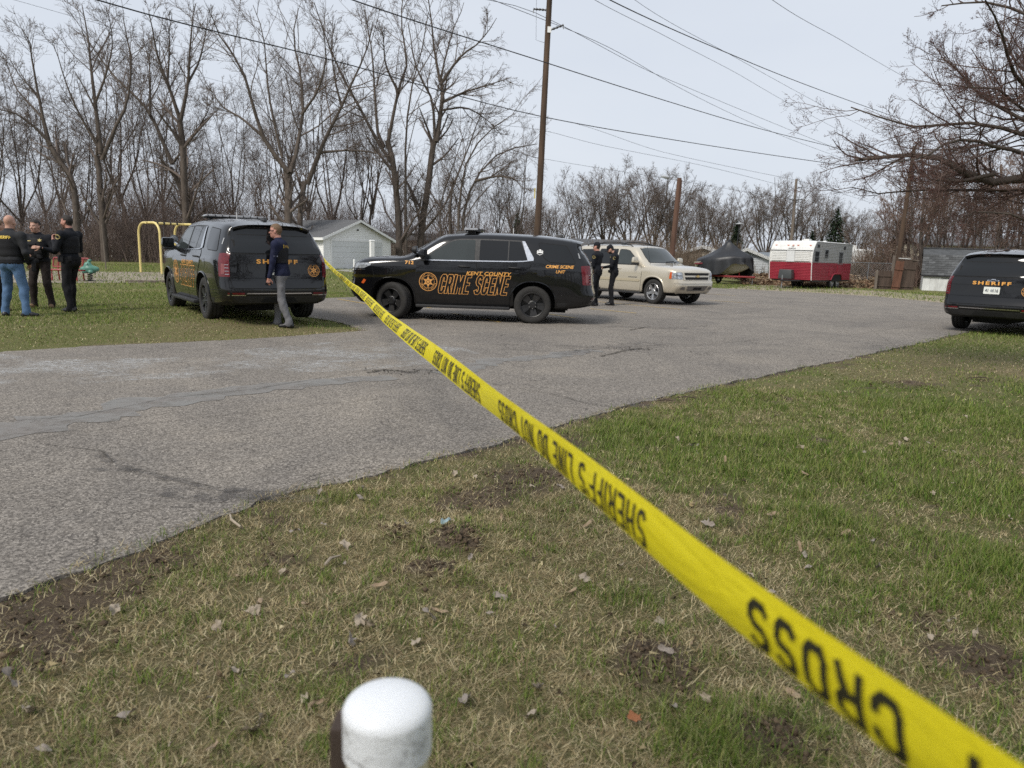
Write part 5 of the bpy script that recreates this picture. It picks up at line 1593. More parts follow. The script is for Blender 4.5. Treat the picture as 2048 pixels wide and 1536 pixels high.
    sk.obj('grille', 'F', rounded([(-.58, .96), (.58, .96), (.60, 1.035), (-.60, 1.035)], .02), M_HOLE, gr, .026)
    sk.obj('grille', 'F', rounded([(-.55, .82), (.55, .82), (.58, .905), (-.58, .905)], .02), M_HOLE, gr, .026)
    em = [(-.095, -.014), (-.035, -.014), (-.035, -.038), (.035, -.038), (.035, -.014), (.095, -.014), (.095, .014), (.035, .014), (.035, .038), (-.035, .038), (-.035, .014), (-.095, .014)]
    sk.obj('emblem', 'F', [(x, .932 + y) for x, y in em], simple('gold emblem', (.55, .40, .16), .3, .6), gr, .036, .03)
    for sy in (-1, 1):
        sk.obj('headlight', 'F', rounded([(sy * .68, .83), (sy * .88, .84), (sy * .88, 1.045), (sy * .70, 1.055)], .02), M_LAMP, root, .008, .04)
        for zz in (.89, .99):
            c0 = (sy * .80, zz)
            sk.obj('lamp_reflector', 'F', [(c0[0] + .045 * math.cos(a), c0[1] + .038 * math.sin(a)) for a in np.linspace(0, 6.28, 13)[:-1]], M_CHROME, root, .012, .03)
        sk.obj('headlight_bezel', 'F', rounded([(sy * .675, .93), (sy * .88, .94), (sy * .88, .955), (sy * .675, .945)], 0), M_HOLE, root, .013, .04)
        sk.obj('fog_lamp', 'F', rounded([(sy * .56, .50), (sy * .76, .51), (sy * .74, .59), (sy * .60, .59)], .015), simple('grey recess', (.16, .15, .14), .5), root, .012)
        sk.obj('tail_light', 'B', rounded([(sy * .84, .88), (sy * .90, .88), (sy * .89, 1.24), (sy * .84, 1.24)], .015), M_TAIL, root, .008, .05)
    sk.obj('bumper_top', 'F', rounded([(-.92, .70), (.92, .70), (.90, .775), (-.90, .775)], .02), P, root, .03, thick=.026)
    sk.obj('bumper_intake', 'F', rounded([(-.42, .46), (.42, .46), (.50, .62), (-.50, .62)], .03), simple('grey recess', (.16, .15, .14), .5), root, .012)
    sk.obj('tow_opening', 'F', rounded([(-.20, .50), (.20, .50), (.20, .57), (-.20, .57)], .02), M_HOLE, root, .016)
    MB().tube([sk.put('T', 1.15, -.80, -.01), sk.put('T', 1.0, -.86, .78)], [.006, .002], 5).build('radio_antenna', M_PLAST, root, 50)
CHAMP = dict(key='champ', shape=GMT9, axle=(1.475, -1.475), tyre_r=.40, tyre_w=.275, rim_r=.265, track=.845, arch=.475, paint=M_CHAMP, detail=suv_champ, wheel='alloy')
# ---- the four vehicles where they stand
def place_suv(name, near_f, near_r, side, label, cat, group, spec, zoff=0.0, heading=None):
    """near-side tyre contact points of the front and rear axle"""
    a, b = Vector(near_f), Vector(near_r)
    hd = math.atan2(a.y - b.y, a.x - b.x) if heading is None else heading
    f = Vector((math.cos(hd), math.sin(hd))); l = Vector((-f.y, f.x))
    mid = (a + b) / 2 if heading is None else b + f * spec['axle'][0]
    c = mid - l * side * (spec['track'] + spec['tyre_w'] / 2)
    return make_suv(name, (c.x, c.y, zoff), hd, label, cat, group, spec)
GRP = 'black police SUVs on the lot'
suv1 = place_suv('police_suv', g2(777, 638.5), g2(1071, 649), 1, 'black police SUV parked side-on with gold CRIME SCENE lettering on its doors', 'suv', GRP, dict(BASE, wheel='steel', livery=livery_crime, lightbar=-.12, steer=R(-20)), .012)
suv2 = place_suv('police_suv', (0, 0), G(409, 640, .10).xy, 1, 'black police SUV parked half on the lawn, seen from its rear corner', 'suv', GRP, dict(BASE, wheel='dark', livery=livery_sheriff, lightbar=-.12, plate='41   112'), .10, heading=R(90 + 36))
suv3 = place_suv('police_suv', (0, 0), g2(1908, 656), 1, 'black police SUV with white plate and gold SHERIFF on its tailgate, beside the shed', 'suv', GRP, dict(BASE, wheel='dark', livery=livery_sheriff, lightbar=None, plate='41   116'), .012, heading=R(43))
suv4 = place_suv('champagne_suv', (0, 0), G(1303, 608.5).xy, -1, 'champagne SUV with roof rails parked behind the two capped officers', 'suv', None, CHAMP, .012, heading=R(-53))
_f = Vector((math.cos(R(-53)), math.sin(R(-53))))
suv4.location.x -= _f.x * 2.95; suv4.location.y -= _f.y * 2.95
# ------------------------------------------------------------------ garage, homes, shed, poles, wires
M_SIDING = simple('white vinyl siding', (.86, .86, .84), .6, var=.04, scale=3, dirt=.12, dirt_col=(.36, .34, .30))
M_TRIM = simple('white painted trim', (.82, .82, .81), .55, var=.05, dirt=.15, dirt_col=(.4, .38, .34))
M_ROOFG = simple('grey asphalt shingle', (.105, .107, .112), .92, var=.25, scale=14, bump=.5, bscale=40)
M_DOORP = simple('pale grey garage panel', (.64, .655, .655), .6, var=.05, scale=2, dirt=.2, dirt_col=(.36, .34, .32))
M_WOODG = simple('weathered grey wood', (.17, .14, .115), .9, var=.3, scale=5, stretch=(1, 1, .15), bump=.5, bscale=30)
M_WOODB = simple('weathered brown wood', (.075, .052, .040), .9, var=.35, scale=5, stretch=(1, 1, .15), bump=.5, bscale=30)
M_WOODR = simple('red brown wood', (.13, .060, .038), .9, var=.35, scale=5, stretch=(1, 1, .15), bump=.5, bscale=30)
M_STEEL = simple('dull galvanised steel', (.26, .27, .28), .5, .6, var=.15)
M_DARKM = simple('dark painted metal', (.02, .02, .022), .5, .2, var=.2)

def lap_wall(mb, a, b, z0, z1, step=.13, depth=.018):
    """lapped boards between plan points a and b (outside is to the right of a->b)"""
    a, b = Vector(a), Vector(b)
    d = (b - a).normalized(); n = Vector((d.y, -d.x))
    z = z0
    while z < z1 - 1e-4:
        zt = min(z1, z + step)
        p0, p1 = a + n * depth, b + n * depth
        o = len(mb.v)
        mb.v += [Vector((p0.x, p0.y, z)), Vector((p1.x, p1.y, z)), Vector((b.x, b.y, zt)), Vector((a.x, a.y, zt)), Vector((a.x, a.y, z)), Vector((b.x, b.y, z))]
        mb.f += [(o, o + 1, o + 2, o + 3), (o + 4, o + 5, o + 1, o)]
        z = zt
def garage():
    c0 = G(648, 538)
    fd = Vector((.59, .807, 0)).normalized(); sd = Vector((-fd.y, fd.x, 0))        # along the front, and back along the side
    W_, D_, E_, P_ = 6.6, 6.6, 2.34, 3.62
    root = empty('garage', (c0.x, c0.y, 0), math.atan2(fd.y, fd.x), 'white sided garage with grey gable roof and wide pale door', 'garage')
    # local: x along the front, y back
    mb = MB()
    lap_wall(mb, (0, 0), (W_, 0), 0, E_); lap_wall(mb, (0, D_), (0, 0), 0, E_); lap_wall(mb, (W_, 0), (W_, D_), 0, E_); lap_wall(mb, (W_, D_), (0, D_), 0, E_)
    z = E_
    while z < P_ - .10:
        k = (z - E_) / (P_ - .08 - E_); k2 = (z + .13 - E_) / (P_ - .08 - E_)
        x0, x1 = W_ / 2 * k, W_ - W_ / 2 * k
        if k2 > 1: k2 = 1
        y0, y1 = W_ / 2 * k2, W_ - W_ / 2 * k2
        o = len(mb.v)
        mb.v += [Vector((x0, -.018, z)), Vector((x1, -.018, z)), Vector((y1, 0, z + .13)), Vector((y0, 0, z + .13))]
        mb.f.append((o, o + 1, o + 2, o + 3))
        z += .13
    mb.build('wall', M_SIDING, root, 0)
    ov = .34; sl = (P_ - E_) / (W_ / 2)
    rf = MB()
    for s_ in (0, 1):
        xe = -ov if s_ == 0 else W_ + ov
        ze = E_ - ov * sl
        V = [(xe, -ov, ze), (W_ / 2, -ov, P_), (W_ / 2, D_ + ov, P_), (xe, D_ + ov, ze)]
        V2 = [(x, y, z_ + .07) for x, y, z_ in V]
        rf.add(V + V2, [(0, 1, 2, 3), (7, 6, 5, 4), (0, 4, 5, 1), (1, 5, 6, 2), (2, 6, 7, 3), (3, 7, 4, 0)])
    ro = rf.build('roof', M_ROOFG, root, 0)
    for s_ in (0, 1):
        xe = -ov - .01 if s_ == 0 else W_ + ov + .01
        ze = E_ - ov * sl
        MB().add([(xe, -ov - .03, ze - .14), (W_ / 2, -ov - .03, P_ - .12), (W_ / 2, -ov - .03, P_ + .05), (xe, -ov - .03, ze + .05), (xe, -ov + .01, ze - .14), (W_ / 2, -ov + .01, P_ - .12), (W_ / 2, -ov + .01, P_ + .05), (xe, -ov + .01, ze + .05)],
                 [(0, 1, 2, 3), (7, 6, 5, 4), (0, 3, 7, 4), (1, 5, 6, 2), (3, 2, 6, 7), (0, 4, 5, 1)]).build('rake_board', M_TRIM, ro, 0)
        MB().box((xe, D_ / 2, ze - .05), (.05, D_ + 2 * ov, .19)).build('fascia', M_TRIM, ro, 0)
        MB().box((-.005 if s_ == 0 else W_ + .005, -.005, E_ / 2), (.12, .12, E_)).build('corner_trim', M_TRIM, root, 0)
    dx0, dx1, dh = .72, 5.75, 2.05
    dr = MB().box(((dx0 + dx1) / 2, .02, dh / 2), (dx1 - dx0, .02, dh)).build('garage_door', M_DOORP, root, 0)
    for k in range(5):
        MB().box(((dx0 + dx1) / 2, -.025, .205 + k * .41), (dx1 - dx0 - .02, .05, .375)).build('door_panel', M_DOORP, dr, 0, .008)
    for x in (dx0 - .05, dx1 + .05):
        MB().box((x, -.03, dh / 2), (.11, .05, dh)).build('door_casing', M_TRIM, root, 0)
    MB().box(((dx0 + dx1) / 2, -.03, dh + .06), (dx1 - dx0 + .21, .05, .12)).build('door_casing', M_TRIM, root, 0)
    MB().box((3.25, -.03, 2.92), (.17, .05, .10)).build('gable_vent', M_DARKM, root, 0)
    w = MB().box((-.01, 3.2, 1.55), (.03, .9, .75)).build('window', M_GLASS2, root, 0)
    MB().box((-.03, 3.2, 1.98), (.04, 1.06, .08)).box((-.03, 3.2, 1.12), (.05, 1.06, .08)).box((-.03, 2.70, 1.55), (.04, .08, .9)).box((-.03, 3.70, 1.55), (.04, .08, .9)).build('window_frame', M_TRIM, w, 0)
garage()
# posts in front of the garage
p = base_of(744, 40); hT = at(744, 481, 40).z
r_ = empty('white_column', p, R(35), 'tall white boxed post standing before the garage door', 'post')
MB().box((0, 0, hT / 2), (.21, .21, hT)).build('shaft', M_TRIM, r_, 0, .008)
MB().box((0, 0, hT), (.25, .25, .05), taper=.8).build('post_cap', M_TRIM, r_, 0, .008)
p = G(708.5, 544); hT = .80
r_ = empty('marker_post', (p.x, p.y, 0), 0, 'short white marker post at the garage apron', 'post')
MB().tube([(0, 0, -.1), (0, 0, hT)], .06, 12).build('pipe', M_TRIM, r_, 40)
MB().lathe([(.066, hT - .08), (.066, hT), (.03, hT + .025), (0, hT + .03)], 12).build('post_cap', M_TRIM, r_, 50)

def mobile_home(px, Y, L, Wd, H, rz, label, wall, roofm=None, rise=.7, windows=3):
    b = base_of(px, Y)
    root = empty('mobile_home', b, rz, label, 'house', 'homes beyond the lot')
    mb = MB()
    for a, c in (((-L / 2, -Wd / 2), (L / 2, -Wd / 2)), ((L / 2, -Wd / 2), (L / 2, Wd / 2)), ((L / 2, Wd / 2), (-L / 2, Wd / 2)), ((-L / 2, Wd / 2), (-L / 2, -Wd / 2))):
        lap_wall(mb, a, c, 0, H, .2)
    for x in (-L / 2 + .01, L / 2 - .01):
        mb.add([(x, -Wd / 2, H), (x, Wd / 2, H), (x, 0, H + rise)], [(0, 1, 2), (2, 1, 0)])
    mb.build('wall', wall, root, 0)
    rf = MB()
    for s_ in (-1, 1):
        V = [(-L / 2 - .3, s_ * (Wd / 2 + .3), H - .3 * rise / Wd * 2), (L / 2 + .3, s_ * (Wd / 2 + .3), H - .3 * rise / Wd * 2), (L / 2 + .3, 0, H + rise), (-L / 2 - .3, 0, H + rise)]
        V2 = [(x, y, z + .1) for x, y, z in V]
        rf.add(V + V2, [(0, 1, 2, 3), (7, 6, 5, 4), (0, 4, 5, 1), (1, 5, 6, 2), (2, 6, 7, 3), (3, 7, 4, 0)])
    ro = rf.build('roof', roofm or M_ROOFG, root, 0)
    for x in (-L / 2 - .32, L / 2 + .32):
        for s_ in (-1, 1):
            z0 = H - .3 * rise / Wd * 2
            MB().add([(x, s_ * (Wd / 2 + .34), z0 - .16), (x, 0, H + rise - .14), (x, 0, H + rise + .12), (x, s_ * (Wd / 2 + .34), z0 + .10)], [(0, 1, 2, 3), (3, 2, 1, 0)]).build('rake_board', M_TRIM, ro, 0)
    MB().tube([(.1 * L, .3, H + rise * .6), (.1 * L, .3, H + rise + .45)], .08, 8).build('vent_pipe', M_STEEL, ro, 40)
    MB().box((-.2 * L, -.35, H + rise * .75), (.5, .3, .22)).build('roof_vent', M_DARKM, ro, 40)
    for k in range(windows):
        x = -L / 2 + L * (k + .5) / windows
        w = MB().box((x, -Wd / 2 - .01, H * .55), (1.0, .04, .9)).build('window', M_GLASS, root, 0)
        MB().box((x, -Wd / 2 - .03, H * .55 + .48), (1.12, .05, .07)).box((x, -Wd / 2 - .03, H * .55 - .48), (1.12, .05, .07)).box((x - .53, -Wd / 2 - .03, H * .55), (.07, .05, 1.0)).box((x + .53, -Wd / 2 - .03, H * .55), (.07, .05, 1.0)).build('window_frame', M_TRIM, w, 0)
    return root
tanw = simple('tan house siding', (.38, .34, .27), .7, var=.06); greyw = simple('grey house siding', (.42, .44, .46), .7, var=.06)
bluer = simple('blue grey metal roof', (.15, .17, .19), .6, var=.12)
mobile_home(1212, 72, 7.0, 4.2, 2.30, R(8), 'grey-roofed home behind the champagne SUV', greyw)
mobile_home(1143, 74, 4.0, 4.5, 2.30, R(80), 'small white-gabled house behind the CRIME SCENE vehicle', M_SIDING)
mobile_home(1412, 70, 6, 4.4, 1.9, R(70), 'tan gabled home peeking over the brush', tanw, tanw)
mobile_home(1515, 66, 8, 4.2, 1.45, R(12), 'low home with blue grey roof behind the covered boat', greyw, bluer)
mobile_home(1492, 64, 4, 3.6, 1.7, R(75), 'gabled annex with white rake boards behind the covered boat', greyw)
mobile_home(272, 78, 7, 4.2, 2.9, R(-10), 'pale home glimpsed through the wood by the swing set', M_SIDING)
mobile_home(820, 80, 7, 4.4, 2.6, R(5), 'brown-doored pale home glimpsed between the tree trunks', tanw)
mobile_home(1975, 70, 16, 5, 3.4, R(0), 'long tan building behind the thicket', simple('pale tan wall', (.50, .44, .34), .7, var=.08))  # plain tan, paler than the house siding

# ---- shed with gambrel roof
def shed():
    Y = 44.0
    b = G(1843, 580.5)
    Y = b.y
    root = empty('storage_shed', (b.x, Y, 0), R(-27), 'low white shed with dark gambrel shingle roof, beside the wooden gate', 'shed')
    L, D_, e, k, rdg = 6.2, 3.2, .98, 2.10, 2.50
    wl_ = simple('peeling white boards', (.62, .63, .62), .8, var=.12, scale=5, stretch=(1, 1, .3), dirt=.6, dirt_col=(.30, .29, .27))
    mb = MB()
    for a in range(int(L / .3)):
        MB()
    prof = [(-.0, 0), (0, e), (.55, k), (D_ / 2, rdg), (D_ - .55, k), (D_, e), (D_, 0)]
    V = [(x, y, z) for x in (0, L) for y, z in prof]
    n = len(prof)
    mb.add(V, [tuple(range(n)), tuple(range(2 * n - 1, n - 1, -1))] + [(i, i + 1, n + i + 1, n + i) for i in (0, 5)])
    mb.build('wall', wl_, root, 0)
    for i in range(int(L / .41)):
        MB().box((.2 + i * .41, -.012, e / 2 - .02), (.395, .024, e)).build('board', wl_, root, 0)
    shg = simple('dark slate shingle', (.070, .074, .078), .9, var=.3, scale=3, bump=.4, bscale=30)
    segs = [((-.10, e - .10), (.55, k)), ((.55, k), (D_ / 2, rdg)), ((D_ / 2, rdg), (D_ - .55, k)), ((D_ - .55, k), (D_ + .10, e - .10))]
    ro = None
    for q, (a, c) in enumerate(segs):
        V = [(-.12, a[0], a[1]), (L + .12, a[0], a[1]), (L + .12, c[0], c[1]), (-.12, c[0], c[1])]
        V2 = [(x, y, z + .05) for x, y, z in V]
        o = MB().add(V + V2, [(0, 1, 2, 3), (7, 6, 5, 4), (0, 4, 5, 1), (1, 5, 6, 2), (2, 6, 7, 3), (3, 7, 4, 0)]).build('roof', shg, root, 0)
        if ro is None: ro = o
    # shingle tabs on the slope that faces the lot
    rnd = random.Random(4)
    (ay, az), (cy, cz) = segs[0]
    rows = 9
    slope = Vector((0, cy - ay, cz - az)); Ls = slope.length; sdir_ = slope.normalized(); nrm = Vector((0, -sdir_.z, sdir_.y))
    tones = [simple('shingle tone %d' % i, (c, c * 1.04, c * 1.08), .92, var=.2, bump=.4, bscale=30) for i, c in enumerate((.058, .076, .098))]
    tm = {}
    for r in range(rows):
        x = -.12 + (.17 if r % 2 else 0) - .17
        while x < L:
            w = .34
            x0, x1 = max(-.12, x + .006), min(L + .12, x + w - .006)
            if x1 - x0 > .05:
                p = Vector((0, ay, az + .05)) + sdir_ * (r * Ls / rows)
                h = Ls / rows * 1.02
                key = round(x1 - x0, 2)
                if key not in tm:
                    w_ = x1 - x0
                    V = [Vector((0, 0, 0)), Vector((w_, 0, 0)), sdir_ * h + Vector((w_, 0, 0)), sdir_ * h]
                    V = V + [Vector((0, 0, 0)) + nrm * .022, Vector((w_, 0, 0)) + nrm * .022, sdir_ * h + Vector((w_, 0, 0)) + nrm * .006, sdir_ * h + nrm * .006]
                    tm[key] = [mesh_pd('shingle', V, [(0, 3, 2, 1), (4, 5, 6, 7), (0, 1, 5, 4), (1, 2, 6, 5), (2, 3, 7, 6), (3, 0, 4, 7)]) for _ in tones]
                    for me_, t_ in zip(tm[key], tones): me_.materials.append(t_)
                o = bpy.data.objects.new('shingle', rnd.choice(tm[key])); COL.objects.link(o); o.parent = ro
                o.location = (x0, p.y, p.z)
            x += w
    MB().box((L / 2, -.11, e - .10), (L + .26, .05, .10)).build('eave_board', M_DARKM, root, 0)
    MB().box((L / 2, D_ / 2, rdg + .06), (L + .26, .3, .05)).build('ridge_cap', shg, root, 0)
    M = frame((1.20, -.030, .80), (1, 0, 0), (0, 0, 1))
    ink = simple('faded black paint', (.03, .03, .03), .8)
    for body, w, h, ox, oz in (('NO', .16, .075, 0, .06), ('DUMPING', .46, .085, 0, -.05)):
        V, F = block_text(body, w, h, stroke=.26)
        link('lettering', mesh_pd('lettering', [Vector((1.20 + ox + v[0], -.030 - v[2], .80 + oz + v[1])) for v in V], F), ink, root)
    for k in range(3):
        MB().box((2.02, -.028, .83 - k * .07), (.34 - .05 * k, .006, .018)).build('small_print', ink, root, 0)
shed()

# ---- wooden gate panels and the low fence left of the shed
def panel(name, px0, px1, top, Y, tilt, mat, label, n, lean=0.0, rail=True):
    a, b = base_of(px0, Y), base_of(px1, Y)
    w = b[0] - a[0]
    H = at(px0, top, Y).z
    root = empty(name, a, 0, label, 'fence', 'wooden panels by the shed')
    root.rotation_euler = (0, tilt, lean)
    pw = w / n
    rnd = random.Random(px0)
    me = {}
    for k in range(n):
        h = H * rnd.uniform(.96, 1.0)
        MB().box((pw * (k + .5), rnd.uniform(-.008, .008), h / 2 + .02), (pw * .93, .025, h)).build('plank', mat, root, 0)
    if rail:
        for z in (.22, H * .72):
            MB().box((w / 2, -.035, z), (w, .04, .09)).build('rail', mat, root, 0)
    return root
panel('low_fence_panel', 1762, 1790, 541, 44.2, 0, M_WOODB, 'low dark fence panel with a pale post, next to the brush bank', 8)
panel('wooden_gate', 1791, 1808, 521, 44.0, R(4), M_WOODR, 'reddish gate leaf leaning by the utility pole', 5)
panel('wooden_gate', 1809, 1835, 520, 44.4, R(2), M_WOODB, 'dark brown gate leaf leaning beside the shed', 7)
b = base_of(1759, 43.9)
tag(MB().box((0, 0, .55), (.13, .10, 1.14)).build('fence_post', M_WOODG, None, 0, .01), 'pale square post at the end of the low fence', 'post').location = b
b = base_of(1790, 44.6)
tag(MB().box((0, 0, 1.0), (.12, .12, 2.05)).build('gate_post', M_WOODG, None, 0, .01), 'tall grey gate post beside the leaning pole', 'post').location = b
for k, (dx, z, l, rz) in enumerate(((.55, 1.98, .7, .1), (.75, 2.06, .5, -.15), (1.2, 1.90, .4, .05))):
    o = tag(MB().box((0, 0, 0), (l, .14, .035)).build('loose_board', M_WOODG if k else M_TRIM, None, 0), ('pale board lying across the gate tops', 'grey board lying across the gate tops', 'short grey board balanced on the dark gate')[k], 'board')
    o.location = (b[0] + dx, b[1] - .2, z - .12); o.rotation_euler = (0, .04, rz)
# chain-link fence behind the caravan
def chain_fence(px0, px1, Y, H, label):
    a, b = base_of(px0, Y), base_of(px1, Y)
    root = empty('chain_link_fence', a, 0, label, 'fence')
    w = b[0] - a[0]
    n = max(2, int(w / 2.6))
    for k in range(n + 1):
        MB().tube([(w * k / n, 0, -.1), (w * k / n, 0, H + .04)], .03, 8).build('post', M_STEEL, root, 50)
    MB().tube([(0, 0, H), (w, 0, H)], .022, 6).build('top_rail', M_STEEL, root, 50)
    mb = MB()
    s = .16
    k = 0.0
    while k < w + H:
        for q in (0, 1):
            x0, z0, x1, z1 = (k, 0, k - H, H) if q else (k - H, 0, k, H)
            if x0 < 0: z0 += -x0 if not q else 0; x0 = max(x0, 0)
            if x1 < 0: z1 -= (-x1); x1 = 0
            if x1 > w: z1 -= (x1 - w); x1 = w
            if x0 > w: z0 += (x0 - w); x0 = w
            if z1 > z0: mb.tube([(x0, 0.01 * q, z0), (x1, .01 * q, z1)], .0045, 3, False)
        k += s
    o = mb.build('wire_mesh', M_STEEL, root, 0); o['kind'] = 'stuff'
chain_fence(1694, 1788, 48, 1.55, 'chain-link fence between the caravan and the gate')

# ---- poles
M_POLE = simple('dark creosote pole', (.075, .047, .030), .9, var=.55, scale=5, stretch=(1, 1, .12), bump=.6, bscale=20)
M_POLE2 = simple('rusty brown pole', (.115, .062, .042), .9, var=.4, scale=4, stretch=(1, 1, .15), bump=.5, bscale=20)
M_INSUL = simple('grey insulator', (.05, .05, .055), .4, var=.2)
M_WIRE = simple('black cable', (.012, .012, .013), .6, var=.1)
def pole(name, bx, by, Y, tx, ty, r0, r1, mat, label, extend=0.0):
    b = Vector(base_of(bx, Y)); t = at(tx, ty, Y)
    t = t + (t - b).normalized() * extend
    root = empty(name, b, 0, label, 'pole')
    MB().tube([Vector((0, 0, -.3)), (t - b) * .5, t - b], [r0, (r0 + r1) / 2, r1], 14).build('pole', mat, root, 60)
    return root, b, t
PY = 33.0
r_, pb, pt = pole('utility_pole', 1071.5, 575, PY, 1101, -40, .155, .115, M_POLE, 'tall brown wooden utility pole rising behind the CRIME SCENE vehicle')
for (x0, y0, x1, y1) in ((1092, 20, 1067, 18), (1101, 60, 1127, 50)):
    a, c = at(x0, y0, PY) - pb, at(x1, y1, PY) - pb
    n = 9
    pts = [a.lerp(c, k / (n - 1)) for k in range(n)]
    MB().tube(pts, [.03 if k % 2 else .055 for k in range(n)], 8).build('insulator', M_INSUL, r_, 30)
    MB().tube([c, c + Vector((0, 0, -.16))], .02, 6).build('wire_clamp', M_STEEL, r_, 40)
MB().box(at(1098.5, 61, PY) - pb + Vector((0, -.12, 0)), (.16, .06, .24)).build('bracket_plate', M_TRIM, r_, 0)
MB().box(at(1074, 387, PY) - pb + Vector((-.10, -.10, 0)), (.05, .05, .45)).build('yellow_tag', simple('yellow plastic', (.55, .45, .10), .6), r_, 0)
MB().tube([at(1073, 0, PY) - pb, at(1072, 80, PY) - pb, at(1090, 86, PY) - pb], .008, 4).build('ground_wire', M_WIRE, r_, 0)
LY = 38.0
r_, lb_, lt = pole('lamp_pole', 1341.5, 570, LY, 1359, 356, .135, .11, M_POLE2, 'rusty brown wooden pole with a street lamp arm behind the champagne SUV')
tp = lt - lb_
MB().tube([tp + Vector((-.05, 0, -.05)), tp + Vector((-.28, 0, .16)), tp + Vector((-.55, 0, .14))], .022, 8).build('lamp_arm', M_STEEL, r_, 50)
MB().lathe([(0, .07), (.10, .05), (.15, -.01), (.13, -.07), (0, -.09)], 14, 'Z', Matrix.Translation(tp + Vector((-.70, 0, .05))) @ Matrix.Scale(1.6, 4, (1, 0, 0)) @ Matrix.Rotation(.3, 4, 'Y')).build('lamp_head', simple('grey lamp housing', (.40, .42, .44), .4), r_, 50)
MB().tube([Vector((.13, -.02, .2)), tp + Vector((.11, -.02, -.1))], .035, 8).build('conduit', M_POLE2, r_, 50)
FY = 84.0
r_, fb, ft = pole('grid_pole', 1582, 560, FY, 1593, 358, .20, .14, M_WOODG, 'distant grey utility pole with crossarms behind the caravan')
for y, s in ((375, 1), (399, 1), (399, -1)):
    a = at(1592 - (y - 358) * .05, y + 2, FY) - fb
    MB().tube([a, a + Vector((s * .75, 0, .16))], .05, 6).build('crossarm', M_INSUL, r_, 30)
RY = 46.0
r_, rb_, rt = pole('leaning_pole', 1797, 580, RY, 1829, 292, .15, .11, M_POLE, 'leaning brown utility pole by the gate, half lost in twigs')
pole('leaning_pole', 2000, 580, 60, 2003, 330, .10, .08, M_WOODG, 'slim grey pole standing in the thicket')
BYY = 64.0
b = base_of(1472, BYY)
r_ = empty('lamp_post', b, 0, 'slim black lamp post above the covered boat', 'lamp post')
ht = at(1478, 455, BYY).z; dx = at(1478, 455, BYY).x - b[0]
MB().tube([(0, 0, 0), (dx, 0, ht)], [.06, .05], 8).build('pole', M_DARKM, r_, 50)
MB().lathe([(.06, 0), (.12, .12), (.17, .30), (.02, .32)], 8, 'Z', Matrix.Translation((dx, 0, ht - .02))).build('lantern', M_DARKM, r_, 30)
MB().lathe([(.30, .30), (.28, .36), (0, .46)], 8, 'Z', Matrix.Translation((dx, 0, ht - .02))).build('lantern_cap', simple('grey lantern top', (.34, .35, .36), .6), r_, 30)

# ---- overhead wires: each one a sagging cable between real supports
def cpt(px, py, depth):
    return Vector((0, 0, CAM_H)) + ray(px, py) * depth
def wire(pts, r, label, group):
    P = np.array([tuple(cpt(*p)) for p in pts])
    d = np.r_[0, np.cumsum(np.linalg.norm(np.diff(P, axis=0), axis=1))]
    t = np.linspace(0, d[-1], 40)
    C = np.stack([pchip(d, P[:, k], t) for k in range(3)], 1)
    me = mesh_np('overhead_wire', *tubes(C[None], np.full((1, 40), r), 5), True)
    return tag(link('overhead_wire', me, M_WIRE), label, 'wire', group)
GW = 'overhead wires'
wire([(-60, -78, 15), (235, 12, 18), (700, 130, 24), (1060, 228, 31), (1380, 285, 38), (1735, 337, 47), (1830, 345, 50)], .019, 'thick black cable crossing low over the treetops to the thicket', GW)
wire([(560, -52, 15), (705, 0, 17), (1100, 128, 24), (1320, 198, 30), (1500, 252, 37), (1675, 296, 46), (1830, 330, 56)], .017, 'thick black cable passing in front of the utility pole', GW)
wire([(1100, -62, 14), (1220, 0, 17), (1500, 125, 26), (1745, 218, 38), (1840, 250, 46)], .014, 'black cable high at the right, ending in the budding tree', GW)
wire([(940, -8, 30), (1067, 24, 33), (1320, 152, 44), (1660, 292, 62), (1760, 330, 70)], .012, 'thin wire held by the left insulator of the utility pole', GW)
wire([(950, -14, 30), (1127, 55, 33), (1340, 165, 46), (1560, 270, 62), (1735, 335, 76)], .012, 'thin wire held by the right insulator of the utility pole', GW)
wire([(1170, -12, 28), (1190, 0, 29), (1330, 72, 36), (1500, 162, 48), (1705, 275, 70)], .010, 'thin wire running parallel to the high cable', GW)
wire([(1250, -16, 26), (1270, 0, 27), (1480, 120, 36), (1700, 240, 52), (1760, 270, 58)], .008, 'faint wire just under the high cable', GW)
wire([(1520, -18, 24), (1545, 0, 25), (1690, 85, 34), (1835, 168, 46), (1930, 215, 56)], .009, 'faint wire alone in the upper right sky', GW)
wire([(-40, 50, 60), (60, 75, 62), (420, 160, 66), (700, 250, 70), (1090, 236, 76), (1330, 305, 80), (1590, 360, 84)][3:], .016, 'hair-thin wire sagging to the distant pole', GW)
wire([(700, 225, 70), (1050, 255, 74), (1200, 290, 76), (1400, 330, 80), (1591, 378, 84)], .016, 'hair-thin lower wire sagging to the distant pole', GW)
wire([(1000, 300, 74), (1090, 318, 76), (1300, 352, 80), (1590, 400, 84)], .014, 'lowest hair-thin wire meeting the distant crossarm', GW)
wire([(1593, 360, 84), (1700, 392, 96), (1800, 425, 110)], .016, 'hair-thin wire leaving the distant pole to the right', GW)
wire([(-60, -20, 40), (30, 0, 42), (420, 110, 52), (700, 190, 62), (900, 240, 70)], .010, 'faint wire slanting over the playground trees', GW)
wire([(-80, 40, 40), (0, 62, 42), (200, 105, 48), (450, 165, 58), (700, 225, 70)], .010, 'faint low wire slanting over the playground trees', GW)
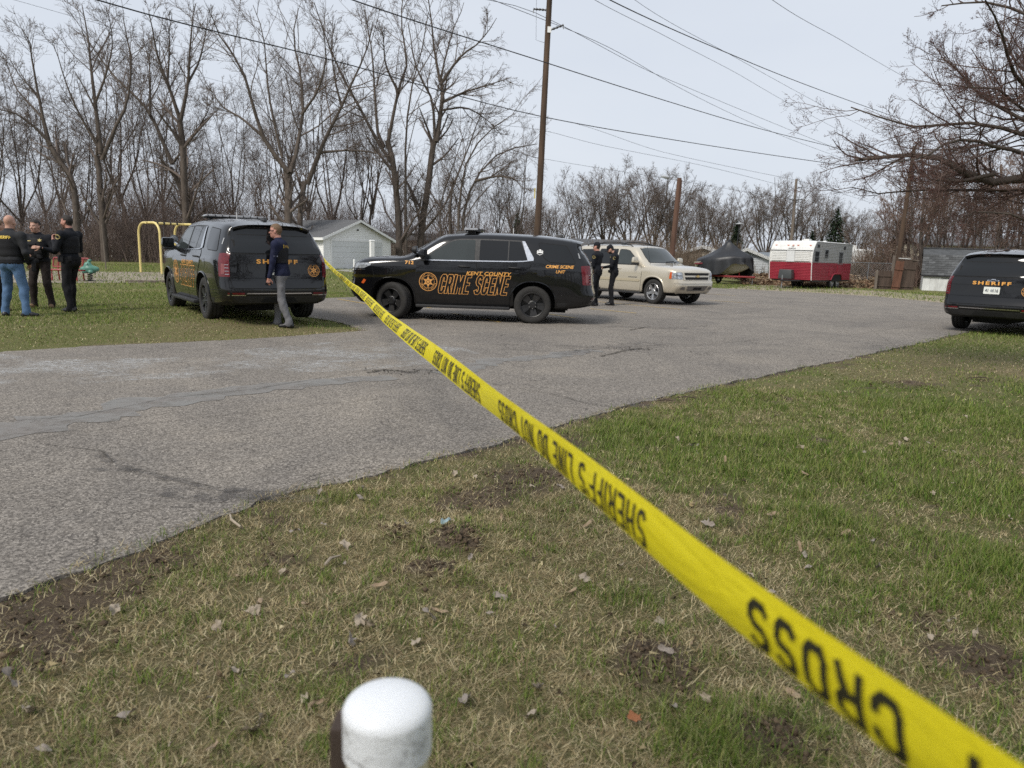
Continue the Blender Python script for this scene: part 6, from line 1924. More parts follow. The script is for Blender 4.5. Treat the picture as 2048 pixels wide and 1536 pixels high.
# ------------------------------------------------------------------ people: smooth-blended limbs, sampled and skinned as one surface
def surface_net(F_, org, h):
    """naive surface nets: iso 0 of a numpy field"""
    s = F_ < 0
    nx_, ny_, nz_ = F_.shape
    acc = np.zeros((nx_ - 1, ny_ - 1, nz_ - 1, 3)); cnt = np.zeros((nx_ - 1, ny_ - 1, nz_ - 1))
    corners = [(0, 0, 0), (1, 0, 0), (0, 1, 0), (1, 1, 0), (0, 0, 1), (1, 0, 1), (0, 1, 1), (1, 1, 1)]
    edges = [(a, b) for a in range(8) for b in range(a + 1, 8) if sum(abs(corners[a][i] - corners[b][i]) for i in range(3)) == 1]
    def sl(A, c): return A[c[0]:c[0] + nx_ - 1, c[1]:c[1] + ny_ - 1, c[2]:c[2] + nz_ - 1]
    for a, b in edges:
        fa, fb = sl(F_, corners[a]), sl(F_, corners[b])
        m = (fa < 0) != (fb < 0)
        t = np.where(m, fa / np.where(m, fa - fb, 1), 0)
        for k in range(3):
            acc[..., k] += np.where(m, corners[a][k] + t * (corners[b][k] - corners[a][k]), 0)
        cnt += m
    act = cnt > 0
    ids = -np.ones(act.shape, int); ids[act] = np.arange(act.sum())
    base = np.argwhere(act)
    V = (base + acc[act] / cnt[act][:, None]) * h + np.array(org)
    Q = []
    for ax in range(3):
        o = [1, 1, 1]; o[ax] = 0
        a0 = s[tuple(slice(0, -1) if k == ax else slice(None) for k in range(3))]
        a1 = s[tuple(slice(1, None) if k == ax else slice(None) for k in range(3))]
        cr = np.argwhere(a0 != a1)
        u, v = (ax + 1) % 3, (ax + 2) % 3
        ok = (cr[:, u] > 0) & (cr[:, v] > 0) & (cr[:, u] < s.shape[u] - 1) & (cr[:, v] < s.shape[v] - 1)
        cr = cr[ok]
        def cid(du, dv):
            c = cr.copy(); c[:, u] += du; c[:, v] += dv
            return ids[c[:, 0], c[:, 1], c[:, 2]]
        q = np.stack([cid(-1, -1), cid(0, -1), cid(0, 0), cid(-1, 0)], 1)
        fl = a0[cr[:, 0], cr[:, 1], cr[:, 2]]
        q[~fl] = q[~fl][:, ::-1]
        Q.append(q)
    Q = np.concatenate(Q)
    return V, Q[(Q >= 0).all(1)]

def d_cone(P, a, b, ra, rb, sq=None):
    """distance to a capsule with two radii"""
    a, b = np.array(a, float), np.array(b, float)
    ab = b - a
    t = np.clip(((P - a) @ ab) / max(ab @ ab, 1e-9), 0, 1)
    q = P - a - t[..., None] * ab
    if sq is not None: q = q / np.array(sq)
    return np.linalg.norm(q, axis=-1) - (ra + (rb - ra) * t)
def d_ell(P, c, r, rz=0.0, tilt=None):
    q = P - np.array(c)
    if rz:
        cs, sn = math.cos(-rz), math.sin(-rz)
        q = np.stack([q[..., 0] * cs - q[..., 1] * sn, q[..., 0] * sn + q[..., 1] * cs, q[..., 2]], -1)
    if tilt is not None:
        q = q @ np.array(tilt)
    r = np.array(r)
    k0 = np.linalg.norm(q / r, axis=-1); k1 = np.linalg.norm(q / (r * r), axis=-1)
    return k0 * (k0 - 1) / np.maximum(k1, 1e-6)
def smin(a, b, k):
    h = np.clip(.5 + .5 * (b - a) / k, 0, 1)
    return b * (1 - h) + a * h - k * h * (1 - h)
def sdf_mesh(prims, h, k=.035, pad=.05, wrinkle=None):
    """prims: list of (fn, lo, hi, tag); returns V, Q, per-face tag"""
    lo = np.min([p[1] for p in prims], 0) - pad; hi = np.max([p[2] for p in prims], 0) + pad
    n = np.ceil((hi - lo) / h).astype(int) + 1
    F_ = np.full(tuple(n), .2)
    for fn, l, u, tg, *kk in prims:
        i0 = np.maximum(((np.array(l) - .08 - lo) / h).astype(int), 0); i1 = np.minimum(((np.array(u) + .08 - lo) / h).astype(int) + 2, n)
        g = np.stack(np.meshgrid(*[lo[d] + h * np.arange(i0[d], i1[d]) for d in range(3)], indexing='ij'), -1)
        S_ = tuple(slice(i0[d], i1[d]) for d in range(3))
        F_[S_] = smin(F_[S_], fn(g), kk[0] if kk else k)
    if wrinkle:
        g = np.stack(np.meshgrid(*[lo[d] + h * np.arange(n[d]) for d in range(3)], indexing='ij'), -1)
        F_ = F_ + wrinkle(g)
    V, Q = surface_net(F_, lo, h)
    C = V[Q].mean(1)
    D = np.stack([p[0](C) for p in prims], 1)
    T = np.array([p[3] for p in prims])[D.argmin(1)]
    return V, Q, T
def cone(a, b, ra, rb, tg, k=.03, sq=None):
    a, b = np.array(a, float), np.array(b, float); r = max(ra, rb)
    return (lambda P: d_cone(P, a, b, ra, rb, sq), np.minimum(a, b) - r, np.maximum(a, b) + r, tg, k)
def ell(c, r, tg, k=.03, rz=0.0):
    c = np.array(c, float); m = max(r)
    return (lambda P: d_ell(P, c, r, rz), c - m, c + m, tg, k)

def two_bone(a, b, l1, l2, pole):
    """joint position between a and b"""
    a, b, pole = Vector(a), Vector(b), Vector(pole)
    d = b - a; L = min(d.length, (l1 + l2) * .999)
    dn = d.normalized()
    x = (l1 * l1 - l2 * l2 + L * L) / (2 * L)
    hgt = math.sqrt(max(0, l1 * l1 - x * x))
    p = (pole - dn * pole.dot(dn)).normalized()
    return a + dn * x + p * hgt, a + dn * L

def hand_prims(w, fdir, palm_n, side, curl=.5, tg='skin', s=1.0):
    """palm and five fingers from the wrist; fdir finger direction, palm_n palm facing, side +1 when the thumb lies along fdir x palm_n"""
    w, f, n = Vector(w), Vector(fdir).normalized(), Vector(palm_n)
    n = (n - f * n.dot(f)).normalized(); t = f.cross(n) * side
    pr = []
    pc = w + f * .05 * s
    pr.append(cone(w - f * .03 * s, w + f * .02 * s, .027 * s, .028 * s, tg, .015))
    for k in (-.024, -.008, .008, .024):
        pr.append(cone(w + f * .015 * s + t * k * .6 * s, w + f * .085 * s + t * k * s, .016 * s, .013 * s, tg, .012))
    for i, (off, L) in enumerate(((.026, .072), (.009, .082), (-.009, .076), (-.026, .058))):
        p0 = w + f * .088 * s + t * off * s
        c1 = curl * .9
        d1 = (f * math.cos(c1) + n * math.sin(c1)).normalized()
        d2 = (f * math.cos(c1 * 2) + n * math.sin(c1 * 2)).normalized()
        p1 = p0 + d1 * L * .5 * s; p2 = p1 + d2 * L * .5 * s
        pr.append(cone(p0, p1, .0095 * s, .0088 * s, tg, .004)); pr.append(cone(p1, p2, .0088 * s, .0072 * s, tg, .004))
    b0 = w + f * .03 * s + t * .028 * s
    b1 = b0 + (f * .6 + t * .7 + n * .25).normalized() * .042 * s
    b2 = b1 + (f * .85 + t * .15 + n * .4).normalized() * .034 * s
    pr.append(cone(b0, b1, .014 * s, .0105 * s, tg, .008)); pr.append(cone(b1, b2, .0105 * s, .008 * s, tg, .004))
    return pr

M_SKIN = simple('skin', (.46, .26, .19), .55, var=.10, scale=14, bump=.06, bscale=90)
M_SKIN2 = simple('ruddy skin', (.47, .235, .18), .55, var=.12, scale=14, bump=.06, bscale=90)
M_NAVY = simple('near-black uniform cloth', (.011, .012, .016), .85, var=.25, scale=9, bump=.35, bscale=30, spec=.25)
M_NAVY2 = simple('navy jersey', (.011, .014, .038), .8, var=.25, scale=8, bump=.3, bscale=26, spec=.25)
M_CHARC = simple('charcoal fleece', (.030, .031, .034), .9, var=.2, scale=8, bump=.3, bscale=40, spec=.2)
M_VEST = simple('black nylon vest', (.008, .008, .010), .7, var=.25, scale=10, bump=.3, bscale=60, spec=.3)
M_DENIM = simple('blue denim', (.085, .15, .26), .85, var=.22, scale=7, bump=.4, bscale=28, spec=.2)
M_GREYP = simple('grey trousers', (.155, .155, .165), .8, var=.14, scale=7, bump=.4, bscale=22, spec=.25)
M_BROWN = simple('dark brown trousers', (.030, .023, .021), .85, var=.2, scale=7, bump=.4, bscale=24, spec=.2)
M_BLKP = simple('black uniform trousers', (.013, .013, .015), .85, var=.25, scale=7, bump=.4, bscale=24, spec=.22)
M_SHOE = simple('black leather shoe', (.012, .012, .013), .45, var=.25, scale=20)
M_TAN = simple('tan boot leather', (.20, .125, .065), .7, var=.2, scale=18)
M_HAIRB = simple('dark brown hair', (.016, .011, .008), .7, var=.4, scale=60, bump=.5, bscale=200)
M_HAIRL = simple('light brown hair', (.14, .085, .045), .7, var=.3, scale=60, bump=.5, bscale=200)
M_EYE = simple('dark eye', (.02, .015, .012), .3)
M_LIP = simple('lips', (.30, .12, .10), .5)
M_GREYJ = simple('light grey jacket', (.30, .31, .30), .85, var=.15, bump=.3, bscale=30)
M_PATCH = simple('gold embroidered patch', (.42, .34, .14), .7, var=.4, scale=70)
M_YEL = simple('yellow print', (.72, .50, .06), .6, var=.06)

def make_person(name, loc, facing, label, group, H=1.82, legs=None, arms=None, lean=(0, 0), head_yaw=0.0, head_pitch=0.0, top=None, pants=None, shoes=None, skin=None,
                hair=None, beard=None, belly=0.0, bulk=1.0, collar=True, vest=None, cap=None, extras=None, cut='short', pelvis_shift=(0, 0), hem=.985):
    """local frame: x forward, y left, z up; feet on z=0"""
    root = empty(name, loc, facing, label, 'person', group)
    s = H / 1.82
    pz = .955 * s
    px_, py_ = pelvis_shift
    pel = Vector((px_, py_, pz))
    ch = Vector((px_ + lean[0] * .5, py_ + lean[1] * .5, 1.30 * s))
    nk = Vector((px_ + lean[0], py_ + lean[1], 1.505 * s))
    hd = nk + Vector((.035 + math.sin(head_pitch) * .06, 0, .150 * s))
    legs = legs or {}
    P, b = [], bulk
    T = 'top'; PA = 'pants'
    # torso
    P += [ell(pel + Vector((-.01, 0, .03)), (.125 * b, .175 * b, .14), PA, .05), ell(pel + Vector((-.055, .075, -.035)), (.085, .085, .10), PA, .05), ell(pel + Vector((-.055, -.075, -.035)), (.085, .085, .10), PA, .05),
          ell(pel.lerp(ch, .30) + Vector((.012 + belly, 0, .02)), (.125 * b + belly, .168 * b + belly * .4, .15), T, .06), ell(ch + Vector((.005, 0, 0)), (.135 * b, .195 * b, .20), T, .06),
          ell(ch + Vector((-.02, 0, .12 * s)), (.11 * b, .205 * b, .10), T, .06), cone(ch + Vector((0, 0, .15)), nk, .10, .062, T, .05)]
    if collar: P.append(cone(nk + Vector((-.006, 0, -.01)), nk + Vector((.0, 0, .025)), .068, .064, T, .02))
    lw = .098
    for sd in ('l', 'r'):
        sg = 1 if sd == 'l' else -1
        hip = pel + Vector((0, sg * lw, -.03))
        foot = Vector(legs.get(sd, (0, sg * .12)) + ((0.0,) if len(legs.get(sd, (0, 0))) < 3 else ()))[:] if sd in legs else (0, sg * .12, 0)
        fx, fy, fz = foot[0], foot[1], foot[2] if len(foot) > 2 else 0.0
        toe = R(legs.get(sd + '_toe', 8 * sg))
        lift = legs.get(sd + '_heel', 0.0)
        ank = Vector((fx, fy, .085 * s + fz + lift))
        dl = (hip - ank).length
        kn, ank = two_bone(hip, ank, min(.445 * s, dl * .506), min(.44 * s, dl * .503), (1, sg * .08, 0))
        P += [cone(hip, kn, .098 * b, .068 * b, PA, .04), cone(kn, ank + Vector((0, 0, .02)), .068 * b, .058, PA, .03), ell(kn + Vector((-.03, 0, -.12)), (.06, .062, .12), PA, .04),
              cone(ank + Vector((.008, 0, .045)), ank + Vector((.01, 0, -.005)), .060, .068, PA, .02)]
        f = Vector((math.cos(toe), math.sin(toe), 0))
        dz = Vector((0, 0, -lift * .9))
        P += [cone(ank + Vector((-f.x * .045, -f.y * .045, -.048)), ank + f * .09 + Vector((0, 0, -.047)) + dz * .7, .046, .043, 'shoe', .02), cone(ank + f * .09 + Vector((0, 0, -.047)) + dz * .7, ank + f * .165 + Vector((0, 0, -.052)) + dz, .043, .034, 'shoe', .02),
              cone(ank + Vector((0, 0, -.03)), ank + Vector((0, 0, .01)), .048, .045, 'shoe', .02)]
    hands = []
    for sd in ('l', 'r'):
        sg = 1 if sd == 'l' else -1
        sh = ch + Vector((-.01 + lean[0] * .25, sg * .205 * b * s, .135 * s))
        A = (arms or {}).get(sd, {})
        wr = Vector(A.get('wrist', (.06 + lean[0], sg * .30, .80 * s)))
        el, wr = two_bone(sh, wr, .30 * s, .265 * s, A.get('pole', (-.5, sg * .6, -.2)))
        P += [ell(sh + Vector((0, sg * .005, -.01)), (.072 * b, .075 * b, .08), T, .05), cone(sh, el, .068 * b, .054 * b, T, .03), cone(el, wr, .054 * b, .036, T, .025), cone(wr - (wr - el).normalized() * .03, wr, .040, .040, T, .01)]
        fd = A.get('dir', (wr - el).normalized() + Vector((.1, 0, -.1)))
        hp = hand_prims(wr + (wr - el).normalized() * .012, fd, A.get('palm', (0, -sg, 0)), A.get('thumb', 1 if sg > 0 else -1), A.get('curl', .45), 'skin', s)
        V, Q, T_ = sdf_mesh(hp, .0060, .01, .03)
        hands.append((V, Q, T_))
    def wr_f(g):
        x, y, z = g[..., 0], g[..., 1], g[..., 2]
        w = np.sin(z * 46 + 9 * np.sin(y * 13 + x * 7)) * .5 + np.sin(z * 23 + x * 31 + y * 19) * .5
        return .0042 * w * np.clip((1.45 * s - z) / .1, 0, 1) * np.clip((z - .09) / .08, 0, 1)
    V, Q, T_ = sdf_mesh(P, .015, .03, .05, wr_f)
    zc_ = V[Q][:, :, 2].mean(1)
    T_ = np.where((T_ == 'pants') & (zc_ > hem * s), 'top', T_)
    # head, finer
    hp = []
    hp += [ell(hd + Vector((-.008, 0, .035)), (.100, .078, .098), 'skin', .03), ell(hd + Vector((.022, 0, -.035)), (.074, .064, .088), 'skin', .03), ell(hd + Vector((.062, 0, -.092)), (.026, .030, .024), 'skin', .025),
           cone(nk + Vector((-.012, 0, -.05)), hd + Vector((-.025, 0, -.05)), .062, .058, 'skin', .03),
           cone(hd + Vector((.088, 0, .015)), hd + Vector((.112, 0, -.028)), .010, .015, 'skin', .012), ell(hd + Vector((.075, 0, .028)), (.022, .052, .012), 'skin', .012),
           ell(hd + Vector((.088, 0, -.066)), (.013, .027, .010), 'skin', .008), ell(hd + Vector((.065, .042, -.020)), (.026, .022, .022), 'skin', .02), ell(hd + Vector((.065, -.042, -.020)), (.026, .022, .022), 'skin', .02)]
    for sg in (1, -1):
        hp += [ell(hd + Vector((-.006, sg * .079, -.008)), (.020, .009, .032), 'skin', .008)]
    Vh, Qh, Th = sdf_mesh(hp, .0078, .02, .03)
    # hair, beard, eyes, lips are regions of the head surface; hair stands a little proud
    C = Vh[Qh].mean(1) - np.array(hd)
    Vn = Vh - np.array(hd)
    def is_hair(c):
        x, y, z = c[:, 0], c[:, 1], c[:, 2]
        ear = np.clip(1 - np.abs(x - .01) / .04, 0, 1)
        line = np.where(x > .062, .075 + (x - .062) * .2, np.where(x > .015, .068 - (.062 - x) * .1, np.where(x > -.03, .030, -.045 + (x + .03) * .35)))
        return (z > line)
    if hair is not None:
        hv = is_hair(Vn)
        up = Vn / np.maximum(np.linalg.norm(Vn, axis=1, keepdims=True), 1e-6)
        Vh = Vh + up * (hv * (.016 if cut == 'short' else .007))[:, None] * np.clip((Vn[:, 2:3] + .1) / .1, .25, 1)
        Th = np.where(is_hair(C), 'hair', Th)
    if beard is not None:
        x, y, z = C.T
        Th = np.where((z < -.045) & (x > .0) & (z > -.13) & ~((x > .085) & (z > -.056)) & ((z < -.052) | (np.abs(y) > .03)), 'beard', Th)
    x, y, z = C.T
    Th = np.where((np.abs(np.abs(y) - .032) < .013) & (np.abs(z - .006) < .007) & (x > .06), 'eye', Th)
    if hair is not None: Th = np.where((np.abs(np.abs(y) - .034) < .019) & (np.abs(z - .030) < .006) & (x > .06), 'brow', Th)
    Th = np.where((np.abs(y) < .024) & (np.abs(z + .066) < .006) & (x > .075), 'lip', Th)
    # turn the head on the neck
    Mh = Matrix.Translation(nk) @ Matrix.Rotation(head_yaw, 4, 'Z') @ Matrix.Rotation(head_pitch, 4, 'Y') @ Matrix.Translation(-nk)
    Mn = np.array(Mh)
    wgt = np.clip((Vh[:, 2] - (nk.z - .02)) / .07, 0, 1)[:, None]
    Vh = Vh * (1 - wgt) + (Vh @ Mn[:3, :3].T + Mn[:3, 3]) * wgt
    parts = [(V, Q, T_), (Vh, Qh, Th)] + hands
    mats = dict(top=top, pants=pants, shoe=shoes, skin=skin, hair=hair or skin, beard=beard or skin, eye=M_EYE, brow=(hair or M_HAIRB), lip=M_LIP)
    keys = list(mats)
    off = 0; VV, QQ, TT = [], [], []
    for v, q, t in parts:
        VV.append(v); QQ.append(q + off); TT.append(t); off += len(v)
    VV, QQ, TT = np.concatenate(VV), np.concatenate(QQ), np.concatenate(TT)
    VV[:, 2] = np.maximum(VV[:, 2], .0)
    me = mesh_np('body', VV, QQ, True)
    for k in keys: me.materials.append(mats[k])
    me.polygons.foreach_set('material_index', np.array([keys.index(t) for t in TT], np.int32))
    body = link('body', me, None, root)
    bvh = BVHTree.FromPolygons([Vector(v) for v in VV], [tuple(q) for q in QQ])
    ctx = dict(root=root, bvh=bvh, s=s, nk=nk, hd=hd, ch=ch, pel=pel, Mh=Mh, b=b, lean=lean, belly=belly)
    if vest:
        vp = [ell(ch + Vector((.008 + belly * .6, 0, -.05)), (.155 * b + belly * .6, .195 * b, .24), 'v', .05), ell(ch + Vector((-.01, 0, .07)), (.13 * b, .165 * b, .12), 'v', .05), ell(pel.lerp(ch, .42) + Vector((.012 + belly, 0, 0)), (.148 * b + belly, .185 * b + belly * .3, .14), 'v', .05)]
        for sg in (1, -1): vp.append(cone(ch + Vector((.06, sg * .105, .13)), ch + Vector((-.08, sg * .105, .13)), .034, .034, 'v', .03))
        Vv, Qv, _ = sdf_mesh(vp, .012, .03)
        zc = Vv[Qv][:, :, 2].mean(1)
        Qv = Qv[(zc > vest.get('z0', 1.04) * s)]
        vo = link('vest', mesh_np('vest', Vv, Qv, True), vest.get('mat', M_VEST), root)
        for (x0, y0, z0, dx, dy, dz) in vest.get('pockets', ()):
            h_ = bvh.ray_cast(Vector((x0 * 3, y0, z0 * s)), Vector((-1 if x0 > 0 else 1, 0, 0)))
            xx = (h_[0].x if h_[0] else .15) + (.03 if x0 > 0 else -.03)
            MB().box((xx, y0, z0 * s), (dx, dy, dz)).build('pouch', vest.get('mat', M_VEST), vo, 50, .012)
        ctx['vest'] = vo
        ctx['vbvh'] = BVHTree.FromPolygons([Vector(v) for v in Vv], [tuple(q) for q in Qv])
    if cap is not None:
        mb = MB()
        pr = [(.0, .115), (.05, .108), (.082, .075), (.094, .03), (.096, .0), (.090, -.004)]
        M = Mh @ Matrix.Translation(hd + Vector((-.008, 0, .042))) @ Matrix.Scale(1.10, 4, (1, 0, 0)) @ Matrix.Scale(.93, 4, (0, 1, 0))
        mb.lathe(pr, 24, 'Z', M)
        co = mb.build('cap', cap, root, 60)
        bv, bf = [], []
        for i in range(9):
            a = -1.05 + 2.1 * i / 8
            for r_, zz in ((.088, .0), (.165, -.020), (.165, -.026), (.088, -.008)):
                rr = r_ if r_ < .1 else .092 + .078 * math.cos(a * .85)
                bv.append((rr * math.cos(a), rr * math.sin(a) * .95, zz))
        for i in range(8):
            for q in range(4): bf.append((i * 4 + q, i * 4 + (q + 1) % 4, (i + 1) * 4 + (q + 1) % 4, (i + 1) * 4 + q))
        MB().add(bv, bf, M).build('brim', cap, co, 50)
    if extras: extras(ctx)
    return root

def stick(ctx, name, poly, o, d, mat, parent=None, off=.006, on='bvh', up=(0, 0, 1)):
    """flat emblem laid on the clothes: poly (u,v) around the point hit from o along d"""
    o, d = Vector(o), Vector(d).normalized()
    r = d.cross(Vector(up)).normalized(); u = r.cross(d)
    V = []
    for a, b_ in poly:
        h = ctx[on].ray_cast(o + r * a + u * b_, d)
        V.append((h[0] if h[0] else o + d * .3 + r * a + u * b_) - d * off)
    c = sum(V, Vector()) / len(V)
    n = len(V)
    V.append(c - d * .001)
    return link(name, mesh_pd(name, V, [(i, (i + 1) % n, n) for i in range(n)]), mat, parent or ctx['root'])
def stick_text(ctx, name, body, w, h, o, d, mat, parent=None, off=.008, on='bvh', stroke=.28):
    o, d = Vector(o), Vector(d).normalized()
    r = d.cross(Vector((0, 0, 1))).normalized(); u = r.cross(d)
    V, F = block_text(body, w, h, stroke=stroke)
    out = []
    for a, b_, z in V:
        hh = ctx[on].ray_cast(o + r * a + u * b_, d)
        out.append((hh[0] if hh[0] else o + d * .35 + r * a + u * b_) - d * (off + z))
    return link(name, mesh_pd(name, out, F), mat, parent or ctx['root'])
def disc(r, n=14): return [(r * math.cos(2 * math.pi * k / n), r * math.sin(2 * math.pi * k / n)) for k in range(n)]
def star(r, n=6): return [((r if k % 2 == 0 else r * .5) * math.cos(math.pi / 2 + k * math.pi / n), (r if k % 2 == 0 else r * .5) * math.sin(math.pi / 2 + k * math.pi / n)) for k in range(2 * n)]
def belt_of(ctx, mat, z=1.0, holster=None, pouches=()):
    s, b, pel = ctx['s'], ctx['b'], ctx['pel']
    pts = []
    for k in range(28):
        a = 2 * math.pi * k / 28
        d = Vector((-math.cos(a), -math.sin(a), 0))
        h = ctx['bvh'].ray_cast(Vector((pel.x, pel.y, z * s)) - d * .6, d)
        p = h[0] if h[0] and (h[0].xy - pel.xy).length < .32 else Vector((pel.x, pel.y, z * s)) - d * .19
        pts.append(p - d * .004)
    V, F = [], []
    for p in pts:
        d = Vector((p.x - pel.x, p.y - pel.y, 0)).normalized()
        V += [p + Vector((0, 0, -.026)), p + d * .012 + Vector((0, 0, -.026)), p + d * .012 + Vector((0, 0, .026)), p + Vector((0, 0, .026))]
    n = len(pts)
    for k in range(n):
        for q in range(4): F.append((k * 4 + q, k * 4 + (q + 1) % 4, ((k + 1) % n) * 4 + (q + 1) % 4, ((k + 1) % n) * 4 + q))
    bo = link('belt', mesh_pd('belt', V, F), mat, ctx['root'], 40)
    def on_belt(a):
        return pts[int(a / 360 * 28) % 28]
    for a, dims in pouches:
        p = on_belt(a)
        MB().box(p + Vector((math.cos(R(a)) * .02, math.sin(R(a)) * .02, -.01)), dims, rz=R(a)).build('belt_pouch', mat, bo, 50, .01)
    if holster is not None:
        p = on_belt(holster)
        o = Vector((math.cos(R(holster)), math.sin(R(holster)), 0)) * .045
        ho = MB().box(p + o + Vector((0, 0, -.08)), (.05, .075, .20), rz=R(holster), taper=1.1).build('holster', mat, bo, 50, .015)
        MB().box(p + o + Vector((-.035, 0, .055)), (.10, .035, .045), rz=R(holster + 90) if False else 0).build('grip', mat, ho, 50, .01)
        MB().box(p + o + Vector((-.01, 0, .03)), (.04, .035, .07)).build('pistol', mat, ho, 50, .01)
    return bo

# --- bald man in jeans, back to the camera
def x_bald(c):
    v = c['vest']
    stick_text(c, 'lettering', 'SHERIFF', .235, .052, (-1, -.04, 1.40 * c['s']), (1, 0, 0), M_YEL, v, .010, 'vbvh', .30)
    belt_of(c, M_VEST, .985, holster=-75)
    stick(c, 'pocket_seam', [(-.055, .06), (.055, .06), (.055, -.04), (0, -.07), (-.055, -.04)], (-1, -.09, .86 * c['s']), (1, 0, 0), simple('denim pocket', (.075, .135, .24), .85), None, .004)
p = G(29, 632, .13)
make_person('person', (p.x, p.y, .125), R(86), 'bald man in blue jeans and black vest with yellow SHERIFF on the back', 'officers standing on the lawn', H=1.83, top=M_CHARC, pants=M_DENIM, shoes=M_SHOE, skin=M_SKIN, bulk=1.10, belly=.03,
            legs=dict(l=(.0, .17), r=(-.02, -.25), l_toe=25, r_toe=-62), hem=.94, arms=dict(l=dict(wrist=(.20, .20, 1.00), pole=(-.8, .5, -.2)), r=dict(wrist=(.16, -.24, .96), pole=(-.8, -.6, 0), palm=(0, 1, 0))),
            vest=dict(z0=1.06), extras=x_bald, lean=(.02, 0), pelvis_shift=(0, -.03))
# --- man in brown trousers facing the camera
def x_mid(c):
    stick(c, 'badge', star(.038), (1, .10, 1.385 * c['s']), (-1, 0, 0), simple('gold badge', (.72, .56, .24), .35, .5), c['vest'], .010, 'vbvh')
    stick(c, 'name_tape', [(-.04, -.008), (.04, -.008), (.04, .008), (-.04, .008)], (1, -.10, 1.37 * c['s']), (-1, 0, 0), M_PATCH, c['vest'], .010, 'vbvh')
    belt_of(c, M_VEST, .985, pouches=((20, (.04, .07, .09)),))
p = G(87, 615, .13)
make_person('person', (p.x, p.y, .125), R(-84), 'man in brown trousers and black load vest facing the bald man', 'officers standing on the lawn', H=1.80, top=M_NAVY, pants=M_BROWN, shoes=M_TAN, skin=M_SKIN, hair=M_HAIRB, bulk=1.04,
            legs=dict(l=(.03, .19), r=(.0, -.17), l_toe=14, r_toe=-10), arms=dict(l=dict(wrist=(.24, .17, 1.22), pole=(-.4, .7, -.8), dir=(.4, -1, .1)), r=dict(wrist=(.22, -.16, 1.08), pole=(-.6, -.6, -.4), dir=(.6, .8, -.1))),
            vest=dict(z0=1.02, pockets=((.4, .09, 1.17, .05, .10, .12), (.4, -.07, 1.17, .05, .11, .12), (.4, .09, 1.06, .05, .10, .08), (.4, -.04, 1.30, .03, .16, .05))), extras=x_mid, head_yaw=R(-14))
# --- bearded officer in profile, hand on his chest rig
def x_beard(c):
    stick(c, 'shoulder_patch', disc(.048), (-.02, 1, 1.385 * c['s']), (0, -1, 0), M_PATCH, None, .008)
    stick(c, 'patch_centre', disc(.028), (-.02, 1, 1.385 * c['s']), (0, -1, 0), M_NAVY, None, .012)
    stick(c, 'badge', star(.034), (1, .09, 1.43 * c['s']), (-1, 0, 0), simple('gold badge', (.72, .56, .24), .35, .5), None, .012)
    belt_of(c, M_VEST, 1.0, holster=-50, pouches=((75, (.05, .06, .13)), (100, (.05, .06, .12)), (130, (.045, .06, .10)), (30, (.05, .08, .10))))
    p = c['ch'] + Vector((.17, .02, .03))
    r = MB().box(p, (.06, .09, .15)).build('radio_pouch', M_VEST, c['vest'], 50, .012)
    MB().tube([p + Vector((0, .03, .06)), p + Vector((.01, .035, .16))], .008, 6).build('radio_antenna', M_VEST, r, 50)
p = G(149, 623, .13)
make_person('person', (p.x, p.y, .125), R(170), 'bearded officer in black uniform with duty belt holding his vest strap', 'officers standing on the lawn', H=1.90, top=M_NAVY, pants=M_BLKP, shoes=M_SHOE, skin=M_SKIN2, hair=M_HAIRB, beard=simple('beard stubble', (.13, .06, .038), .8), bulk=1.02, cut='crop',
            legs=dict(l=(-.05, .14), r=(.14, -.13), l_toe=6, r_toe=-8), arms=dict(l=dict(wrist=(.22, .14, 1.36), pole=(-.5, .6, -1), dir=(.25, -.4, 1), palm=(-1, 0, 0), curl=.9), r=dict(wrist=(.24, -.12, 1.22), pole=(-.5, -.7, -.6), dir=(.3, .8, .3))),
            vest=dict(z0=1.10, pockets=((.4, .07, 1.20, .06, .10, .14), (.4, -.07, 1.20, .06, .10, .14))), extras=x_beard, head_yaw=R(6), lean=(-.02, 0))
# --- fourth man, almost hidden behind the bald one
p = G(-10, 621, .13)
make_person('person', (p.x, p.y, .125), R(20), 'person in a grey jacket mostly hidden behind the bald man', 'officers standing on the lawn', H=1.76, top=M_GREYJ, pants=M_BLKP, shoes=simple('brown leather shoe', (.06, .03, .022), .5), skin=M_SKIN, hair=M_HAIRL,
            legs=dict(l=(.02, .12), r=(.12, -.12)), lean=(.16, -.02), head_yaw=R(40))
# --- man walking past the SUV
def x_walk(c):
    v = c['vest']
    stick(c, 'back_panel', [(-.085, -.032), (.085, -.032), (.085, .032), (-.085, .032)], (-1, .035, 1.405 * c['s']), (1, 0, 0), M_YEL, v, .009, 'vbvh')
    stick_text(c, 'lettering', 'SHERIFF', .15, .038, (-1, .035, 1.405 * c['s']), (1, 0, 0), simple('brown print', (.30, .17, .02), .6), v, .014, 'vbvh', .26)
    hd, M = c['hd'], c['Mh']
    gl = MB().box(hd + Vector((.092, .033, .008)), (.012, .052, .034), M).box(hd + Vector((.092, -.033, .008)), (.012, .052, .034), M).box(hd + Vector((.096, 0, .014)), (.008, .02, .008), M).box(hd + Vector((.04, .080, .012)), (.11, .006, .010), M).box(hd + Vector((.04, -.080, .012)), (.11, .006, .010), M)
    gl.build('sunglasses', M_HOLE, c['root'], 40)
    stick(c, 'sleeve_logo', [(-.018, -.01), (-.006, -.004), (.006, -.004), (.018, -.01), (.018, .01), (.006, .004), (-.006, .004), (-.018, .01)], (-.02, 1, 1.235 * c['s']), (0, -1, 0), simple('pale print', (.45, .46, .55), .6), None, .007)
    MB().tube([Vector((.115, .265, .815)) + Vector((.034 * math.cos(a), .032 * math.sin(a), .0)) for a in np.linspace(0, 6.28, 12)], .008, 6).build('wrist_watch', M_VEST, c['root'], 50)
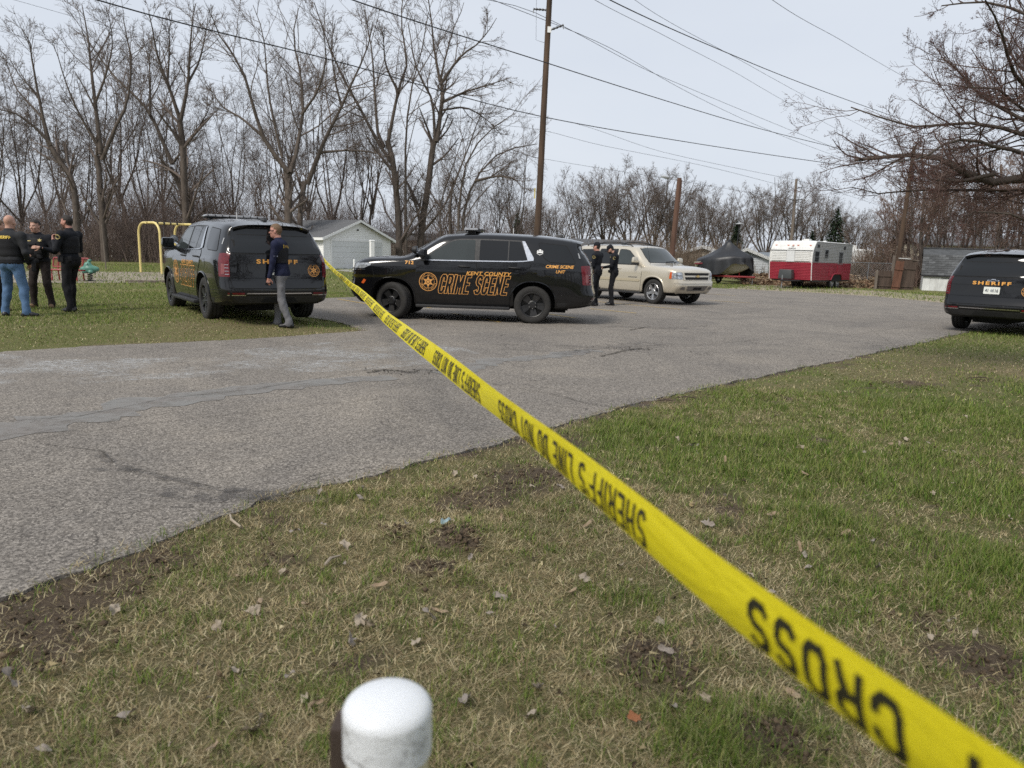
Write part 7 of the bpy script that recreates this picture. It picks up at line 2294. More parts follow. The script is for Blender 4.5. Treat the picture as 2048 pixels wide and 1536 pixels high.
p = G(563, 654, .05)
make_person('person', (p.x, p.y, .045), R(178), 'man in sunglasses, navy vest and grey trousers walking past the SUV tailgate', None, H=1.90, top=M_NAVY2, pants=M_GREYP, shoes=M_SHOE, skin=M_SKIN2, hair=M_HAIRL, beard=None, cut='crop', hem=.90,
            legs=dict(l=(-.18, .09), r=(.10, -.10), l_toe=5, r_toe=-4, l_heel=.0), arms=dict(l=dict(wrist=(.115, .265, .83), pole=(-.8, .4, 0), dir=(.25, -.08, -1), curl=.5), r=dict(wrist=(.02, -.27, .86), pole=(-.8, -.4, 0), dir=(.1, .1, -1))),
            vest=dict(z0=1.12, mat=M_VEST), extras=x_walk, lean=(.05, 0), head_yaw=R(4), pelvis_shift=(-.03, 0))
# --- two capped officers by the champagne SUV
def x_cap(c):
    for sg in (1, -1):
        stick(c, 'shoulder_patch', disc(.046), (-.02, sg, 1.375 * c['s']), (0, -sg, 0), M_PATCH, None, .008)
        stick(c, 'patch_centre', disc(.026), (-.02, sg, 1.375 * c['s']), (0, -sg, 0), M_NAVY, None, .012)
    belt_of(c, M_VEST, 1.0, holster=-82, pouches=((70, (.05, .06, .11)), (110, (.05, .06, .11)), (40, (.04, .07, .08))))
def x_cap2(c):
    x_cap(c)
    stick(c, 'badge', star(.034), (1, .08, 1.40 * c['s']), (-1, 0, 0), simple('gold badge', (.72, .56, .24), .35, .5), None, .012)
    MB().box((.36, .04, 1.185), (.10, .15, .012), rz=.3).build('note_pad', M_WHITE, c['root'], 40, .003)
p = g2(1190, 612.5)
make_person('person', (p.x, p.y, .014), R(150), 'officer in black cap with hands in front, standing at the police SUV bumper', 'officers by the champagne SUV', H=1.92, top=M_NAVY, pants=M_BLKP, shoes=M_SHOE, skin=M_SKIN2, hair=M_HAIRB, cap=M_NAVY, bulk=1.06, cut='crop',
            legs=dict(l=(.0, .12), r=(.03, -.12)), arms=dict(l=dict(wrist=(.25, .05, 1.14), pole=(-.7, .6, -.4), dir=(.5, -.8, 0)), r=dict(wrist=(.25, -.05, 1.14), pole=(-.7, -.6, -.4), dir=(.5, .8, 0))), extras=x_cap, belly=.02)
p = g2(1224, 611.5)
make_person('person', (p.x, p.y, .014), R(168), 'capped officer looking down at a note pad beside the champagne SUV', 'officers by the champagne SUV', H=1.90, top=M_NAVY, pants=M_BLKP, shoes=M_SHOE, skin=M_SKIN, hair=M_HAIRB, beard=M_HAIRB, cap=M_NAVY, cut='crop',
            legs=dict(l=(.0, .11), r=(.04, -.11)), arms=dict(l=dict(wrist=(.29, .09, 1.15), pole=(-.6, .6, -.6), dir=(.8, -.5, .1)), r=dict(wrist=(.29, -.09, 1.15), pole=(-.6, -.6, -.6), dir=(.8, .5, .1))), extras=x_cap2, head_pitch=R(28))
# ------------------------------------------------------------------ caravan
M_WHITEC = simple('chalky white aluminium', (.70, .70, .68), .5, var=.08, scale=4, dirt=.3, dirt_col=(.42, .40, .36))
M_REDC = simple('faded red aluminium', (.27, .016, .034), .42, var=.16, scale=4, dirt=.25, dirt_col=(.22, .05, .05))
M_GREYC = simple('weathered shade-grey aluminium', (.30, .30, .295), .6, var=.16, scale=5, stretch=(1, 1, 3), dirt=.3, dirt_col=(.24, .23, .21))  # weathered grey, darkened further to carry the side wall's shade
def caravan():
    fr = Vector((16.9, 40.6)); 
    c = at(1622, 560, 40.6); fr = Vector((c.x, 40.6))
    us = Vector((.70, .714)); 
    rz = math.atan2(us.y, us.x) - math.pi / 2           # local +y runs back along the body, x to the left... right-hand side wall at x=0
    root = empty('caravan', (fr.x, fr.y, 0), rz, 'red and white caravan on a sandy pad beyond the lot', 'caravan')
    Wd, L, z0, z1, zm = 2.40, 5.6, .50, 2.62, 1.47
    # local frame: x from 0 (right side wall) to -Wd (left), y from 0 (front) to L (rear)
    def prof_front(z):                                  # front bulges, top rolls back
        t = (z - z0) / (z1 - z0)
        return -.16 * math.sin(min(1, t / .62) * math.pi * .5) + max(0, t - .62) ** 2 * 3.4 * .9
    zs = []
    z = z0
    while z < z1 - .001:
        zs += [(z, 0.0), (z + .018, .016), (z + .052, .016), (z + .070, 0.0)]; z += .085
    zs = [q for q in zs if q[0] < z1] + [(z1, 0.0)]
    def skin(nm, za, zb, mat, where):
        mb = MB()
        sel = [q for q in zs if za - 1e-6 <= q[0] <= zb + 1e-6]
        if sel[0][0] > za: sel.insert(0, (za, 0))
        if sel[-1][0] < zb: sel.append((zb, 0))
        V, F = [], []
        for zz, o in sel:
            f = prof_front(zz); 
            if where == 'front': V += [(0, f - o, zz), (-Wd, f - o, zz)]
            elif where == 'right': V += [(o, f, zz), (o, L, zz)]
            elif where == 'left': V += [(-Wd - o, L, zz), (-Wd - o, f, zz)]
            else: V += [(0, L + o, zz), (-Wd, L + o, zz)]
        n = len(sel)
        for i in range(n - 1): F.append((2 * i, 2 * i + 1, 2 * i + 3, 2 * i + 2))
        return mb.add(V, F).build(nm, mat, root, 0)
    skin('lower_front', z0, zm, M_REDC, 'front'); uf = skin('upper_front', zm, z1, M_WHITEC, 'front')
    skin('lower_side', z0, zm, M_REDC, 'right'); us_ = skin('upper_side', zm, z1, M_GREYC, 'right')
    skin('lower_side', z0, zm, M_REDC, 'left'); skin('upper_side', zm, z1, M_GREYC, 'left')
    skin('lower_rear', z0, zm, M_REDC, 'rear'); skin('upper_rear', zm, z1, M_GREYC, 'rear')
    f1 = prof_front(z1)
    MB().add([(.03, f1, z1), (-Wd - .03, f1, z1), (-Wd - .03, L + .02, z1 - .02), (.03, L + .02, z1 - .02), (-.3, f1 + .3, z1 + .05), (-Wd + .3, f1 + .3, z1 + .05), (-Wd + .3, L - .3, z1 + .04), (-.3, L - .3, z1 + .04)],
             [(4, 5, 6, 7), (0, 1, 5, 4), (1, 2, 6, 5), (2, 3, 7, 6), (3, 0, 4, 7), (0, 3, 2, 1)]).build('roof', M_WHITEC, root, 0)
    MB().box((-Wd / 2, L / 2 + .1, z0 - .03), (Wd - .05, L - .3, .10)).build('floor_frame', M_DARKM, root, 0)
    # edges
    for x in (.012, -Wd - .012):
        pts = [(x, prof_front(zz) - .01, zz) for zz in np.linspace(z0, z1, 14)]
        MB().tube(pts, .022, 6).build('corner_moulding', M_WHITEC, root, 50)
    MB().box((-Wd / 2, prof_front(2.13) - .045, 2.13), (Wd, .07, .035)).build('window_awning_edge', simple('grey moulding', (.25, .25, .24), .6), root, 0)
    # front: stone-guard panels either side of a pale centre panel
    for x, w, m in ((-.52, .86, None), (-Wd + .52, .86, None)):
        p = MB().box((x, prof_front(1.80) - .03, 1.80), (w, .03, .54)).build('front_shutter', M_WHITEC, root, 0)
        for k in range(6):
            MB().box((x, prof_front(1.80) - .055, 1.58 + k * .09), (w - .04, .03, .06)).build('louvre', M_WHITEC, p, 0, .006)
    MB().box((-Wd / 2, prof_front(1.80) - .035, 1.80), (.46, .03, .60)).build('front_panel', simple('blank pale panel', (.62, .63, .63), .5, var=.08), root, 0)
    for x in (-.22, -.92, -1.2, -1.48, -Wd + .22):
        MB().box((x, prof_front(2.40) - .02, 2.40), (.10, .05, .05)).build('marker_lamp', M_AMBER, root, 0, .01)
    ink = simple('faded decal', (.05, .045, .05), .7)
    for body, w, h, zz in (('20F', .15, .06, 2.315), ('PROWLER', .42, .075, 2.215)):
        if body == 'PROWLER':
            V, F = text_fit(body, w, h, bold=.02)
        else:
            V, F = text_fit(body, w, h, bold=.02)
        link('lettering', mesh_pd('lettering', [Vector((-1.20 + v[0], prof_front(zz) - .024, zz + v[1])) for v in V], F), ink, root)
    # side windows
    for y, z, w, h in ((.42, 1.80, .62, .58), (1.72, 1.97, .50, .46), (3.85, 1.76, .60, .66)):
        o = MB().box((.012, y, z), (.02, w, h)).build('window', M_GLASS, root, 0)
        MB().box((.022, y, z + h / 2), (.04, w + .06, .035)).box((.022, y, z - h / 2), (.04, w + .06, .035)).box((.022, y - w / 2, z), (.04, .035, h)).box((.022, y + w / 2, z), (.04, .035, h)).box((.022, y, z - .02), (.04, w, .02)).build('window_frame', M_STEEL, o, 0)
    for y, z in ((.55, 2.38), (4.35, 2.36)):
        MB().box((.02, y, z), (.05, .26, .16)).build('side_vent', M_DARKM, root, 0, .01)
    MB().box((.018, 3.85, 1.0), (.02, .66, .92)).build('entry_door', M_REDC, root, 0, .006)
    MB().box((.02, 2.62, .98), (.03, .5, .5)).build('storage_hatch', M_REDC, root, 0, .006)
    # wheels and fender
    for y in (3.35, 4.15):
        make_wheel(root, -.10, 1, .34, .20, 'alloy', .20).parent = root
        w = [o for o in root.children if o.name.startswith('wheel')][-1]
        w.location = (-.14, y - .25, .34); w.rotation_euler = (0, 0, R(-90))
        make_wheel(root, -.10, 1, .34, .20, 'alloy', .20)
        w = [o for o in root.children if o.name.startswith('wheel')][-1]
        w.location = (-Wd + .14, y - .25, .34); w.rotation_euler = (0, 0, R(90))
    MB().tube([(.03, 2.65, .50), (.05, 2.85, .78), (.05, 3.1, .86), (.05, 3.9, .86), (.05, 4.15, .78), (.03, 4.35, .50)], .04, 6).build('fender', M_REDC, root, 50)
    MB().box((-.02, 3.5, .62), (.10, 1.55, .36)).build('wheel_arch', M_HOLE, root, 0)
    # drawbar, gas cover, jack
    MB().tube([(-.5, .3, .46), (-Wd / 2, -1.15, .46)], .05, 6).tube([(-Wd + .5, .3, .46), (-Wd / 2, -1.15, .46)], .05, 6).build('drawbar', M_DARKM, root, 40)
    MB().box((-Wd / 2 - .05, -.42, .80), (.78, .42, .52), taper=.9).build('gas_bottle_cover', simple('dark grey plastic cover', (.045, .05, .052), .5, var=.15), root, 50, .05)
    MB().tube([(-Wd / 2, -1.0, 0), (-Wd / 2, -1.0, .75)], .03, 8).tube([(-Wd / 2 - .1, -1.0, .02), (-Wd / 2 + .1, -1.0, .02)], .03, 6).build('jack', M_STEEL, root, 40)
    MB().box((-Wd / 2, -1.0, .02), (.4, .3, .05)).build('jack_board', M_WOODG, root, 0)
    for x, y, s in ((-.95, 1.3, .30), (-1.6, 2.6, .34), (-1.2, 4.4, .16)):
        MB().box((x, y, z1 + .10), (s, s * 1.2, .12)).build('roof_vent', M_WHITEC, root, 0, .02)
caravan()
# white trailer further back
b = base_of(1714, 62)
r_ = empty('white_trailer', b, R(8), 'white travel trailer half hidden behind the chain-link fence', 'caravan')
MB().box((0, 0, 1.9), (1.5, 2.6, 1.5)).build('body', M_WHITEC, r_, 0, .12)
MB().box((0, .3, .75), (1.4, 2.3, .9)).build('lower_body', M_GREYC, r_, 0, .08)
MB().box((-.15, -1.31, 1.45), (.75, .04, .55)).build('window', simple('brownish window', (.06, .035, .03), .2), r_, 0)
for x in (-.5, 0, .5): MB().box((x, -1.31, 2.45), (.10, .05, .06)).build('marker_lamp', M_DARKM, r_, 0)
MB().box((-.4, .2, 2.8), (.6, .6, .35)).build('roof_air_unit', M_WHITEC, r_, 0, .05)
MB().tube([(.3, -1.35, .35), (.3, -1.35, .05)], .25, 14).build('wheel', M_RUBBER, r_, 40)

# ------------------------------------------------------------------ covered boat on its trailer
def boat():
    Y = 46.0
    c = at(1446, 540, Y)
    root = empty('covered_boat', (c.x, Y, 0), R(-40), 'boat on a red trailer under a peaked black tarpaulin', 'boat')
    root.scale = (.72, .88, 1.06)
    # hull: bow towards +x, half breadth rows
    xs_ = np.linspace(-2.2, 2.35, 22)
    V, F = [], []
    rows = 7
    for x in xs_:
        t = (x + 2.2) / 4.55
        hb = .98 * (1 - max(0, t - .35) ** 2.2 * 2.5) if t < 1 else .02
        hb = max(hb, .03)
        keel = .55 + max(0, t - .55) ** 2 * 2.2
        gun = 1.25 + .22 * t
        for j in range(rows):
            v = j / (rows - 1)
            V.append((x, -hb * v ** .7, keel + (gun - keel) * v ** 1.6))
    for i in range(len(xs_) - 1):
        for j in range(rows - 1):
            a = i * rows + j
            F.append((a, a + rows, a + rows + 1, a + 1))
    n = len(V)
    V2 = [(x, -y, z) for x, y, z in V]
    F2 = [tuple(q + n for q in f[::-1]) for f in F]
    F3 = [tuple(range(rows)) + tuple(n + j for j in range(rows - 1, 0, -1))]
    h = MB().add(V + V2, F + F2).build('hull', simple('cream gelcoat', (.50, .47, .41), .35, var=.10, scale=3), root, 60)
    MB().tube([(x, -.99 * (1 - max(0, (x + 2.2) / 4.55 - .35) ** 2.2 * 2.5), 1.12 + .2 * (x + 2.2) / 4.55) for x in np.linspace(-2.1, 2.2, 14)], .05, 6).build('hull_stripe', simple('maroon stripe', (.15, .02, .03), .4), h, 50)
    # tarpaulin: peaked, draped to an uneven hem
    rng = np.random.default_rng(3)
    nu, nv = 72, 16
    V, F = [], []
    px_, pz = .35, 2.62
    for i in range(nu):
        a = 2 * math.pi * i / nu
        ca, sa = math.cos(a), math.sin(a)
        rim_x = 2.35 * ca * (1.0 if ca < 0 else 1.08); rim_y = 1.18 * math.copysign(abs(sa) ** .8, sa) * (1 - .55 * max(0, ca) ** 1.5)
        hem = .42 + .75 * max(0, math.sin(a * 1.0 - math.pi * 1.28)) ** 3 + .10 * math.sin(5 * a) + .07 * math.sin(11 * a + 1)
        if ca < -.2: hem = .30 + .06 * math.sin(9 * a)
        for j in range(nv):
            v = j / (nv - 1)
            if v < .55:
                q = v / .55
                x, y = px_ + (rim_x - px_) * q, rim_y * q
                z = pz + (1.52 + .12 * ca - pz) * (q ** .72)
                z += -.05 * math.sin(q * math.pi) + .025 * math.sin(7 * a + 3 * q) * q
            else:
                q = (v - .55) / .45
                fold = 1 + .045 * math.sin(15 * a) * q + .03 * math.sin(27 * a + 2) * q
                x, y = rim_x * (1.02 + .03 * q) * fold, rim_y * (1.02 + .04 * q) * fold
                z = (1.52 + .12 * ca) + (hem - 1.52 - .12 * ca) * q
            V.append((x, y, z))
    for i in range(nu):
        for j in range(nv - 1):
            F.append((i * nv + j, ((i + 1) % nu) * nv + j, ((i + 1) % nu) * nv + j + 1, i * nv + j + 1))
    MB().add(V, F).build('tarpaulin', simple('black tarpaulin', (.016, .017, .020), .42, var=.25, scale=3, bump=.5, bscale=5), root, 70)
    # trailer
    red = simple('red trailer paint', (.24, .025, .03), .5, var=.2)
    tr_ = MB().tube([(-2.2, -.8, .48), (1.4, -.8, .46), (2.9, 0, .46)], .05, 6).tube([(-2.2, .8, .48), (1.4, .8, .46), (2.9, 0, .46)], .05, 6).tube([(-1.6, -.8, .47), (-1.6, .8, .47)], .04, 6).tube([(.6, -.8, .47), (.6, .8, .47)], .04, 6).tube([(1.5, 0, .46), (1.5, 0, .9)], .04, 6).tube([(-1.0, 0, .47), (-1.0, 0, .66)], .05, 6).build('trailer_frame', red, root, 40)
    for y in (-1.0, 1.0):
        make_wheel(root, 1.15 if False else -.9, y, .30, .18, 'alloy', .18)
        MB().tube([(-1.35, y, .42), (-1.2, y, .62), (-.9, y, .70), (-.6, y, .62), (-.45, y, .42)], .07, 6).build('fender', red, root, 50)
    MB().tube([(2.7, 0, 0), (2.7, 0, .6)], .035, 8).build('jack', M_STEEL, root, 40)
    MB().box((2.7, 0, .03), (.25, .25, .06)).build('jack_block', M_WOODG, root, 0)
    MB().tube([(-.9, -.95, .30), (-.9, .95, .30)], .04, 6).tube([(-.9, .6, .30), (-.9, .75, .5)], .03, 6).tube([(-.9, -.6, .30), (-.9, -.75, .5)], .03, 6).build('axle', M_DARKM, root, 40)
boat()

# ------------------------------------------------------------------ playground
M_YELLOW = simple('cream yellow paint', (.74, .60, .24), .4, var=.08, scale=6, dirt=.15, dirt_col=(.36, .28, .12))
def swing_set():
    a1, a2 = G(282, 545), G(324, 548)
    root = empty('swing_set', ((a1.x + a2.x) / 2, (a1.y + a2.y) / 2, 0), 0, 'yellow arched swing set with blue seats', 'swing set')
    o = Vector(root.location)
    d = (a2 - a1).normalized(); d.z = 0; half = (a2 - a1).length / 2
    pd = Vector((-d.y, d.x, 0))
    H = 2.52; rr = .55
    B = 1.95
    for k in range(3):
        c = pd * B * k
        pts = [c - d * half + Vector((0, 0, -.1)), c - d * half + Vector((0, 0, H - rr))]
        n = 8
        for q in range(1, n + 1):
            t = q / n * math.pi / 2
            pts.append(c - d * (half - rr * (1 - math.cos(t))) + Vector((0, 0, H - rr + rr * math.sin(t))))
        pts2 = [c - (p - c - Vector((0, 0, p.z))) + Vector((0, 0, p.z)) for p in pts][::-1]
        pts2 = [c + d * (2 * 0) + Vector((-(p - c).x, -(p - c).y, p.z)) for p in pts][::-1]
        MB().tube(pts + pts2, .055, 12).build('arch', M_YELLOW, root, 60)
    MB().tube([Vector((0, 0, H - .01)) - pd * .15, pd * B * 2 + Vector((0, 0, H - .01))], .055, 12).build('top_beam', M_YELLOW, root, 60)
    for k in range(2):
        for off in (.45, .80, 1.15, 1.5):
            p = pd * (B * k + off) + Vector((0, 0, H))
            MB().tube([p - pd * .04, p + pd * .04], .068, 10).build('hanger', M_DARKM, root, 40)
        s = pd * (B * k + .97)
        seat = MB().box(s + Vector((0, 0, .55)), (.42, .20, .04), rz=math.atan2(pd.y, pd.x)).build('swing_seat', simple('blue swing seat', (.05, .22, .42), .5), root, 40, .015)
        for q in (-1, 1):
            MB().tube([s + pd * q * .20 + Vector((0, 0, .56)), s + pd * q * .20 + Vector((0, 0, H - .05))], .006, 4).build('chain', M_STEEL, seat, 0)
swing_set()
def bench():
    p = G(139, 562)
    root = empty('park_bench', (p.x, p.y, 0), R(-2), 'red mesh bench behind the officers at the playground edge', 'bench')
    red = simple('dark red powder coat', (.25, .018, .022), .4, var=.1)
    L = 1.36
    rr = [(-L / 2, .52), (L / 2, .52), (L / 2, .86), (-L / 2, .86)]
    ol = rounded(rr, .06, 5)
    pts = [Vector((x, .12 + (z - .52) * .25, z)) for x, z in ol]
    bk = MB().tube(pts + [pts[0]], .026, 8).build('backrest', red, root, 60)
    mb = MB()
    tan = simple('rust mesh', (.22, .075, .04), .6, var=.2)
    for k in range(34):
        x0 = -L / 2 + L * k / 33
        for s_ in (-1, 1):
            x1 = x0 + s_ * .30
            xa, xb = x0, min(max(x1, -L / 2), L / 2)
            f = abs((xb - xa) / .30)
            if f > .02: mb.tube([(xa, .125, .535), (xb, .125 + .08 * f, .535 + .31 * f)], .006, 4, False)
    o = mb.build('back_mesh', tan, bk, 0); o['kind'] = 'stuff'
    st = [Vector((x, y, .42)) for x, y in rounded([(-L / 2, -.36), (L / 2, -.36), (L / 2, .08), (-L / 2, .08)], .06, 5)]
    se = MB().tube(st + [st[0]], .026, 8).build('seat', red, root, 60)
    mb = MB()
    for k in range(27): mb.tube([(-L / 2 + L * k / 26, -.36, .42), (-L / 2 + L * k / 26, .08, .42)], .006, 4, False)
    for k in range(9): mb.tube([(-L / 2, -.36 + .44 * k / 8, .424), (L / 2, -.36 + .44 * k / 8, .424)], .006, 4, False)
    o = mb.build('seat_mesh', tan, se, 0); o['kind'] = 'stuff'
    for x in (-.48, .48):
        MB().tube([(x, -.28, 0), (x, -.26, .41), (x, .10, .41), (x, .14, .60), (x, .20, .84)], .025, 8).tube([(x, .10, .41), (x, .16, 0)], .025, 8).build('leg', red, root, 50)
bench()
def rider():
    p = G(181, 563)
    root = empty('spring_rider', (p.x, p.y, 0), R(8), 'green plastic animal rider on a black coil spring', 'spring rider')
    pr = [ell((0, 0, .48), (.24, .17, .15), 'a', .06), ell((.22, 0, .47), (.13, .10, .10), 'a', .06), ell((-.22, 0, .46), (.12, .12, .10), 'a', .06), ell((-.05, 0, .62), (.14, .12, .12), 'a', .06), cone((-.02, 0, .62), (.0, 0, .78), .07, .045, 'a', .04), ell((.02, .0, .79), (.075, .06, .05), 'a', .03), ell((.08, .14, .36), (.09, .06, .06), 'a', .05), ell((.08, -.14, .36), (.09, .06, .06), 'a', .05), ell((-.14, -.14, .36), (.09, .06, .06), 'a', .05), ell((-.14, .14, .36), (.09, .06, .06), 'a', .05)]
    V, Q, _ = sdf_mesh(pr, .02, .05)
    link('rider_body', mesh_np('rider_body', V, Q, True), simple('teal plastic', (.075, .21, .16), .4, var=.18, scale=5), root)
    pts = [(.085 * math.cos(a), .085 * math.sin(a), .03 + .30 * a / (2 * math.pi * 4.5)) for a in np.linspace(0, 2 * math.pi * 4.5, 70)]
    MB().tube(pts, .016, 6).build('spring', M_DARKM, root, 60)
    MB().tube([(-.02, -.16, .66), (-.02, .16, .66)], .014, 6).build('handle_bar', M_DARKM, root, 50)
    MB().box((0, 0, .02), (.3, .3, .04)).build('base_plate', M_DARKM, root, 0)
rider()
b = Vector(base_of(210, 39)); t = at(203, 449, 39)
r_ = empty('sapling_stake', b, 0, 'thin grey stake standing on the grass beyond the bench', 'post')
MB().tube([Vector((0, 0, -.1)), t - b], [.035, .02], 8).build('stake', M_WOODG, r_, 50)
a, c = g2(250, 564.6), g2(345, 565.2)
o = tag(MB().box(((a.x + c.x) / 2, (a.y + c.y) / 2, .04), ((c - a).length, .12, .09), rz=math.atan2(c.y - a.y, c.x - a.x)).build('edging_timber', M_WOODG, None, 0, .01), 'grey timber edging the playground chips', 'timber')

# ------------------------------------------------------------------ barrier tape and the pipe post in the foreground
def depth_of(x): return 1.0 / (.00140 * (x - 640))          # a taut line: straight in plan
TP = [(560, 468, 27.5), (636, 506, 24.0), (641, 512, 23.0), (656, 529, 20.0), (676, 548, 16.4), (697, 566, 12.6)]
for x, y in ((717, 581), (735, 598), (770, 633), (805, 661), (876, 716), (946, 772), (1052, 855), (1139.5, 926), (1227, 999), (1407, 1150), (1614, 1311), (1821, 1466), (1960, 1567), (2120, 1684), (2500, 1965), (3000, 2340), (3600, 2790)):
    TP.append((x, y, depth_of(x)))
P = np.array([tuple(cpt(*p)) for p in TP])
dd = np.r_[0, np.cumsum(np.linalg.norm(np.diff(P, axis=0), axis=1))]
TL = dd[-1]
NT = 620
tt = TL * (1 - (1 - np.linspace(0, 1, NT)) ** 2.0 * 1.0)          # finer towards the near end
tt = np.sort(tt)
TC = np.stack([pchip(dd, P[:, k], tt) for k in range(3)], 1)
FRC = {}
TNEAR = TL - float(np.interp(1960, [q[0] for q in TP], dd)) - .4
def tape_frame(s):
    k = round(s * 400)
    if k not in FRC: FRC[k] = _tape_frame(k / 400)
    return FRC[k]
def _tape_frame(s):
    p = np.array([float(pchip(dd, P[:, k], np.array([s]))[0]) for k in range(3)])
    p2 = np.array([float(pchip(dd, P[:, k], np.array([min(TL, s + .02)]))[0]) for k in range(3)])
    p1 = np.array([float(pchip(dd, P[:, k], np.array([max(0, s - .02)]))[0]) for k in range(3)])
    t = Vector(p2 - p1).normalized()
    w = Vector((.62, .12, .775)); w = (w - t * w.dot(t)).normalized()
    n = t.cross(w)
    if n.dot(Vector((0, 0, CAM_H)) - Vector(p)) < 0: n = -n
    z = TL - s - TNEAR
    q_ = max(0, min(1, (4.2 - z) / 3.4)); tw = R(50) * q_ * q_ * (3 - 2 * q_) + R(6) * math.sin(s * 1.9) + R(4) * math.sin(s * 4.3 + 1)
    # rotate w about t so that the lower edge turns under near the camera
    w2 = w * math.cos(tw) + n * math.sin(tw); n2 = n * math.cos(tw) - w * math.sin(tw)
    return Vector(p), t, w2, n2
HW = .041
def tape_pt(s, v, lift=0.0):
    """v in -1 (lower edge) .. 1 (upper edge); slightly curled film"""
    p, t, w, n = FR[min(len(FR) - 1, max(0, int(s / TL * (len(FR) - 1))))] if False else tape_frame(s)
    curl = .006 * (1 - v * v) - .004 * max(0, -v) ** 2
    return p + w * HW * v + n * (curl + lift)
V, F = [], []
NVW = 7
for s in tt:
    fr_ = tape_frame(float(s))
    for j in range(NVW):
        v = -1 + 2 * j / (NVW - 1)
        curl = .006 * (1 - v * v) - .004 * max(0, -v) ** 2
        V.append(fr_[0] + fr_[2] * HW * v + fr_[3] * curl)
for i in range(NT - 1):
    for j in range(NVW - 1):
        a = i * NVW + j
        F.append((a, a + 1, a + NVW + 1, a + NVW))
m = Mat('yellow barrier film')
m.set(color=m.ramp(m.noise(4, 4), [(.3, (.88, .74, .014)), (.7, (.93, .82, .03))]), rough=.38, spec=.45)
m.bump(m.noise(7, 4, .6, vec=m.mapped((1, .35, 1.6)), dist=1.2), .35, .02)
tr_n = m.n.new('ShaderNodeBsdfTranslucent'); tr_n.inputs[0].default_value = (.82, .66, .02, 1)
mx = m.n.new('ShaderNodeMixShader'); mx.inputs[0].default_value = .35
m.l.new(m.b.outputs[0], mx.inputs[1]); m.l.new(tr_n.outputs[0], mx.inputs[2]); m.l.new(mx.outputs[0], m.n['Material Output'].inputs[0])
tape = tag(link('barrier_tape', mesh_pd('barrier_tape', V, F), m.m, None, 170), 'yellow SHERIFF\'S LINE DO NOT CROSS tape stretched across the lawn', 'tape')
M_TAPEINK = simple('black tape print', (.02, .018, .008), .5, var=.1)
def tape_text(s_near, length):
    V0, F0 = block_text("SHERIFF'S LINE DO NOT CROSS", length, HW * 2 * .74, stroke=.22, gap=.24, sub=.008)
    out = []
    for a, b_, z in V0:
        s = s_near - (a + length / 2)                    # reads from the near end outwards: upside down to the camera
        v = -.10 - b_ / HW
        v = max(-1.0, v)
        p, t, w, n = tape_frame(min(s, TL))
        curl = .006 * (1 - v * v) - .004 * max(0, -v) ** 2
        out.append(p + w * HW * v + n * (curl + .0016 + z))
    o = link('lettering', mesh_pd('lettering', out, F0), M_TAPEINK, tape)
    return o
def s_at_px(x):
    k = np.argmin([abs(p[0] - x) for p in TP]); 
    xs_ = [p[0] for p in TP]
    return float(np.interp(x, xs_, dd))
PITCH_T = 1.18
s0 = s_at_px(1310)
tape_text(s0, .93)
k = 1
while s0 - PITCH_T * k - .9 > 3.0:
    tape_text(s0 - PITCH_T * k, .93); k += 1
tape_text(s_at_px(1520) + 1.15, 1.15)
# stake that holds the far end, out of sight behind the parked SUV, and the one beside the photographer
q = cpt(*TP[0])
r_ = empty('tape_stake', (q.x, q.y, 0), 0, 'steel stake holding the far end of the yellow tape', 'stake')
MB().tube([(0, .02, -.2), (0, .02, q.z + .12)], .022, 8).build('stake', M_STEEL, r_, 40)
q = cpt(*TP[-1])
r_ = empty('tape_stake', (q.x, q.y, 0), 0, 'steel stake holding the near end of the yellow tape', 'stake')
MB().tube([(.01, -.02, -.2), (.01, -.02, q.z + .15)], .022, 8).build('stake', M_STEEL, r_, 40)

# pipe post with cap
pc = cpt(775, 1402, 1.03)
root = empty('pipe_post', (pc.x, pc.y, 0), 0, 'white capped plastic pipe post in the near lawn', 'post')
h = pc.z
m = Mat('scuffed white pvc')
n_ = m.noise(7, 6, .75); sc = m.noise(26, 6, .8, vec=m.mapped((1, 1, 2.2), (.4, .2, 0)), dist=2.0)
zz = m.sep(m.coord('Object'))[2]
msk = m.math('MULTIPLY', m.ramp(sc, [(.50, 0.0), (.60, 1.0)]), m.ramp(m.noise(5, 3), [(.40, 0.0), (.56, .9)]))
sidem = m.math('LESS_THAN', zz, h - .012)
c = m.mix(m.math('MULTIPLY', msk, sidem), m.ramp(n_, [(.3, (.74, .76, .79)), (.7, (.83, .85, .87))]), (.22, .21, .20))
m.set(color=c, rough=.42, spec=.4)
M_PVC = m.m
m = Mat('cream pvc pipe')
m.set(color=m.mix(m.ramp(m.noise(22, 6, .8), [(.55, 0.0), (.75, .6)]), (.62, .57, .40), (.28, .25, .18)), rough=.5)
R0 = .063
dome = [(0, h + .015)] + [(R0 * math.sin(a) * .985, h + .015 - (1 - math.cos(a)) * .025) for a in np.linspace(.1, 1.45, 12)]
cap_prof = dome + [(R0, h - .010), (R0, h - .016), (R0, h - .075), (R0 - .002, h - .078), (R0 - .006, h - .078)]
MB().lathe(cap_prof, 64, 'Z').build('post_cap', M_PVC, root, 30)
MB().lathe([(R0 - .005, h - .05), (R0 - .0055, -.15)], 48, 'Z').build('pipe', m.m, root, 30)
ps = cpt(684, 1492, 1.09)
tag(MB().box((ps.x, ps.y + .02, ps.z / 2 - .05), (.036, .05, ps.z + .16)).build('wooden_stake', M_WOODB, None, 0, .003), 'dark weathered stake beside the white pipe post', 'stake')
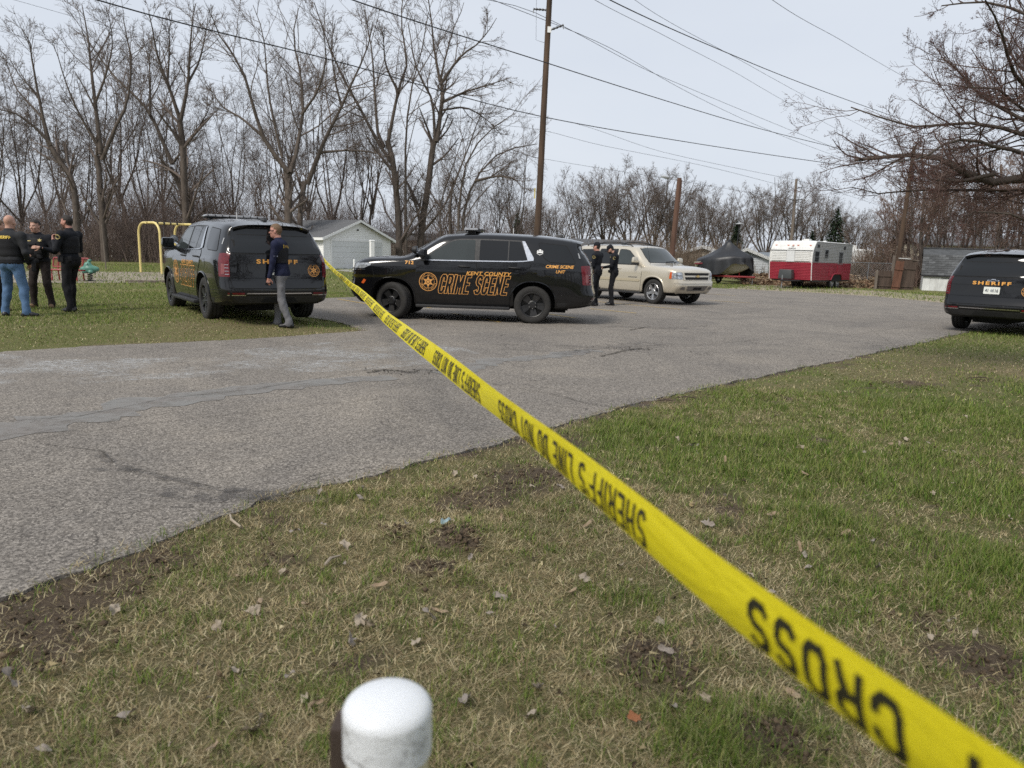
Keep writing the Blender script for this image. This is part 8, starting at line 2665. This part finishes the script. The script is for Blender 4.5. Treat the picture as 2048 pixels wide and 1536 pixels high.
# ------------------------------------------------------------------ lawn: blades, thatch, fallen leaves
def blades(n_tot, region, seed, hgt, wid, dens_fade=None, flat=.0, name='lawn_grass', green_bias=0.0, lush_gain=1.0):
    """region: (d0,d1,a0,a1) distance and bearing range from the viewer's spot; returns arrays"""
    rng = np.random.default_rng(seed)
    d0, d1, a0, a1 = region
    d = np.sqrt(rng.uniform(d0 * d0, d1 * d1, n_tot)); a = rng.uniform(a0, a1, n_tot)
    x, y = d * np.sin(a), d * np.cos(a)
    ed = seg_dist(x, y, asph_np)
    ins = pip(x, y, asph_np)
    creep = .05 + .16 * fbm(x * 2.1, y * 2.1, 77, 3) ** 2
    ok = (~ins) | (ed < creep * rng.random(n_tot) ** 1.5)
    ok &= (ed > .02) | (rng.random(n_tot) < .6)
    near = d < 14
    soil = np.where(near, soil_at(x, y), fbm(x * .9, y * .9, 3, 3) * .35)
    clump = fbm(x * 6, y * 6, 91, 3)
    ok &= rng.random(n_tot) > np.clip(soil * 1.25 - .14, 0, .82)
    ok &= rng.random(n_tot) < np.clip(.25 + clump * 1.3, 0, 1)
    x, y, d, soil = x[ok], y[ok], d[ok], soil[ok]
    return x, y, d, soil, rng
PAL_G = np.array([(.085, .150, .018), (.120, .185, .026), (.155, .215, .038), (.195, .225, .052), (.066, .122, .020)])
PAL_S = np.array([(.37, .30, .165), (.46, .385, .225), (.30, .235, .125), (.55, .475, .30), (.24, .18, .10)])
def build_blades(name, sets, mat, label):
    VV, CC, FF, nv = [], [], [], 0
    for (n, region, seed, hr, wr, gb) in sets:
        x, y, d, soil, rng = blades(n, region, seed, hr, wr)
        k = len(x)
        lush = np.where(d < 14, lush_at(x, y), np.clip(fbm(x * .35, y * .35, 55, 4) * 1.5 - .15, 0, 1))
        tuft = fbm(x * 11, y * 11, 61, 2)
        green = rng.random(k) < np.clip(gb + lush * .62 + (tuft - .42) * 1.5 * (d < 9), .03, .93)
        az = rng.uniform(0, 2 * math.pi, k)
        h = rng.uniform(hr[0], hr[1], k) * np.where(green, .65 + .75 * lush + .35 * (tuft > .58), .9)
        # straw lies nearly flat, green stands and bends over
        el0 = np.where(green, rng.uniform(.7, 1.5, k), rng.uniform(.05, .75, k))
        bend = np.where(green, rng.uniform(.2, 1.0, k), rng.uniform(-.1, .5, k))
        w = rng.uniform(wr[0], wr[1], k)
        dirx, diry = np.cos(az), np.sin(az)
        z0 = np.where(d < 26, lawn_z(x, y), .004)
        z0 = np.where(pip(x, y, asph_np), .014, z0)
        p0 = np.stack([x, y, z0 - .004], 1)
        def step(p, L, el): return p + np.stack([dirx * np.cos(el) * L, diry * np.cos(el) * L, np.sin(el) * L], 1)
        p1 = step(p0, h * .5, el0); p2 = step(p1, h * .5, el0 - bend)
        p2[:, 2] = np.maximum(p2[:, 2], z0 + .004)
        sd = np.stack([-diry, dirx, np.zeros(k)], 1)
        V = np.stack([p0 - sd * w[:, None] * .5, p0 + sd * w[:, None] * .5, p1 - sd * w[:, None] * .42, p1 + sd * w[:, None] * .42, p2], 1)
        ci = rng.integers(0, 5, k)
        c = np.where(green[:, None], PAL_G[ci], PAL_S[ci]) * rng.uniform(.62, 1.38, k)[:, None]
        mixg = (green & (rng.random(k) < .35))[:, None]
        c = np.where(mixg, c * .6 + PAL_S[(ci + 1) % 5] * .4, c)
        cc = np.repeat(np.concatenate([c, np.ones((k, 1))], 1)[:, None], 5, 1)
        VV.append(V.reshape(-1, 3)); CC.append(cc.reshape(-1, 4))
        b = (np.arange(k) * 5)[:, None] + nv; nv += k * 5
        for t_ in (([0, 1, 3], [0, 3, 2], [2, 3, 4]) if region[1] < 5 else ([0, 1, 4],)):
            FF.append(b + np.array([t_]))
    V = np.concatenate(VV); C = np.concatenate(CC)
    F3 = np.concatenate(FF)
    me = mesh_np(name, V, F3, True)
    at_ = me.attributes.new('tint', 'FLOAT_COLOR', 'POINT'); at_.data.foreach_set('color', C.astype(np.float32).ravel())
    return tag(link(name, me, mat), label, 'grass', None, 'stuff')
m = Mat('grass blades')
ac = m.attr('tint').outputs['Color']
m.set(color=ac, rough=.75, spec=.2)
tr_n = m.n.new('ShaderNodeBsdfTranslucent'); m.l.new(ac, tr_n.inputs[0])
mx = m.n.new('ShaderNodeMixShader'); mx.inputs[0].default_value = .22
m.l.new(m.b.outputs[0], mx.inputs[1]); m.l.new(tr_n.outputs[0], mx.inputs[2]); m.l.new(mx.outputs[0], m.n['Material Output'].inputs[0])
GRASS = m.m
build_blades('near_lawn_grass', [
    (96000, (.6, 2.4, -1.25, 1.3), 1, (.030, .075), (.0016, .0030), .16), (46000, (.6, 2.4, -1.25, 1.3), 2, (.045, .10), (.0012, .0022), -.3),
    (140000, (2.4, 4.6, -.85, 1.25), 3, (.028, .070), (.0023, .0040), .16), (72000, (2.4, 4.6, -.85, 1.25), 4, (.045, .09), (.0018, .0030), -.3),
    (200000, (4.6, 9.0, -.3, 1.1), 5, (.028, .065), (.0042, .0075), .17), (56000, (4.6, 9.0, -.3, 1.1), 6, (.05, .09), (.0032, .005), -.3)], GRASS, 'patchy green and straw lawn grass in the foreground')
build_blades('far_lawn_grass', [
    (110000, (9, 20, .12, 1.05), 7, (.03, .07), (.008, .014), .22), (150000, (12, 26, -.80, -.14), 8, (.03, .065), (.009, .016), .34), (60000, (26, 60, -.8, -.10), 9, (.05, .11), (.022, .038), .42), (16000, (34, 47, .25, .62), 10, (.06, .16), (.02, .035), .5)], GRASS, 'short lawn grass beyond the driveway and along the lot')

# fallen leaves: a few curled shapes, each leaf its own piece of the ground
def leaf_mesh(seed, kind):
    rng = np.random.default_rng(seed)
    n = 18
    a = np.linspace(0, 2 * math.pi, n, endpoint=False)
    if kind == 0: r = .62 + .30 * np.abs(np.cos(a * 2.5 + rng.uniform(0, 3))) ** .8 + rng.normal(0, .14, n)       # lobed
    else: r = .42 + .58 * np.abs(np.cos(a)) ** 1.4 + rng.normal(0, .03, n)                  # oval
    x, y = r * np.cos(a), r * np.sin(a) * (.8 if kind == 0 else .75)
    k1, k2, ph = rng.uniform(-1.0, 1.4), rng.uniform(.5, 1.9), rng.uniform(0, 6)
    def zf(x, y): return .45 * k2 * y * y + .35 * k1 * x * x + .22 * np.sin(4 * x + ph) * np.cos(5 * y + ph)
    V = [(0, 0, float(zf(0., 0.)))] + [(.5 * X, .5 * Y, float(zf(.5 * X, .5 * Y))) for X, Y in zip(x, y)] + [(X, Y, float(zf(X, Y))) for X, Y in zip(x, y)]
    F = [(0, 1 + i, 1 + (i + 1) % n) for i in range(n)] + [(1 + i, 1 + n + i, 1 + n + (i + 1) % n, 1 + (i + 1) % n) for i in range(n)]
    F += [] 
    return mesh_pd('leaf', V, F)
LEAFM = [simple('pale dry leaf', (.33, .275, .21), .85, var=.25, scale=20), simple('grey dry leaf', (.25, .215, .185), .85, var=.25, scale=20), simple('tan dry leaf', (.27, .20, .13), .85, var=.25, scale=20), simple('rusty dry leaf', (.24, .095, .04), .85, var=.3, scale=20)]
LM = []
for i in range(10):
    me = leaf_mesh(i, i % 2); me.materials.append(LEAFM[(0, 1, 0, 2, 1, 2, 0, 1, 3, 0)[i]]); shade(me, 170); LM.append(me)
rng = np.random.default_rng(12)
LEAF_PX = [(1320, 1250), (1330, 1325), (1075, 1385), (1060, 1440), (520, 1215), (510, 1235), (720, 1250), (735, 1255), (860, 1240), (880, 1235), (520, 1450), (505, 1475), (630, 1420), (610, 1405), (470, 1355), (580, 1365), (440, 1370), (1145, 1190), (1170, 1165), (1240, 1140), (1415, 1060), (1690, 1080), (1745, 1095), (1540, 1045), (1930, 840),
           (1640, 885), (1600, 905), (1480, 900), (1420, 835), (1385, 895), (1810, 880), (1780, 890), (1860, 1290), (1950, 1275), (1410, 1415), (1345, 1430), (1270, 1450), (1500, 1160), (1620, 1390), (1560, 1320), (170, 1320), (130, 1350), (230, 1230), (20, 1380), (60, 1440), (15, 1330), (250, 1450), (930, 1410), (1000, 1200), (980, 1240), (760, 1180), (810, 1060), (690, 1095), (590, 1065), (420, 1040), (640, 990), (720, 1000), (1120, 985), (1200, 960), (700, 1290), (830, 1290)]
pts = [G(*p) for p in LEAF_PX]
for k in range(150):
    d = 1.1 + 6.5 * rng.random() ** 1.2; a = rng.uniform(-.68, .70)
    pts.append(Vector((d * math.sin(a), d * math.cos(a), 0)))
for i, p in enumerate(pts):
    if pip(np.array([p.x]), np.array([p.y]), asph_np)[0]: continue
    o = bpy.data.objects.new('leaf', LM[rng.integers(0, 8 if i % 9 else 10)]); COL.objects.link(o); o.parent = ground
    s = rng.uniform(.022, .042) if i < len(LEAF_PX) else rng.uniform(.012, .032)
    o.scale = (s, s * rng.uniform(.7, 1), s)
    o.location = (p.x, p.y, float(lawn_z(np.array([p.x]), np.array([p.y]))[0]) + .018 + s * .25)
    o.rotation_euler = (rng.normal(0, .5), rng.normal(0, .5), rng.uniform(0, 6.28))
# litter too small to pick apart: crumbs of leaf and soil clods
n = 5200
d = 1.0 + 8 * rng.random(n) ** 1.1; a = rng.uniform(-.75, .75, n)
x, y = d * np.sin(a), d * np.cos(a)
ok = ~pip(x, y, asph_np); x, y, d = x[ok], y[ok], d[ok]
s_ = soil_at(x, y); keep = rng.random(len(x)) < .25 + s_ * .9
x, y = x[keep], y[keep]; k = len(x)
z = lawn_z(x, y) + rng.uniform(.0, .02, k)
sz = rng.uniform(.004, .012, k)[:, None]
quad = rng.normal(0, 1, (k, 4, 3)) * [1, 1, .45]
V = np.stack([x, y, z], 1)[:, None] + quad * sz[:, None]
me = mesh_np('leaf_crumbs', V.reshape(-1, 3), np.arange(k * 4).reshape(-1, 4))
cc = np.repeat(np.concatenate([np.where(rng.random((k, 1)) < .55, PAL_S[rng.integers(0, 5, k)], np.array([[.05, .035, .022]])) * rng.uniform(.7, 1.2, (k, 1)), np.ones((k, 1))], 1)[:, None], 4, 1)
at_ = me.attributes.new('tint', 'FLOAT_COLOR', 'POINT'); at_.data.foreach_set('color', cc.reshape(-1).astype(np.float32))
tag(link('leaf_crumbs', me, GRASS), 'crumbled leaf and bark litter strewn through the lawn', 'litter', None, 'stuff')
# soil clods on the mole hills and the worn corner
P_, S_ = [], []
for p, r, st in SOIL[:20]:
    kk = int(45 * st)
    P_.append(np.stack([rng.normal(p.x, r * .55, kk), rng.normal(p.y, r * .55, kk)], 1)); S_.append(rng.uniform(.004, .017, kk))
P_ = np.concatenate(P_); S_ = np.concatenate(S_)
ok = ~pip(P_[:, 0], P_[:, 1], asph_np); P_, S_ = P_[ok], S_[ok]
z = lawn_z(P_[:, 0], P_[:, 1]) + S_ * .4
V = (np.concatenate([P_, z[:, None]], 1)[:, None] + (octa[None] + rng.normal(0, .25, (len(P_), 6, 3))) * [1, 1, .6] * S_[:, None, None]).reshape(-1, 3)
me = mesh_np('soil_clods', V, (np.arange(len(P_))[:, None, None] * 6 + of[None]).reshape(-1, 3))
m = Mat('loose soil')
m.set(color=m.ramp(m.noise(30, 4), [(.3, (.055, .040, .027)), (.7, (.14, .105, .072))]), rough=.95, spec=.1)
tag(link('soil_clods', me, m.m), 'crumbly brown soil clods on the bare spots', 'soil', None, 'stuff')
# leaf litter bank behind the caravan
n = 9000
px = rng.uniform(1470, 1790, n); Yl = rng.uniform(45.5, 52, n)
bx = np.array([base_of(1470, 48)[0], base_of(1790, 48)[0]])
x = rng.uniform(bx[0], bx[1], n); y = rng.uniform(45, 53, n)
z = np.clip((y - 45) / 4, 0, 1) * .55 * (.4 + fbm(x * .7, y * .7, 8, 3)) 
V = np.stack([x, y, z], 1)[:, None] + rng.normal(0, 1, (n, 4, 3)) * [.10, .10, .06]
me = mesh_np('leaf_bank', V.reshape(-1, 3), np.arange(n * 4).reshape(-1, 4))
cc = np.repeat(np.concatenate([np.array([(.22, .14, .085), (.30, .21, .13), (.16, .095, .06), (.36, .28, .19)])[rng.integers(0, 4, n)], np.ones((n, 1))], 1)[:, None], 4, 1)
at_ = me.attributes.new('tint', 'FLOAT_COLOR', 'POINT'); at_.data.foreach_set('color', cc.reshape(-1).astype(np.float32))
tag(link('leaf_bank', me, GRASS), 'bank of brown fallen leaves behind the caravan', 'leaves', None, 'stuff')
# a few twigs and scraps
for k, (px, py, L, rz, lab) in enumerate(((1330, 806, .16, .2, 'dark stick lying where lawn meets asphalt'), (1372, 800, .22, .1, 'dark twig lying on the asphalt edge'), (470, 1050, .22, 2.2, 'pale bent straw on the lawn edge by the crack'), (665, 1130, .12, 1.2, 'pale dry stalk in the lawn near the soil hump'), (1960, 760, .35, .1, 'dark branch piece on the far right lawn'))):
    p = G(px, py); zz = float(lawn_z(np.array([p.x]), np.array([p.y]))[0])
    zz = max(zz, .014) + .012
    o = tag(MB().tube([(-L / 2, 0, 0), (0, L * .08, .008), (L / 2, -L * .02, .0)], [.006, .008, .004], 6).build('twig', M_WOODB if k in (0, 1, 4) else LEAFM[0], None, 60), lab, 'twig')
    o.location = (p.x, p.y, zz); o.rotation_euler = (0, 0, rz)
p = G(893, 1058)
o = tag(link('litter_scrap', LM[1].copy(), None), 'crumpled pale blue scrap of litter on the lawn', 'litter')
o.data.materials.clear(); o.data.materials.append(simple('pale blue foil', (.30, .40, .42), .35, .2, var=.4, scale=30))
o.location = (p.x, p.y, .05); o.scale = (.05, .04, .05); o.rotation_euler = (.4, .2, 1)
